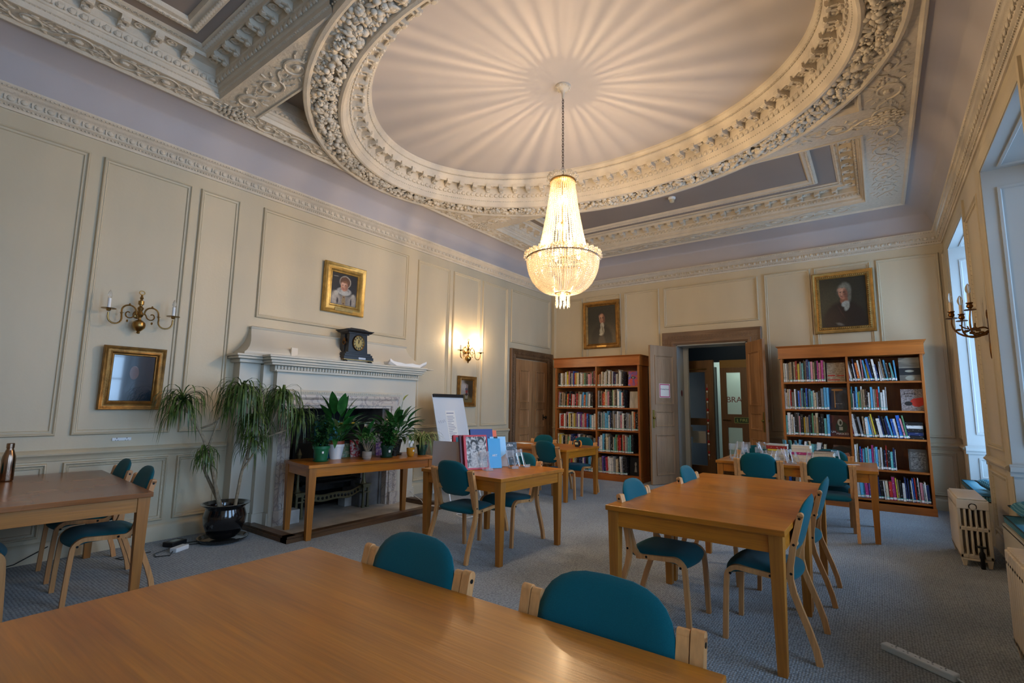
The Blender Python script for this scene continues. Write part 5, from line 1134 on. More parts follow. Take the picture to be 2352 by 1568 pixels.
m = MB(); m.box(-.012, 0, -.03, .03, -.12, .14); m.ball((-.01, 0, -.2), (.008, .02, .09), 8, 5); m.ball((-.01, 0, .14), (.01, .03, .05), 8, 5); m.obj('back_plate', BRONZE, t)
for k, (dx, dyy, dz) in enumerate(((-.26, .05, .14), (-.17, .20, .13), (-.13, -.04, .20))):
    m = MB(); m.tube(bez((-.01, 0, -.02), (-.12, dyy*.3, -.12), (dx-.03, dyy, -.04), (dx, dyy, dz-.02), 10), [.012-.0006*i for i in range(11)], 7)
    m.tube(bez((-.01, 0, .0), (-.06, dyy*.2, .06), (-.12, dyy*.8, -.05), (dx*.8, dyy*.9, .06), 8), .006, 6)
    for i in range(4): m.ball((dx*(.3+.18*i), dyy*(.2+.2*i), -.05+.02*i), (.022, .01, .012), 6, 4)
    m.lathe([(.006, -.02), (.045, -.014), (.048, -.008), (.012, -.004), (.012, .004), (.024, .015), (.026, .03), (.018, .045), (.028, .055), (.028, .06)], 14, (dx, dyy, dz)); m.obj('branch', BRONZE, t)
    m = MB(); m.lathe([(.014, .055), (.0135, .15)], 12); m.obj('candle_tube', mat('cream_candle_tube', (.62, .50, .36), .5), t, loc=(dx, dyy, dz))
    m = MB(); m.lathe([(.012, .15), (.022, .175), (.024, .195), (.018, .22), (.008, .24), (0, .25)], 14); m.obj('bulb', mat('clear_bulb_glass', (.92, .92, .92), .05), t, loc=(dx, dyy, dz))

# ================================================================== CHANDELIER
CX, CYY = -2.50, 4.22
ch = thing('crystal_chandelier', 'large lit basket chandelier of crystal strings hanging from the oval ceiling', 'chandelier', (CX, CYY, 2.34))
Z0 = 2.34
def chobj(m, n, mt, **k): o = m.obj(n, mt, **k); o.parent = ch; o.matrix_parent_inverse = Matrix.Translation((-CX, -CYY, -Z0)); return o
m = MB(); m.lathe([(.085, 4.75), (.083, 4.735), (.06, 4.72), (.03, 4.70), (.022, 4.69), (.014, 4.66), (.012, 4.61)], 24, (CX, CYY, 0))
for i in range(12): m.ball((CX+.065*math.cos(i*PI/6), CYY+.065*math.sin(i*PI/6), 4.728), (.018, .018, .010), 6, 4)
chobj(m, 'ceiling_rose', PLASTER)
m = MB(); n = 30; zc0, zc1 = 3.70, 4.62
for i in range(n):
    z = zc0+(zc1-zc0)*(i+.5)/n; a = PI/2*(i % 2)
    m.tube([(CX+math.cos(a)*.010*math.cos(b), CYY+math.sin(a)*.010*math.cos(b), z+.021*math.sin(b)) for b in [2*PI*j/10 for j in range(11)]], .0028, 5)
chobj(m, 'chain', mat('dark_bronze_chain', (.05, .035, .02), .4, .9))
m = MB()
for r, z in ((.125, 3.675), (.235, 2.955), (.36, 2.86), (.075, 2.50)):
    m.tube([(CX+r*math.cos(a), CYY+r*math.sin(a), z) for a in [2*PI*i/40 for i in range(41)]], .007, 6)
m.tube([(CX, CYY, 2.52), (CX, CYY, 3.72)], .009, 8); m.lathe([(.02, 3.2), (.03, 3.22), (.02, 3.25)], 10, (CX, CYY, 0))
for i in range(6):
    a = i*PI/3; m.tube([(CX, CYY, 2.88), (CX+.24*math.cos(a), CYY+.24*math.sin(a), 2.86)], .006, 6); m.tube([(CX, CYY, 3.675), (CX+.125*math.cos(a), CYY+.125*math.sin(a), 3.675)], .005, 6)
m.lathe([(.125, 3.67), (.135, 3.675), (.135, 3.69), (.125, 3.70)], 32, (CX, CYY, 0)); chobj(m, 'frame', BRASS)
def octa(m, c, r, h=None, T=None): m.ball(c, (r, r, h or r), 6, 4, T=T)
# one string of each kind, copied round the frame
def ring_copies(mb, name, cnt, first_a=0):
    o = chobj(mb, name, CRYSTAL, smooth=False); o.matrix_parent_inverse = Matrix.Identity(4); o.location = (0, 0, -Z0)
    for i in range(1, cnt):
        d = o.copy(); COL.objects.link(d); d.rotation_euler = (0, 0, 2*PI*i/cnt)
    return o
m = MB(); nb = 34
for i in range(nb):
    t_ = i/(nb-1); z = 3.665-.70*t_; r = .123+.11*(t_**1.35); octa(m, (r, 0, z), .0085+.004*t_, .0105)
    if i % 1 == 0: octa(m, (r, 0, z-.0105), .004, .003)
ring_copies(m, 'crystal_strand', 38)
m = MB(); nb = 27
for i in range(nb):
    t_ = i/(nb-1); a = t_*PI*.47; r = .075+.285*math.cos(a)**.9 if math.cos(a) > 0 else .075; z = 2.855-.355*math.sin(a)/math.sin(PI*.47)
    octa(m, (r, 0, z), .0125*(1-.5*t_), .0125*(1-.35*t_))
ring_copies(m, 'basket_strand', 84)
m = MB()
for i in range(8): t_ = i/7; octa(m, (.235+.125*t_, 0, 2.955-.095*t_+.02*math.sin(t_*PI)), .010)
ring_copies(m, 'shoulder_strand', 60)
m = MB()
for k in range(5): a = (k-2)*.35; m.ball((.365+.012*abs(k-2)*-1+.02, math.sin(a)*.035, 2.885+.018*math.cos(a*1.5)), (.010, .009, .016), 6, 4)
m.ball((.392, 0, 2.875), (.010, .010, .014), 6, 4); ring_copies(m, 'rim_ornament', 34)
m = MB()
for k in range(5): a = (k-2)*.5; m.ball((.135+.02*math.cos(a), math.sin(a)*.030, 3.715+.022*math.cos(a)), (.009, .008, .018), 6, 4)
m.ball((.16, 0, 3.70), (.008, .008, .012), 6, 4); ring_copies(m, 'crown_ornament', 12)
m = MB()
for k in range(1, 5): m.ball((.068, 0, 2.50-.016*k), .007, 6, 4)
m.lathe([(0, 2.435), (.006, 2.425), (.008, 2.375), (.005, 2.36), (0, 2.35)], 6, (.066, 0, 0)); ring_copies(m, 'crystal_drop', 10)
bm_ = mat('chandelier_bulb', (1, .8, .5), .3, emit=(1, .70, .36), estr=55)
blb = []
for i in range(6): a = i*PI/3+.3; blb.append((.24*math.cos(a), .24*math.sin(a), 2.90))
for i in range(3): a = i*2*PI/3; blb += [(.045*math.cos(a), .045*math.sin(a), 3.16), (.045*math.cos(a+1), .045*math.sin(a+1), 3.44)]
blb.append((0, 0, 2.43))
for x, y, z in blb:
    m = MB(); m.lathe([(.008, 0), (.016, .02), (.018, .035), (.012, .055), (.005, .07), (0, .075)], 10, (CX+x, CYY+y, z)); chobj(m, 'bulb', bm_)
for i in range(6):
    a = i*PI/3+.3; lamp('chandelier_light', (CX+.24*math.cos(a), CYY+.24*math.sin(a), 2.99), 27, .03)
for z, wt, q in ((3.24, 46, .4), (3.20, 38, 3.0), (3.53, 10, 1.7)): lamp('chandelier_light', (CX+.04*math.cos(q), CYY+.04*math.sin(q), z), wt, .007)
lamp('chandelier_light', (CX, CYY, 2.40), 16, .02)

# ================================================================== RADIATORS AND WINDOW SEAT
def radiator(x0, y0, n, label, h=.60, w=.225, p=.058, valve=True):
    t = thing('cast_iron_radiator', label, 'radiator', (x0+w/2, y0, 0))
    m = MB(); T0 = .046
    for i in range(6):
        x = -w/2+.018+i*(w-.036)/5
        if i == 0: a, b = -w/2, -w/2+.028
        elif i == 5: a, b = w/2-.028, w/2
        else: a, b = x-.009, x+.009
        m.box(a, b, -T0/2, T0/2, .07, h-.07)
    m.box(-w/2, w/2, -.029, .029, h-.10, h-.018); m.box(-w/2+.012, w/2-.012, -.029, .029, h-.018, h-.004)
    m.box(-w/2+.005, w/2-.005, -T0/2, T0/2, .31, .345); m.box(-w/2, w/2, -T0/2, T0/2, .07, .105); m.box(-w/2+.01, w/2-.01, -T0/2, T0/2, .05, .07)
    first = m.obj('section', RADW, t, smooth=False, bevel=.007)
    for i in range(1, n):
        d = first.copy(); COL.objects.link(d); d.location = (0, i*p, 0)
    for y in (0, (n-1)*p):
        for s in (-1, 1):
            q = MB(); q.taper(s*(w/2-.028), y, 0, .07, .012, .022, .016, .022); q.obj('foot', RADW, t, smooth=False, bevel=.004)
    q = MB(); q.tube([(0, -T0/2-.012, h-.075), (0, (n-1)*p+.03, h-.075)], .022, 14); q.tube([(0, -T0/2, h-.075), (0, -T0/2-.006, h-.075)], .03, 14); q.obj('connector', RADW, t)
    if valve:
        q = MB(); q.tube([(.03, -.06, 0), (.03, -.06, .10)], .016, 10); q.tube([(.03, -.06, .08), (.03, 0, .08)], .014, 10); q.lathe([(.02, .09), (.022, .13), (.012, .15), (.008, .18)], 12, (.03, -.06, 0)); q.lathe([(.008, .18), (.034, .18), (.034, .192), (.008, .194)], 14, (.03, -.06, 0)); q.obj('valve', BLACKM, t)
    return t
radiator(.505, 6.22, 12, 'cream cast iron radiator with slotted end, beside the far window seat')
radiator(.535, 4.02-.058*16, 19, 'cream cast iron radiator cut off at the right edge of the picture', valve=False)

def quilt_mat():
    m = bpy.data.materials.new('teal_patterned_cushion'); m.use_nodes = True; nt = m.node_tree; b = nt.nodes['Principled BSDF']; b.inputs['Roughness'].default_value = .8
    tc = nt.nodes.new('ShaderNodeTexCoord'); mp = nt.nodes.new('ShaderNodeMapping'); mp.inputs['Scale'].default_value = (60, 60, 60); mp.inputs['Rotation'].default_value = (0, 0, .78); nt.links.new(tc.outputs['Object'], mp.inputs[0])
    c = nt.nodes.new('ShaderNodeTexVoronoi'); c.inputs['Scale'].default_value = 1; c.inputs['Randomness'].default_value = 0; nt.links.new(mp.outputs[0], c.inputs[0])
    r = nt.nodes.new('ShaderNodeValToRGB'); r.color_ramp.elements[0].position = .25; r.color_ramp.elements[0].color = (.30, .55, .60, 1); r.color_ramp.elements[1].position = .4; r.color_ramp.elements[1].color = (.01, .13, .20, 1)
    nt.links.new(c.outputs['Distance'], r.inputs[0]); nt.links.new(r.outputs[0], b.inputs['Base Color']); return m
QM = quilt_mat(); PIPE = mat('dark_green_piping', (.006, .02, .02), .8)
def cushion(name, w, d, h, loc, rot, label, pil=False):
    m = MB(); n = 12; vs = []; fs = []
    for sd in (1, -1):
        for j in range(n+1):
            for i in range(n+1):
                u, v = -1+2*i/n, -1+2*j/n; e = (1-u**4)*(1-v**4) if not pil else ((1-u**4)*(1-v**4))**.6
                vs.append((u*w/2*(1-.05*v*v*pil), v*d/2*(1-.05*u*u*pil), sd*(h/2*e*(1 if pil else .3)+(0 if pil else h*.35))))
    W2 = n+1; b = W2*W2
    for j in range(n):
        for i in range(n): q = j*W2+i; fs += [(q, q+1, q+W2+1, q+W2), (b+q, b+q+W2, b+q+W2+1, b+q+1)]
    for i in range(n): fs += [(i, b+i, b+i+1, i+1), (n*W2+i, n*W2+i+1, b+n*W2+i+1, b+n*W2+i)]
    for j in range(n): fs += [(j*W2, (j+1)*W2, b+(j+1)*W2, b+j*W2), (j*W2+n, b+j*W2+n, b+(j+1)*W2+n, (j+1)*W2+n)]
    m.add(vs, fs); t = thing(name, label, 'cushion', loc); t.rotation_euler = rot; m.obj('cover', QM, t, angle=60)
    q = MB(); c = [(-w/2, -d/2, 0), (w/2, -d/2, 0), (w/2, d/2, 0), (-w/2, d/2, 0), (-w/2, -d/2, 0)]; k = .95 if pil else 1
    q.tube([(a*k, b_*k, (0 if pil else h*.35)) for a, b_, z in c], .006, 6); q.obj('piping', PIPE, t); return t
for k, (a, b) in enumerate(WINS[:2]):
    w = ('far', 'near')[k]
    cushion('seat_pad', .60, b-a-.04, .07, (1.10, (a+b)/2, .468), (0, 0, 0), 'teal patterned seat pad filling the %s window seat' % w)
cushion('pillow', .34, .34, .10, (1.06, 7.75, .57), (.1, -.15, .2), 'teal patterned pillow lying on the far window seat', True)
cushion('pillow', .30, .30, .10, (.98, 7.47, .575), (.25, .1, .5), 'dark teal pillow leaning against the pier on the far window seat', True)
cushion('pillow', .42, .42, .13, (1.05, 5.86, .585), (.1, -.1, .1), 'teal patterned pillow on the near window seat at the right edge', True)

# ================================================================== POTTED PLANTS
def strap_leaf(m, base, az, L, el, droop, w, n=7, mi=0):
    """arching narrow leaf"""
    p = Vector(base); pts = []; e = el
    for i in range(n+1):
        pts.append(p.copy()); d = Vector((math.cos(az)*math.cos(e), math.sin(az)*math.cos(e), math.sin(e))); p = p+d*(L/n); e -= droop/n*(1+i*.25)
        e = max(e, -1.45)
    sd = Vector((-math.sin(az), math.cos(az), 0)); vs = []
    for i, q in enumerate(pts):
        t = i/n; ww = w*(.55+.45*math.sin(min(1, t*2.2)*PI/2))*(1-t**3) ; vs += [q-sd*ww/2, q+Vector((0, 0, -ww*.12)), q+sd*ww/2]
    m.add(vs, [(i*3+k, i*3+k+1, i*3+k+4, i*3+k+3) for i in range(n) for k in (0, 1)], mi)
def broad_leaf(m, base, az, L, el, droop, w, mi=0, stalk=0.0, curl=.15):
    p = Vector(base); e = el
    if stalk:
        d = Vector((math.cos(az)*math.cos(el), math.sin(az)*math.cos(el), math.sin(el))); q = p+d*stalk; m.tube([p, p+d*stalk*.5+Vector((0, 0, stalk*.05)), q], .0028, 5, mi); p = q
    n = 8; pts = []
    for i in range(n+1):
        pts.append(p.copy()); d = Vector((math.cos(az)*math.cos(e), math.sin(az)*math.cos(e), math.sin(e))); p = p+d*(L/n); e -= droop/n
    sd = Vector((-math.sin(az), math.cos(az), 0)); vs = []
    for i, q in enumerate(pts):
        t = i/n; ww = w*math.sin(PI*t**.8)**.8*(1-.15*t) if 0 < t < 1 else .002; up = Vector((0, 0, ww*curl)); vs += [q-sd*ww/2+up, q, q+sd*ww/2+up]
    m.add(vs, [(i*3+k, i*3+k+1, i*3+k+4, i*3+k+3) for i in range(n) for k in (0, 1)], mi)
def pot_shape(prof, mt, root, z=0, name='pot', n=28):
    m = MB(); m.lathe(prof, n); return m.obj(name, mt, root, loc=(0, 0, z))
# dracaena in the black glazed pot
dr = thing('dracaena_plant', 'tall dracaena with drooping strap leaves in a glossy black pot by the wall', 'potted plant', (-5.33, 2.42, 0))
pot_shape([(.115, .02), (.15, .06), (.185, .15), (.195, .22), (.18, .27), (.172, .295), (.185, .315), (.215, .335), (.222, .345), (.205, .345), (.17, .32), (.16, .29), (.16, .285)], CERAM, dr, .02)
pot_shape([(0, 0), (.17, 0), (.20, .01), (.225, .035), (.228, .045), (.215, .045), (.19, .02), (0, .018)], CERAM, dr, 0, 'saucer')
m = MB(); m.lathe([(.165, .285), (.10, .295), (0, .30)], 20, (0, 0, .02)); m.obj('soil', SOIL, dr)
def W2L(x, y, z): return (x+5.33, y-2.42, z)
tufts = [((-5.42, 1.98, 1.37), 95, .47, 'a'), ((-5.28, 2.46, 1.45), 130, .52, 'b'), ((-5.30, 2.62, 1.16), 70, .42, 'c'), ((-5.22, 2.86, 1.40), 110, .48, 'd'), ((-5.30, 2.17, .86), 45, .25, 'e'), ((-5.15, 2.55, .98), 45, .36, 'f'), ((-5.2, 3.06, 1.20), 60, .45, 'g')]
stems = [[(-5.42, 2.42, .30), (-5.44, 2.33, .60), (-5.46, 2.26, .88), (-5.47, 2.20, 1.04), (-5.46, 2.08, 1.20), tufts[0][0]], [(-5.46, 2.26, .90), (-5.36, 2.30, 1.20), (-5.34, 2.38, 1.28), tufts[1][0]], [(-5.42, 2.42, .30), (-5.50, 2.30, .60), (-5.40, 2.20, .74), (-5.32, 2.18, .82), tufts[4][0]],
         [(-5.25, 2.47, .30), (-5.24, 2.50, .62), (-5.26, 2.54, .78), (-5.25, 2.60, 1.05), tufts[2][0]], [(-5.24, 2.50, .66), (-5.20, 2.66, .95), (-5.20, 2.76, 1.14), tufts[3][0]], [(-5.25, 2.56, .78), (-5.18, 2.52, .95), tufts[5][0]], [(-5.20, 2.70, 1.0), (-5.18, 2.95, 1.08), tufts[6][0]], [(-5.42, 2.40, .30), (-5.40, 2.28, .75), (-5.44, 2.2, 1.0), (-5.46, 2.10, 1.2)], [(-5.46, 2.18, 1.10), (-5.40, 2.26, 1.14), (-5.34, 2.30, 1.2)]]
for s in stems:
    m = MB(); pp = [Vector(W2L(*q)) for q in s]; k = len(pp); r0 = .017 if s[0][2] < .4 else .011; m.tube(pp, [r0*(1-.45*i/(k-1)) for i in range(k)], 8); m.obj('stem', BARK, dr)
for c, n, L, _ in tufts:
    m = MB(); c = W2L(*c)
    for i in range(n):
        el = R.uniform(.1, 1.35); az = R.uniform(0, 2*PI); l = L*R.uniform(.7, 1.08)
        if math.cos(az) < -.3 and c[0] < .0: l *= .72
        strap_leaf(m, (c[0]+R.uniform(-.01, .01), c[1]+R.uniform(-.01, .01), c[2]+R.uniform(-.05, .04)), az, l, el, R.uniform(1.9, 2.9)+el*.5, .015*R.uniform(.8, 1.3), 8)
    for i in range(n//3):
        strap_leaf(m, (c[0], c[1], c[2]-R.uniform(.03, .10)), R.uniform(0, 2*PI), L*R.uniform(.6, 1.0), R.uniform(-.3, .3), R.uniform(1.6, 2.4), .012, 7)
    m.obj('leaf_cluster', LEAFD, dr, angle=60)

HT = .741
def potted(name, x, y, label, prof, mt, saucer=None, soil=True):
    t = thing(name, label, 'potted plant', (x, y, HT))
    z = 0
    if saucer: pot_shape([(0, 0), (saucer*.85, 0), (saucer, .014), (saucer*.96, .016), (saucer*.8, .004), (0, .004)], mt, t, 0, 'saucer'); z = .005
    pot_shape(prof, mt, t, z)
    if soil: m = MB(); r = prof[-1][0]; m.lathe([(r+.002, prof[-1][1]), (0, prof[-1][1]+.006)], 16, (0, 0, z)); m.obj('soil', SOIL, t)
    return t
GRN = mat('green_plastic_pot', (.01, .13, .05), .35); DGRN = mat('dark_green_plastic_pot', (.008, .05, .03), .35); YEL = mat('mustard_ceramic', (.55, .27, .02), .25, coat=.6); STN = mat('grey_striped_stoneware', (.30, .27, .23), .6); TERR = mat('terracotta_plastic', (.28, .06, .025), .5); BLP = mat('black_plant_pot', (.012, .014, .013), .4)
def std(r0, r1, h, lip=.006): return [(r0, 0), (r0, .004), (r1*.96, h*.82), (r1+lip, h*.83), (r1+lip, h), (r1-.002, h), (r1-.006, h*.86)]
def sticker(t, x, y, z, s=.02):
    m = MB(); m.box(x-.0015, x+.0015, y-s/2, y+s/2, z-s/2, z+s/2); m.obj('price_sticker', PAPER, t, smooth=False)
t = potted('bushy_potted_plant', -4.90, 3.17, 'bushy small-leaved plant in a bright green pot, nearest the dracaena', std(.062, .085, .16), GRN, .085)
m = MB()
for i in range(16):
    a = i*2.4; r = .02+.006*i; tip = Vector((math.cos(a)*(.03+.010*i)*.8, math.sin(a)*(.03+.010*i)*.8, .22+.26*(1-(i/16)**1.6)+R.uniform(-.02, .02))); m.tube([(math.cos(a)*.02, math.sin(a)*.02, .14), tip*.6+Vector((0, 0, .06)), tip], .0025, 4)
    for k in range(13):
        q = Vector((math.cos(a)*.02, math.sin(a)*.02, .14)).lerp(tip, .18+.82*k/12)
        for s in range(2): broad_leaf(m, q, R.uniform(0, 6.28), R.uniform(.05, .075), R.uniform(-.3, .6), .8, .034)
m.obj('foliage', LEAFB, t, angle=60); sticker(t, .078, -.03, .10, .022)
t = potted('peace_lily', -5.00, 3.42, 'peace lily with large glossy leaves in a white pot, second from the left', std(.062, .088, .165, .002), WHITEPL)
pot_shape([(.07, .12), (.084, .165), (.088, .165), (.088, .20), (.08, .20), (.076, .185)], TERR, t, 0, 'inner_pot')
m = MB()
for az, L, el, dp, w, st in [(-1.9, .29, 1.25, .4, .13, .30), (-1.0, .28, 1.38, .3, .12, .32), (-.2, .27, 1.35, .4, .12, .32), (1.0, .27, 1.25, .5, .12, .30), (.3, .27, 1.42, .3, .12, .28), (-1.4, .25, 1.1, .6, .11, .28), (1.6, .26, .75, 1.2, .085, .22), (1.9, .24, .5, 1.4, .08, .2), (-2.6, .22, .6, 1.2, .08, .18), (.4, .24, .4, 1.7, .08, .18), (.8, .24, .3, 1.9, .075, .16), (-.6, .2, .3, 1.9, .07, .15), (3.0, .22, 1.0, .9, .08, .22), (-1.5, .2, .9, .9, .07, .2), (1.3, .22, .95, .9, .08, .25), (.1, .2, .8, 1.2, .07, .2), (2.3, .22, .8, 1.0, .075, .2), (-2.2, .22, .95, 1.0, .085, .2), (1.5, .22, .2, 1.8, .07, .12), (.6, .24, 1.0, .8, .085, .24)]:
    broad_leaf(m, (R.uniform(-.03, .03), R.uniform(-.03, .03), .18), az, L, el, dp, w, 0, st)
for i in range(22): broad_leaf(m, (R.uniform(-.04, .04), R.uniform(-.04, .04), .17), R.uniform(0, 6.28), R.uniform(.18, .28), R.uniform(.4, 1.3), R.uniform(.6, 1.5), R.uniform(.07, .11), 0, R.uniform(.12, .26))
m.obj('leaves', LEAFG, t, angle=60)
t = potted('small_jade_plant', -4.715, 3.63, 'small woody jade plant in a grey striped stoneware pot, in the middle', [(.042, 0), (.05, .02), (.051, .022), (.050, .026), (.052, .04), (.053, .042), (.052, .047), (.053, .085), (.048, .088), (.044, .075)], STN)
m = MB(); lf = MB()
for i in range(9):
    a = i*.72; e = Vector((math.cos(a)*R.uniform(.05, .09), math.sin(a)*R.uniform(.05, .09), R.uniform(.19, .27))); m.tube([(0, 0, .07), e*.45+Vector((0, 0, .03)), e], [.006, .005, .003], 6)
    for k in range(20):
        q = e+Vector((R.uniform(-.04, .04), R.uniform(-.04, .04), R.uniform(-.035, .045))); broad_leaf(lf, q, R.uniform(0, 6.28), .034, R.uniform(0, 1.3), .3, .018)
m.obj('woody_stem', BARK, t); lf.obj('foliage', LEAFM, t, angle=60)
t = potted('black_nursery_pot_plant', -4.93, 3.78, 'dark leafy plant in a tall black pot behind the striped stoneware pot', std(.06, .08, .16), BLP)
m = MB()
for i in range(16): broad_leaf(m, (R.uniform(-.03, .03), R.uniform(-.03, .03), .15), R.uniform(0, 6.28), R.uniform(.14, .22), R.uniform(.5, 1.3), R.uniform(.6, 1.4), .06, 0, R.uniform(.08, .2))
m.obj('leaves', LEAFG, t, angle=60)
t = potted('bushy_potted_plant', -4.72, 3.92, 'bushy dark plant in a dark green pot, right of the striped stoneware pot', std(.055, .07, .13), DGRN, .08); m = MB()
for i in range(14):
    a = i*2.4; tip = Vector((math.cos(a)*(.03+.009*i), math.sin(a)*(.03+.009*i), .18+.26*(1-(i/14)**2)+R.uniform(-.03, .03))); m.tube([(0, 0, .11), tip*.6+Vector((0, 0, .05)), tip], .0028, 4)
    for k in range(10):
        q = Vector((0, 0, .11)).lerp(tip, .25+.75*k/9)
        for s in range(2): broad_leaf(m, q, R.uniform(0, 6.28), R.uniform(.055, .085), R.uniform(-.4, .8), .8, .042)
m.obj('foliage', LEAFG, t, angle=60); sticker(t, .0705, -.02, .075, .028)
t = potted('peace_lily', -4.93, 4.20, 'peace lily with two greenish flowers in a black pot, behind the yellow cup', std(.07, .095, .18), BLP, .11)
m = MB()
for az, L, el, dp, w, st in [(-2.2, .24, 1.0, 1.0, .085, .22), (-1.3, .24, 1.15, .8, .08, .24), (-.4, .24, 1.0, 1.0, .08, .24), (.4, .26, .9, 1.0, .085, .24), (1.2, .24, .8, 1.1, .08, .24), (1.7, .26, .55, 1.3, .08, .2), (2.4, .22, .8, 1.2, .08, .2), (-2.9, .24, .8, 1.2, .08, .2), (0, .22, .4, 1.8, .07, .16), (.9, .24, .35, 1.8, .075, .16), (-1.0, .24, .5, 1.6, .075, .18), (1.4, .22, 1.2, .6, .08, .28), (-1.8, .22, .55, 1.6, .075, .18), (.7, .25, 1.15, .7, .085, .27), (1.9, .2, .2, 1.8, .07, .14), (3.0, .22, .4, 1.5, .07, .18)]:
    broad_leaf(m, (R.uniform(-.03, .03), R.uniform(-.03, .03), .17), az, L, el, dp, w, 0, st)
for i in range(34): broad_leaf(m, (R.uniform(-.04, .04), R.uniform(-.04, .04), .17), R.uniform(0, 6.28), R.uniform(.2, .3), R.uniform(.4, 1.3), R.uniform(.6, 1.5), R.uniform(.07, .10), 0, R.uniform(.14, .28))
m.obj('leaves', LEAFG, t, angle=60)
for a, z, k in ((1.35, .66, 1.0), (.9, .50, .8)):
    m = MB(); tp = Vector((math.cos(a)*.10, math.sin(a)*.10, z)); m.tube([(0, 0, .18), (tp.x*.5, tp.y*.5, z*.6), tp], .003, 5); broad_leaf(m, tp, a, .12*k, 1.0, .4, .055*k, 1, 0, .35); m.obj('flower', [LEAFM, mat('greenish_spathe', (.38, .48, .15), .5)], t, angle=60)
t = potted('small_variegated_plant', -4.78, 4.08, 'small pale-leaved twiggy plant between the green pot and the yellow cup', std(.035, .045, .07), BLP); m = MB()
for i in range(60):
    a = R.uniform(0, 6.28); r = R.uniform(.01, .07); broad_leaf(m, (math.cos(a)*r, math.sin(a)*r, R.uniform(.10, .26)), R.uniform(0, 6.28), .045, R.uniform(-.2, 1), .5, .02)
m.obj('foliage', LEAFS, t, angle=60)
t = potted('orchid_cup', -4.61, 4.19, 'small plant with an arching stem in a mustard yellow cup', [(.032, 0), (.038, .006), (.048, .04), (.050, .10), (.046, .102), (.044, .09)], YEL)
m = MB(); m.tube(bez((0, 0, .09), (.0, -.06, .28), (-.02, -.02, .30), (.0, .05, .22), 10), .0025, 5); m.ball((0, 0, .14), (.010, .03, .035), 8, 5, 1); m.ball((.005, -.02, .17), (.006, .025, .022), 8, 5, 1); m.ball((.005, .025, .165), (.006, .022, .022), 8, 5, 1); m.obj('flower', [LEAFM, mat('white_petal', (.72, .74, .74), .6)], t); sticker(t, .050, -.0, .07, .022)
t = potted('spider_plant', -4.66, 4.42, 'spider plant with pale arching leaves in a dark pot at the table end', std(.05, .068, .12), DGRN); m = MB()
for i in range(110): strap_leaf(m, (R.uniform(-.02, .02), R.uniform(-.02, .02), .11), R.uniform(0, 6.28), R.uniform(.28, .46), R.uniform(.95, 1.5), R.uniform(1.3, 2.7), .014, 8)
m.obj('leaves', LEAFS, t, angle=60)
# things propped behind the plants
def slab(name, w, h, th, loc, rz, tilt, mats, img, label, cat):
    m = cover_mb(w, h, th, img); o = m.obj(name, mats, smooth=False); o.location = loc; o.rotation_euler = (tilt, 0, rz); return tag(o, label, cat)
AX = PI/2
slab('seed_packet', .12, .16, .008, (-5.06, 3.60, HT), AX, -.15, [noisy_print('green_field_print', (.06, .14, .05), (.25, .22, .14), (20, 20, 60)), PAGES], [], 'green printed card propped behind the white pot', 'card')
slab('printed_booklet', .17, .20, .01, (-5.02, 3.72, HT), AX, -.15, [noisy_print('red_white_print', (.40, .02, .03), (.60, .50, .48), (30, 30, 30)), PAGES], [], 'red and white patterned booklet propped behind the plants', 'booklet')
slab('yellow_booklet', .20, .045, .16, (-5.07, 3.62, HT+.355), AX, 0, [mat('yellow_print', (.70, .45, .02), .5), PAGES], [], 'yellow booklet lying across the cards behind the plants', 'booklet')
slab('blue_carrier', .26, .42, .10, (-5.10, 3.40, HT), AX, -.05, [mat('sky_blue_bag', (.05, .35, .55), .6), mat('sky_blue_bag', (.05, .35, .55), .6)], [], 'sky blue carrier bag standing behind the white potted peace lily', 'bag')
slab('purple_card', .10, .16, .008, (-4.96, 4.0, HT), AX, -.1, [noisy_print('purple_pink_print', (.20, .06, .25), (.55, .30, .38), (30, 30, 30)), PAGES], [], 'purple and pink card behind the dark green pot', 'card')
slab('beige_card', .16, .40, .01, (-5.04, 3.93, HT), AX, -.1, [noisy_print('beige_floral_print', (.45, .38, .28), (.62, .55, .42), (20, 20, 20)), PAGES], [], 'beige picture card standing tall behind the plants', 'card')

# ================================================================== THINGS ON THE DISPLAY TABLE
def stood(name, x, y, w, h, th, rz, tilt, mats, img, label, txts=(), z=HT):
    m = cover_mb(w, h, th, img); o = m.obj(name, mats, smooth=False); o.location = (x, y, z+.002); o.rotation_euler = (tilt, 0, rz); tag(o, label, 'book', None)
    for tx, sz, mt, u, v in txts: text_mesh(tx, sz, mt, 'cover_lettering', o, basis((-w/2+u*w, -.0018, v*h), (1, 0, 0), (0, 0, 1), (0, -1, 0)), depth=.0004)
    return o
REDC = mat('red_cover', (.45, .02, .03), .35); BLUC = mat('azure_cover', (.03, .28, .58), .3); NAVC = mat('navy_cover', (.02, .04, .20), .3)
bwp = noisy_print('black_white_photo_print', (.02, .02, .02), (.50, .50, .50), (34, 34, 24), (.42, .60)); GR1 = mat('light_grey_ink', (.42, .42, .42), .4, var=.5, vscale=(50, 50, 50))
ANG = math.radians(62)
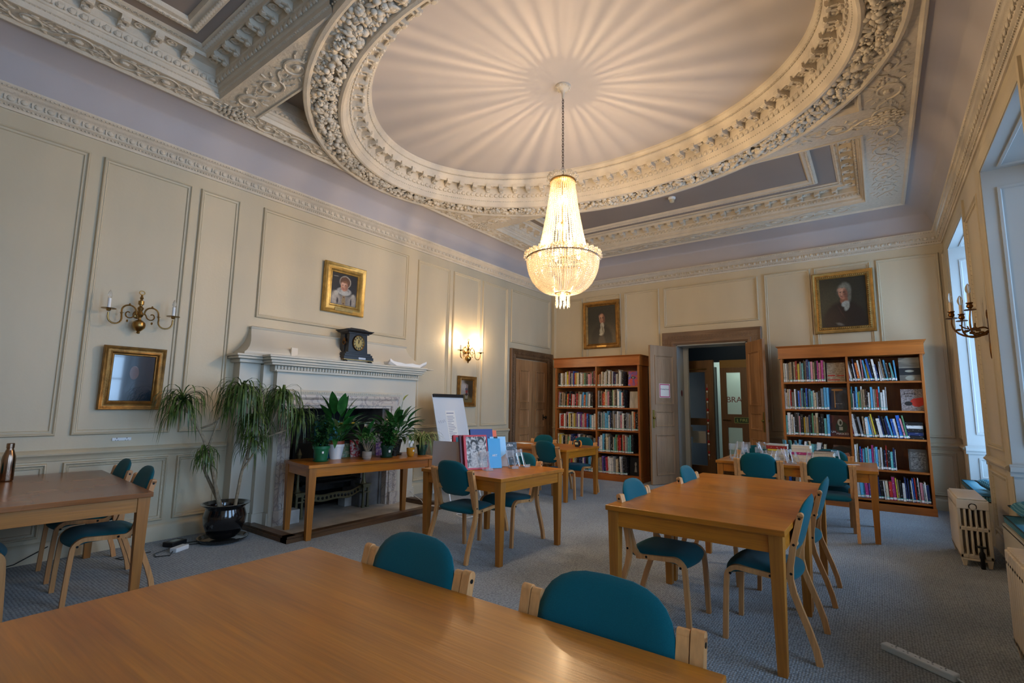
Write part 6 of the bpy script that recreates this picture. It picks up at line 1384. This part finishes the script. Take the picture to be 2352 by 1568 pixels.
stood('art_book', -3.215, 3.80, .25, .34, .022, ANG, -.27, [REDC, PAGES, bwp, GR1, BKI], [(rect(.10, .96, .05, .95), 2, 1), (circ(.42, .76, .14, .10), 4, 2), (circ(.75, .84, .13, .09), 4, 2), (circ(.42, .68, .10, .12), 3, 3), (circ(.74, .76, .09, .11), 3, 3), (circ(.39, .70, .02, .01), 4, 4), (circ(.46, .70, .02, .01), 4, 4), (circ(.71, .78, .02, .01), 4, 4), (circ(.78, .78, .02, .01), 4, 4), ([(.25, .05), (.6, .05), (.55, .5), (.32, .5)], 3, 2), ([(.6, .05), (.95, .05), (.92, .58), (.62, .55)], 3, 2.5)], 'red art book with a black and white photograph of two people')
stood('art_book', -3.26, 3.79, .25, .335, .03, ANG, -.27, [mat('dark_maroon_cover', (.12, .02, .03), .35), PAGES], [], 'maroon book directly behind the red black-and-white photograph book')
stood('art_book', -3.29, 3.99, .25, .39, .035, ANG, -.25, [NAVC, PAGES, mat('dark_photo_ink', (.03, .015, .01), .3), mat('brown_photo_ink', (.14, .06, .03), .3)], [(rect(0, 1, 0, .55), 2, 1), (circ(.5, .3, .2, .18), 3, 2)], 'tall navy art book behind the azure blue one')
stood('art_book', -3.145, 4.00, .135, .30, .03, math.radians(58), -.27, [BLUC, PAGES, WH], [], 'azure blue art book standing at the front of the display', txts=[('ART', .03, WH, .5, .42)])
stood('art_book', -3.19, 4.13, .18, .31, .025, ANG, -.27, [mat('ice_blue_cover', (.25, .50, .75), .3), PAGES, BKI, mat('warm_grey_photo', (.30, .24, .22), .4)], [(rect(.25, .5, 0, 1), 2, 1), ([(.5, 0), (1, 0), (1, .45), (.6, .3)], 3, 2)], 'pale blue and black art book leaning in an acrylic stand')
stood('art_book', -3.20, 4.31, .20, .24, .02, ANG, -.2, [noisy_print('black_leaf_print', (.008, .01, .012), (.15, .17, .2), (40, 40, 40), (.55, .62)), PAGES], [], 'black patterned art book at the far right of the display', txts=[('FLORA', .035, WH, .5, .85)])
stood('art_book', -3.42, 4.22, .24, .36, .03, ANG, -.22, [mat('orange_cover', (.60, .10, .02), .35), PAGES], [], 'orange-red book at the very back of the display')
stood('art_book', -3.66, 4.15, .30, .30, .05, math.radians(60), -.20, [mat('rose_red_cover', (.50, .05, .08), .4), PAGES, mat('lake_blue_print', (.04, .22, .34), .35)], [(rect(.1, .97, .3, .92), 2, 1)], 'rose red book with a blue picture cover, behind the blank card')
m = MB(); m.box(-.235, .235, 0, .006, 0, .25); tag(m.obj('blank_card', mat('pinkish_grey_card', (.46, .42, .41), .6), smooth=False, loc=(-3.56, 3.78, HT+.002), rot=(-.06, 0, math.radians(8))), 'blank pinkish grey display card standing at the left of the book table', 'card')
def acrylic_stand(x, y, rz, label, s=1.0, z=HT):
    m = MB(); pr = [(.00, .0), (-.10, 0), (-.11, .02), (-.10, .022), (-.02, .008), (.04, .17), (.045, .168), (.0, .03)]
    for sx in (-.035, .035): m.add([(sx*s-.004, a*s, b*s+.001) for a, b in ((-.10, 0), (-.015, 0), (.05, .17), (.04, .175), (-.03, .012), (-.10, .012))]+[(sx*s+.004, a*s, b*s+.001) for a, b in ((-.10, 0), (-.015, 0), (.05, .17), (.04, .175), (-.03, .012), (-.10, .012))], [(0, 1, 2, 3, 4, 5), (6, 7, 8, 9, 10, 11)]+[(i, (i+1) % 6, 6+(i+1) % 6, 6+i) for i in range(6)])
    m.box(-.035*s, .035*s, -.10*s, -.095*s, .001, .03*s); m.box(-.05*s, .05*s, .036*s, .040*s, .10*s, .17*s); m.box(-.035*s, .035*s, -.10*s, -.02*s, .001, .004)
    o = m.obj('acrylic_stand', ACRYL, smooth=False, loc=(x, y, z), rot=rz); return tag(o, label, 'book stand', 'clear acrylic book stands')
acrylic_stand(-3.07, 4.16, ANG, 'clear acrylic stand at the right end of the book display'); acrylic_stand(-3.16, 3.86, ANG, 'clear acrylic stand holding up the red photograph book')
acrylic_stand(-3.06, 4.32, ANG+.3, 'clear acrylic stand holding the black patterned book')

# work lamp and paper on the far table
t = thing('work_lamp', 'small orange and black rechargeable work lamp standing on the far table', 'lamp', (-3.83, 6.93, HT), -.25); t.scale = (1.2, 1.2, .80)
ORG = mat('orange_rubber', (.80, .26, .02), .45)
m = MB(); m.prism([(-.032, .02), (.032, .02), (.045, .045), (.045, .085), (.032, .11), (-.032, .11), (-.045, .085), (-.045, .045)], -.015, .02, T=Matrix.Rotation(PI/2, 4, 'X')); m.box(-.03, .03, -.02, .03, 0, .022); m.obj('housing', BLACKP, t, smooth=False, bevel=.003)
for s in (-1, 1):
    m = MB(); m.tube([(s*.03, 0, .122), (s*.052, 0, .118), (s*.062, 0, .085), (s*.062, 0, .045), (s*.052, 0, .012), (s*.03, 0, .008)], .009, 8); m.obj('guard', ORG, t)
m = MB(); m.box(-.027, .027, -.024, -.0205, .045, .085); m.obj('lens', mat('pale_yellow_lens', (.7, .68, .4), .3), t, smooth=False, bevel=.003)
m = MB(); m.box(-.105, .105, -.148, .148, 0, .0015); tag(m.obj('paper_sheet', PAPER, smooth=False, loc=(-4.86, 6.92, HT), rot=1.3), 'white paper sheet lying flat on the far table beside the carved door', 'paper')
m = MB(); m.box(-.105, .105, -.03, .03, 0, .0012); tag(m.obj('paper_slip', PAPER, smooth=False, loc=(-.33, 7.12, HT), rot=.5), 'small white paper slip on the cluttered table by the right chair', 'paper')
m = MB(); m.box(-.02, .02, -.01, .01, 0, .001); tag(m.obj('paper_tab', PAPER, smooth=False, loc=(-2.66, 3.98, .725), rot=(PI/2-.2, 0, PI/2)), 'tiny white sticker on the edge of the book display table', 'sticker')
# flask
t = thing('metal_flask', 'brushed bronze metal drinking flask standing on the left table', 'flask', (-5.42, .83, HT)); m = MB()
m.lathe([(.028, 0), (.032, .004), (.033, .01), (.033, .14), (.031, .165), (.022, .20), (.017, .215), (.017, .222)], 28); m.obj('body', STEEL, t)
m = MB(); m.lathe([(.0175, .222), (.019, .224), (.019, .252), (.016, .256), (0, .257)], 24); m.obj('cap', STEEL, t); t.scale = (1.25, 1.25, 1.12)
# clutter on the table before the right bookcase
def flat_stack(x, y, specs, name, where, rz0=0.0, z=HT):
    for i, (code, w, d, th, rz, kind) in enumerate(specs):
        m = book_mb(th, d, w, False); o = m.obj(name, [bookmat(code), PAGES], smooth=False)
        # lay the book on its side: thickness becomes height
        o.matrix_world = Matrix.Translation((x, y, z+.0005)) @ Matrix.Rotation(rz0+rz, 4, 'Z') @ basis((-d/2, (-w/2 if kind == 's' else w/2), 0), (0, 0, 1), (0, 1 if kind == 's' else -1, 0), (1, 0, 0))
        z += th+.0006
        tag(o, '%s book lying flat %s, %s' % (PALC[code][0], where, ('bottom of the pile' if i == 0 else ('top of the pile' if i == len(specs)-1 else '%s from the bottom' % ORD[i]))), 'book', 'flat books piled on the cluttered table')
S1 = [('w', .15, .23, .03, .1, 'p'), ('c', .15, .23, .022, -.05, 'p'), ('c', .15, .22, .028, -.1, 'p'), ('w', .14, .22, .03, .05, 'p'), ('y', .15, .22, .022, .15, 's'), ('r', .15, .23, .042, 0, 's'), ('w', .15, .22, .018, -.1, 'p')]
flat_stack(-1.07, 7.10, S1, 'stacked_book', 'in the pile with the red spine')
S2 = [('c', .15, .21, .045, .02, 'p'), ('w', .15, .21, .04, -.05, 'p'), ('m', .15, .21, .032, 0, 's'), ('w', .15, .21, .045, .05, 'p'), ('w', .14, .20, .032, -.06, 'p')]
flat_stack(-.80, 7.05, S2, 'stacked_book', 'in the pile with the magenta spine')
S3 = [('k', .15, .22, .05, 0, 'p'), ('c', .15, .22, .038, .03, 'p'), ('w', .14, .21, .032, -.08, 'p'), ('d', .14, .20, .02, .1, 'p')]
flat_stack(-.57, 7.05, S3, 'stacked_book', 'in the rightmost pile there')
S4 = [('c', .14, .20, .022, .2, 'p'), ('w', .14, .20, .018, -.1, 'p')]
flat_stack(-1.36, 7.12, S4, 'stacked_book', 'in the low pile among stands')
S5 = [('c', .14, .20, .022, .1, 'p'), ('w', .15, .21, .025, -.2, 'p'), ('c', .14, .20, .018, -.1, 'p'), ('w', .14, .19, .018, .1, 'p')]
flat_stack(-1.13, 6.85, S5, 'stacked_book', 'in the low pale pile')
k = 0
for x, y, rz, c in ((-1.0, 7.36, .3, 'l'), (-.94, 7.36, .25, 't'), (-.88, 7.35, .2, 'l'), (-.73, 7.35, .1, 'c')):
    m = book_mb(.022, .23, .16, False); o = m.obj('upright_book', [bookmat(c), PAGES], smooth=False, loc=(x, y, HT+.001)); o.rotation_euler = (0, -.1, rz); k += 1
    tag(o, '%s book standing behind the piles on the cluttered table, %s from left' % (PALC[c][0], ORD[k-1]), 'book')
AC = [(-1.52, 6.80, .3, 1.1), (-1.50, 6.95, -.4, 1.2), (-1.42, 7.05, .8, 1.0), (-1.46, 7.20, 0, 1.1), (-1.28, 7.25, 2.0, 1.1), (-1.22, 7.15, 2.6, 1.2), (-1.24, 6.85, .2, .9), (-.98, 6.72, .1, .9), (-1.06, 6.68, -.5, .8), (-.90, 6.78, .6, .9), (-.80, 6.72, 1.5, .8), (-.95, 6.90, 2.2, .9), (-.44, 7.02, .5, .9), (-.70, 6.80, -.3, .8), (-1.15, 6.70, 2.9, .8), (-1.36, 6.75, .9, .9)]
ACL = ['at the left table corner', 'second in from the left table corner', 'upright among the left group', 'at the back of the left group', 'tipped against its neighbour near the open door', 'tipped on top of the low pile', 'lying before the low white pile', 'in the flat heap at the front, middle', 'in the flat heap at the front, left', 'in the flat heap at the front, right', 'at the right end of the front heap', 'behind the front heap', 'beside the rightmost book pile', 'below the magenta spined pile', 'at the left end of the front heap', 'just behind the left chair back']
for (x, y, rz, s), q in zip(AC, ACL): acrylic_stand(x, y, rz, 'clear acrylic book stand on the cluttered table, %s' % q, s, HT+.001)

# ================================================================== MANTEL, FLOOR AND WALL THINGS
t = thing('mantel_clock', 'black slate mantel clock with a brass-rimmed roman dial', 'clock', (-5.60, 4.02, 1.893), 0); t.scale = (1.1, .92, 1.08)
SL = mat('black_slate', (.012, .012, .014), .3); 
m = MB()
for z0, z1, w, d in ((.035, .075, .50, .21), (.075, .105, .47, .195), (.105, .125, .42, .18)): m.box(-d/2, d/2, -w/2, w/2, z0, z1)
m.taper(0, 0, .125, .36, .075, .070, .165, .150); m.box(-.085, .085, -.175, .175, .355, .37); m.taper(0, 0, .37, .392, .095, .112, .195, .225); m.box(-.115, .115, -.232, .232, .392, .402); m.taper(0, 0, .402, .420, .09, .075, .19, .12); m.box(-.06, .06, -.115, .115, .418, .428)
m.box(-.08, -.0, -.172, .172, .13, .35); m.obj('case', SL, t, smooth=False, bevel=.002)
m = MB(); m.box(-.107, .107, -.252, .252, .030, .038); m.obj('brass_band', BRASS, t, smooth=False)
for s in (-1, 1):
    for f in (-1, 1):
        m = MB(); m.ball((f*.085, s*.21, .016), (.02, .035, .016), 8, 5); m.ball((f*.085, s*.25, .008), (.01, .02, .008), 6, 4); m.obj('foot', BLACKM, t)
m = MB(); TD = Matrix.Translation((.078, .0, .245)) @ Matrix.Rotation(PI/2, 4, 'Y')
m.lathe([(.095, 0), (.098, .008), (.094, .014), (.088, .010), (.086, .004)], 36, T=TD); m.obj('bezel', BRASS, t)
m = MB(); m.lathe([(.088, .003), (0, .0035)], 32, T=TD); m.obj('dial', mat('ivory_dial', (.80, .76, .62), .25, coat=.6), t)
m = MB()
for i in range(12):
    a = i*PI/6; m.box(-.005, .005, .055, .082, 0, .0008, T=Matrix.Translation((.0830, 0, .245)) @ basis((0, 0, 0), (0, 1, 0), (0, 0, 1), (1, 0, 0)) @ Matrix.Rotation(a, 4, 'Z') @ Matrix.Translation((.006, 0, 0)))
    m.box(-.003, .003, .055, .082, 0, .0008, T=Matrix.Translation((.0830, 0, .245)) @ basis((0, 0, 0), (0, 1, 0), (0, 0, 1), (1, 0, 0)) @ Matrix.Rotation(a, 4, 'Z') @ Matrix.Translation((-.007, 0, 0)))
m.obj('numerals', BKI, t, smooth=False)
m = MB()
for a, L, w in ((.15, .045, .003), (-.4, .06, .0022)): m.box(-w, w, -.008, L, .001, .002, T=Matrix.Translation((.0838, 0, .245)) @ basis((0, 0, 0), (0, 1, 0), (0, 0, 1), (1, 0, 0)) @ Matrix.Rotation(a, 4, 'Z'))
m.obj('hands', BKI, t, smooth=False)
m = MB(); m.box(.104, .107, -.01, .11, .045, .068); m.obj('name_plaque', mat('grey_silver_plate', (.45, .42, .42), .3, .5), t, smooth=False)
for s in (-1, 1): m = MB(); m.tube([(.0+.03*math.cos(a), s*.178, .25+.03*math.sin(a)) for a in [2*PI*i/14 for i in range(15)]], .006, 6); m.ball((0, s*.172, .28), (.02, .012, .025), 8, 5); m.obj('ring_handle', BRONZE, t)
m = MB(); m.box(0, .02, 0, .085, 0, .115); tag(m.obj('blank_card', mat('cream_card', (.66, .60, .50), .6), smooth=False, loc=(-5.56, 3.11, 1.8935), rot=.12), 'small cream card standing at the left end of the mantel shelf', 'card')
m = MB(); N = 10; vs = []
for j in range(N+1):
    for i in range(9):
        u, v = -1+2*i/8, -1+2*j/N; vs.append((u*.10, v*.30, .004+.03*max(0, abs(v)-.55)**1.5*3+.018*(u > .6)*(u-.6)*3+.004*math.sin(v*9)))
m.add(vs, [(j*9+i, j*9+i+1, j*9+i+10, j*9+i+9) for j in range(N) for i in range(8)]); b = len(m.v)
vs2 = [(x, y, .0) if abs(y) < .24 else (x, y, z-.018) for x, y, z in vs]; m.add(vs2, [(j*9+i, j*9+i+9, j*9+i+10, j*9+i+1) for j in range(N) for i in range(8)])
for j in range(N): m.f += [(j*9+8, j*9+17, b+j*9+17, b+j*9+8), (j*9, b+j*9, b+j*9+9, j*9+9)]; m.m += [0, 0]
m.f += [tuple([i for i in range(9)]+[b+i for i in range(8, -1, -1)]), tuple([N*9+i for i in range(9)]+[b+N*9+i for i in range(8, -1, -1)])]; m.m += [0, 0]
o = m.obj('curled_papers', PAPER, loc=(-5.52, 4.83, 1.8935)); o.scale = (1, 1.15, 1.9); tag(o, 'curling sheaf of white papers at the right end of the mantel shelf', 'papers')
# flip chart easel
t = thing('flip_chart', 'white flip chart easel with a black clamp standing right of the fireplace', 'flip chart', (-5.22, 5.62, 0)); TL = math.radians(15)
RM = Matrix.Translation((.10, 0, .50)) @ Matrix.Rotation(-TL, 4, 'Y')
m = MB(); m.box(-.012, 0, -.34, .34, 0, 1.04, T=RM); m.obj('board', mat('white_board', (.66, .69, .72), .35), t, smooth=False, bevel=.003)
m = MB(); m.box(0, .03, -.335, .335, 1.005, 1.055, T=RM); m.obj('clamp', BLACKP, t, smooth=False, bevel=.006)
m = MB(); m.box(.0005, .002, -.12, .09, .32, .80, T=RM); o = m.obj('printed_sheet', PAPER, t, smooth=False)
m = MB()
for i in range(14): m.box(.0022, .0028, -.10, (-.02 if i % 5 == 4 else .06-.02*(i % 3)), .37+i*.026, .376+i*.026, T=RM)
m.box(.0022, .0028, -.10, .06, .755, .765, T=RM); m.obj('printed_lines', mat('blue_grey_ink', (.10, .13, .25), .6), t, smooth=False)
m = MB(); m.tube([RM @ Vector((.001, -.30+.012*i, .62+.025*math.sin(i*1.9)+.002*i)) for i in range(14)], .0012, 4); m.obj('pen_scribble', mat('blue_grey_ink', (.10, .13, .25), .6), t)
for s in (-1, 1): m = MB(); m.tube([RM @ Vector((-.02, s*.28, .9)), (.26, s*.33, 0)], .012, 8); m.obj('leg', WHITEPL, t)
m = MB(); m.tube([RM @ Vector((-.02, 0, .9)), (-.42, 0, 0)], .012, 8); m.obj('leg', WHITEPL, t)
m = MB(); m.box(0, .06, -.34, .34, -.02, -.005, T=RM); m.obj('pen_tray', mat('white_board', (.66, .69, .72), .35), t, smooth=False)
# smoke detector
t = thing('smoke_detector', 'white round smoke detector on the grey coffer beyond the chandelier', 'smoke detector', (-2.41, 7.40, ZC)); m = MB(); m.lathe([(.055, 0), (.055, -.02), (.048, -.032), (.035, -.036)], 20); m.obj('base', WHITEPL, t)
m = MB(); m.lathe([(.040, -.036), (.038, -.045), (.028, -.075), (0, -.078)], 14)
for i in range(10): m.tube([(.040*math.cos(i*.628), .040*math.sin(i*.628), -.036), (.03*math.cos(i*.628), .03*math.sin(i*.628), -.078)], .003, 4)
m.obj('sensor_cage', mat('cream_plastic', (.6, .52, .36), .5), t)
# wall sockets
def socket(x, y, z, label, w=.15, h=.085, dark=True):
    t = thing('wall_socket', label, 'socket', (x, y, z)); m = MB(); m.box(0, .010, -w/2, w/2, -h/2, h/2); m.obj('plate', WHITEPL, t, smooth=False, bevel=.003)
    m = MB()
    for s in (-1, 1):
        m.box(.010, .0108, s*w*.26-.003, s*w*.26+.003, .005, .014)
        for q in (-1, 1): m.box(.010, .0108, s*w*.26+q*.010-.003, s*w*.26+q*.010+.003, -.012, -.007)
    m.obj('pin_holes', BLACKP, t, smooth=False)
socket(XL, 1.64, 1.0, 'small white wall plate above the dado rail at the left', .15, .028)
socket(-5.67, 5.12, .37, 'white double socket low on the fireplace flank', .12, .085); socket(XL, 5.28, .46, 'white double socket low on the wall right of the fireplace')
# adapter heap
t = thing('power_adapter', 'white power brick with black cables lying on the carpet by the wall', 'adapter', (-5.28, 2.02, 0), .5); m = MB(); m.box(-.035, .035, -.075, .075, 0, .04); m.obj('brick', WHITEPL, t, smooth=False, bevel=.006)
m = MB(); m.tube([(.0, -.075, .015), (.05, -.16, .006), (-.04, -.22, .006), (-.12, -.14, .006), (-.06, -.05, .03), (-.14, .04, .006), (-.10, .14, .006), (0, .20, .006), (.04, .28, .006), (-.05, .30, .006), (-.10, .16, .02)], .004, 6); m.tube([(-.20, -.10, .006), (-.28, -.22, .006), (-.33, -.32, .006), (-.25, -.34, .006), (-.17, -.20, .006)], .004, 6); m.obj('cable', BLACKP, t)
t = thing('charger_box', 'black charger box with a pale label beside the white power brick', 'charger', (-5.50, 2.06, 0), .4); m = MB(); m.box(-.06, .06, -.08, .08, 0, .045); m.obj('case', BLACKP, t, smooth=False, bevel=.008); m = MB(); m.box(-.03, .03, -.04, .04, .045, .0458); m.obj('label', mat('pale_green_label', (.35, .42, .38), .5), t, smooth=False)
m = MB(); m.tube([(-5.79, .9, .005), (-5.7, .6, .005), (-5.68, .2, .005), (-5.74, -.3, .005)], .004, 6); m.tube([(-5.785, 1.2, .12), (-5.78, 1.0, .02), (-5.79, .9, .005)], .004, 6); tag(m.obj('wall_cable', BLACKP), 'thin black cable running along the skirting under the left table', 'cable')
# power strip and its lead
t = thing('power_strip', 'long white power strip lying on the carpet at bottom right', 'power strip', (.082, 3.675, 0), math.atan2(3.575-3.775, .225+.06)); m = MB(); m.box(-.185, .185, -.026, .026, 0, .038); m.obj('body', mat('cool_white_plastic', (.62, .70, .76), .3), t, smooth=False, bevel=.007)
m = MB()
for i in range(5):
    x = -.12+i*.062; m.box(x-.003, x+.003, .004, .014, .038, .0388)
    for q in (-1, 1): m.box(x+q*.011-.004, x+q*.011+.004, -.010, -.006, .038, .0388)
m.obj('pin_holes', mat('dark_blue_slot', (.02, .06, .12), .5), t, smooth=False)
m = MB(); m.tube([(.185, 0, .018), (.26, -.01, .006), (.36, -.06, .004), (.44, -.16, .004), (.40, -.34, .004)], .004, 6); m.obj('lead', mat('cool_white_plastic', (.62, .70, .76), .3), t)
m = MB(); m.tube([(.80, 3.0, .15), (.62, 3.3, .02), (.50, 3.36, .005), (.46, 3.2, .004), (.52, 3.0, .004), (.6, 2.7, .004)], .005, 6); tag(m.obj('white_cable', WHITEPL), 'white cable curling on the floor beside the right-hand radiator', 'cable')
m = MB(); m.tube(bez((-5.66, 5.1, .33), (-5.60, 5.0, .05), (-5.3, 5.05, .07), (-4.95, 4.75, .07), 8)+bez((-4.95, 4.75, .07), (-4.7, 4.5, .07), (-4.75, 4.9, .07), (-4.5, 4.95, .008), 8)[1:]+bez((-4.5, 4.95, .008), (-4.2, 5.0, .008), (-4.3, 4.6, .008), (-4.0, 4.8, .008), 8)[1:], .005, 6)
m.tube([(-4.2+.12*math.cos(a)*(1+.1*math.sin(3*a)), 4.75+.10*math.sin(a), .010+.008*(1+math.sin(2*a))) for a in [i*.45 for i in range(30)]], .005, 6); tag(m.obj('white_cable', WHITEPL), 'tangled white cable trailing from the fireplace socket across the hearth', 'cable')
m = MB(); m.tube([(XL+.02, 5.36, 1.87), (XL+.02, 5.36, .50)], .003, 5); tag(m.obj('wall_cable', WHITEPL), 'thin white cable running down the wall from the mantel end', 'cable')
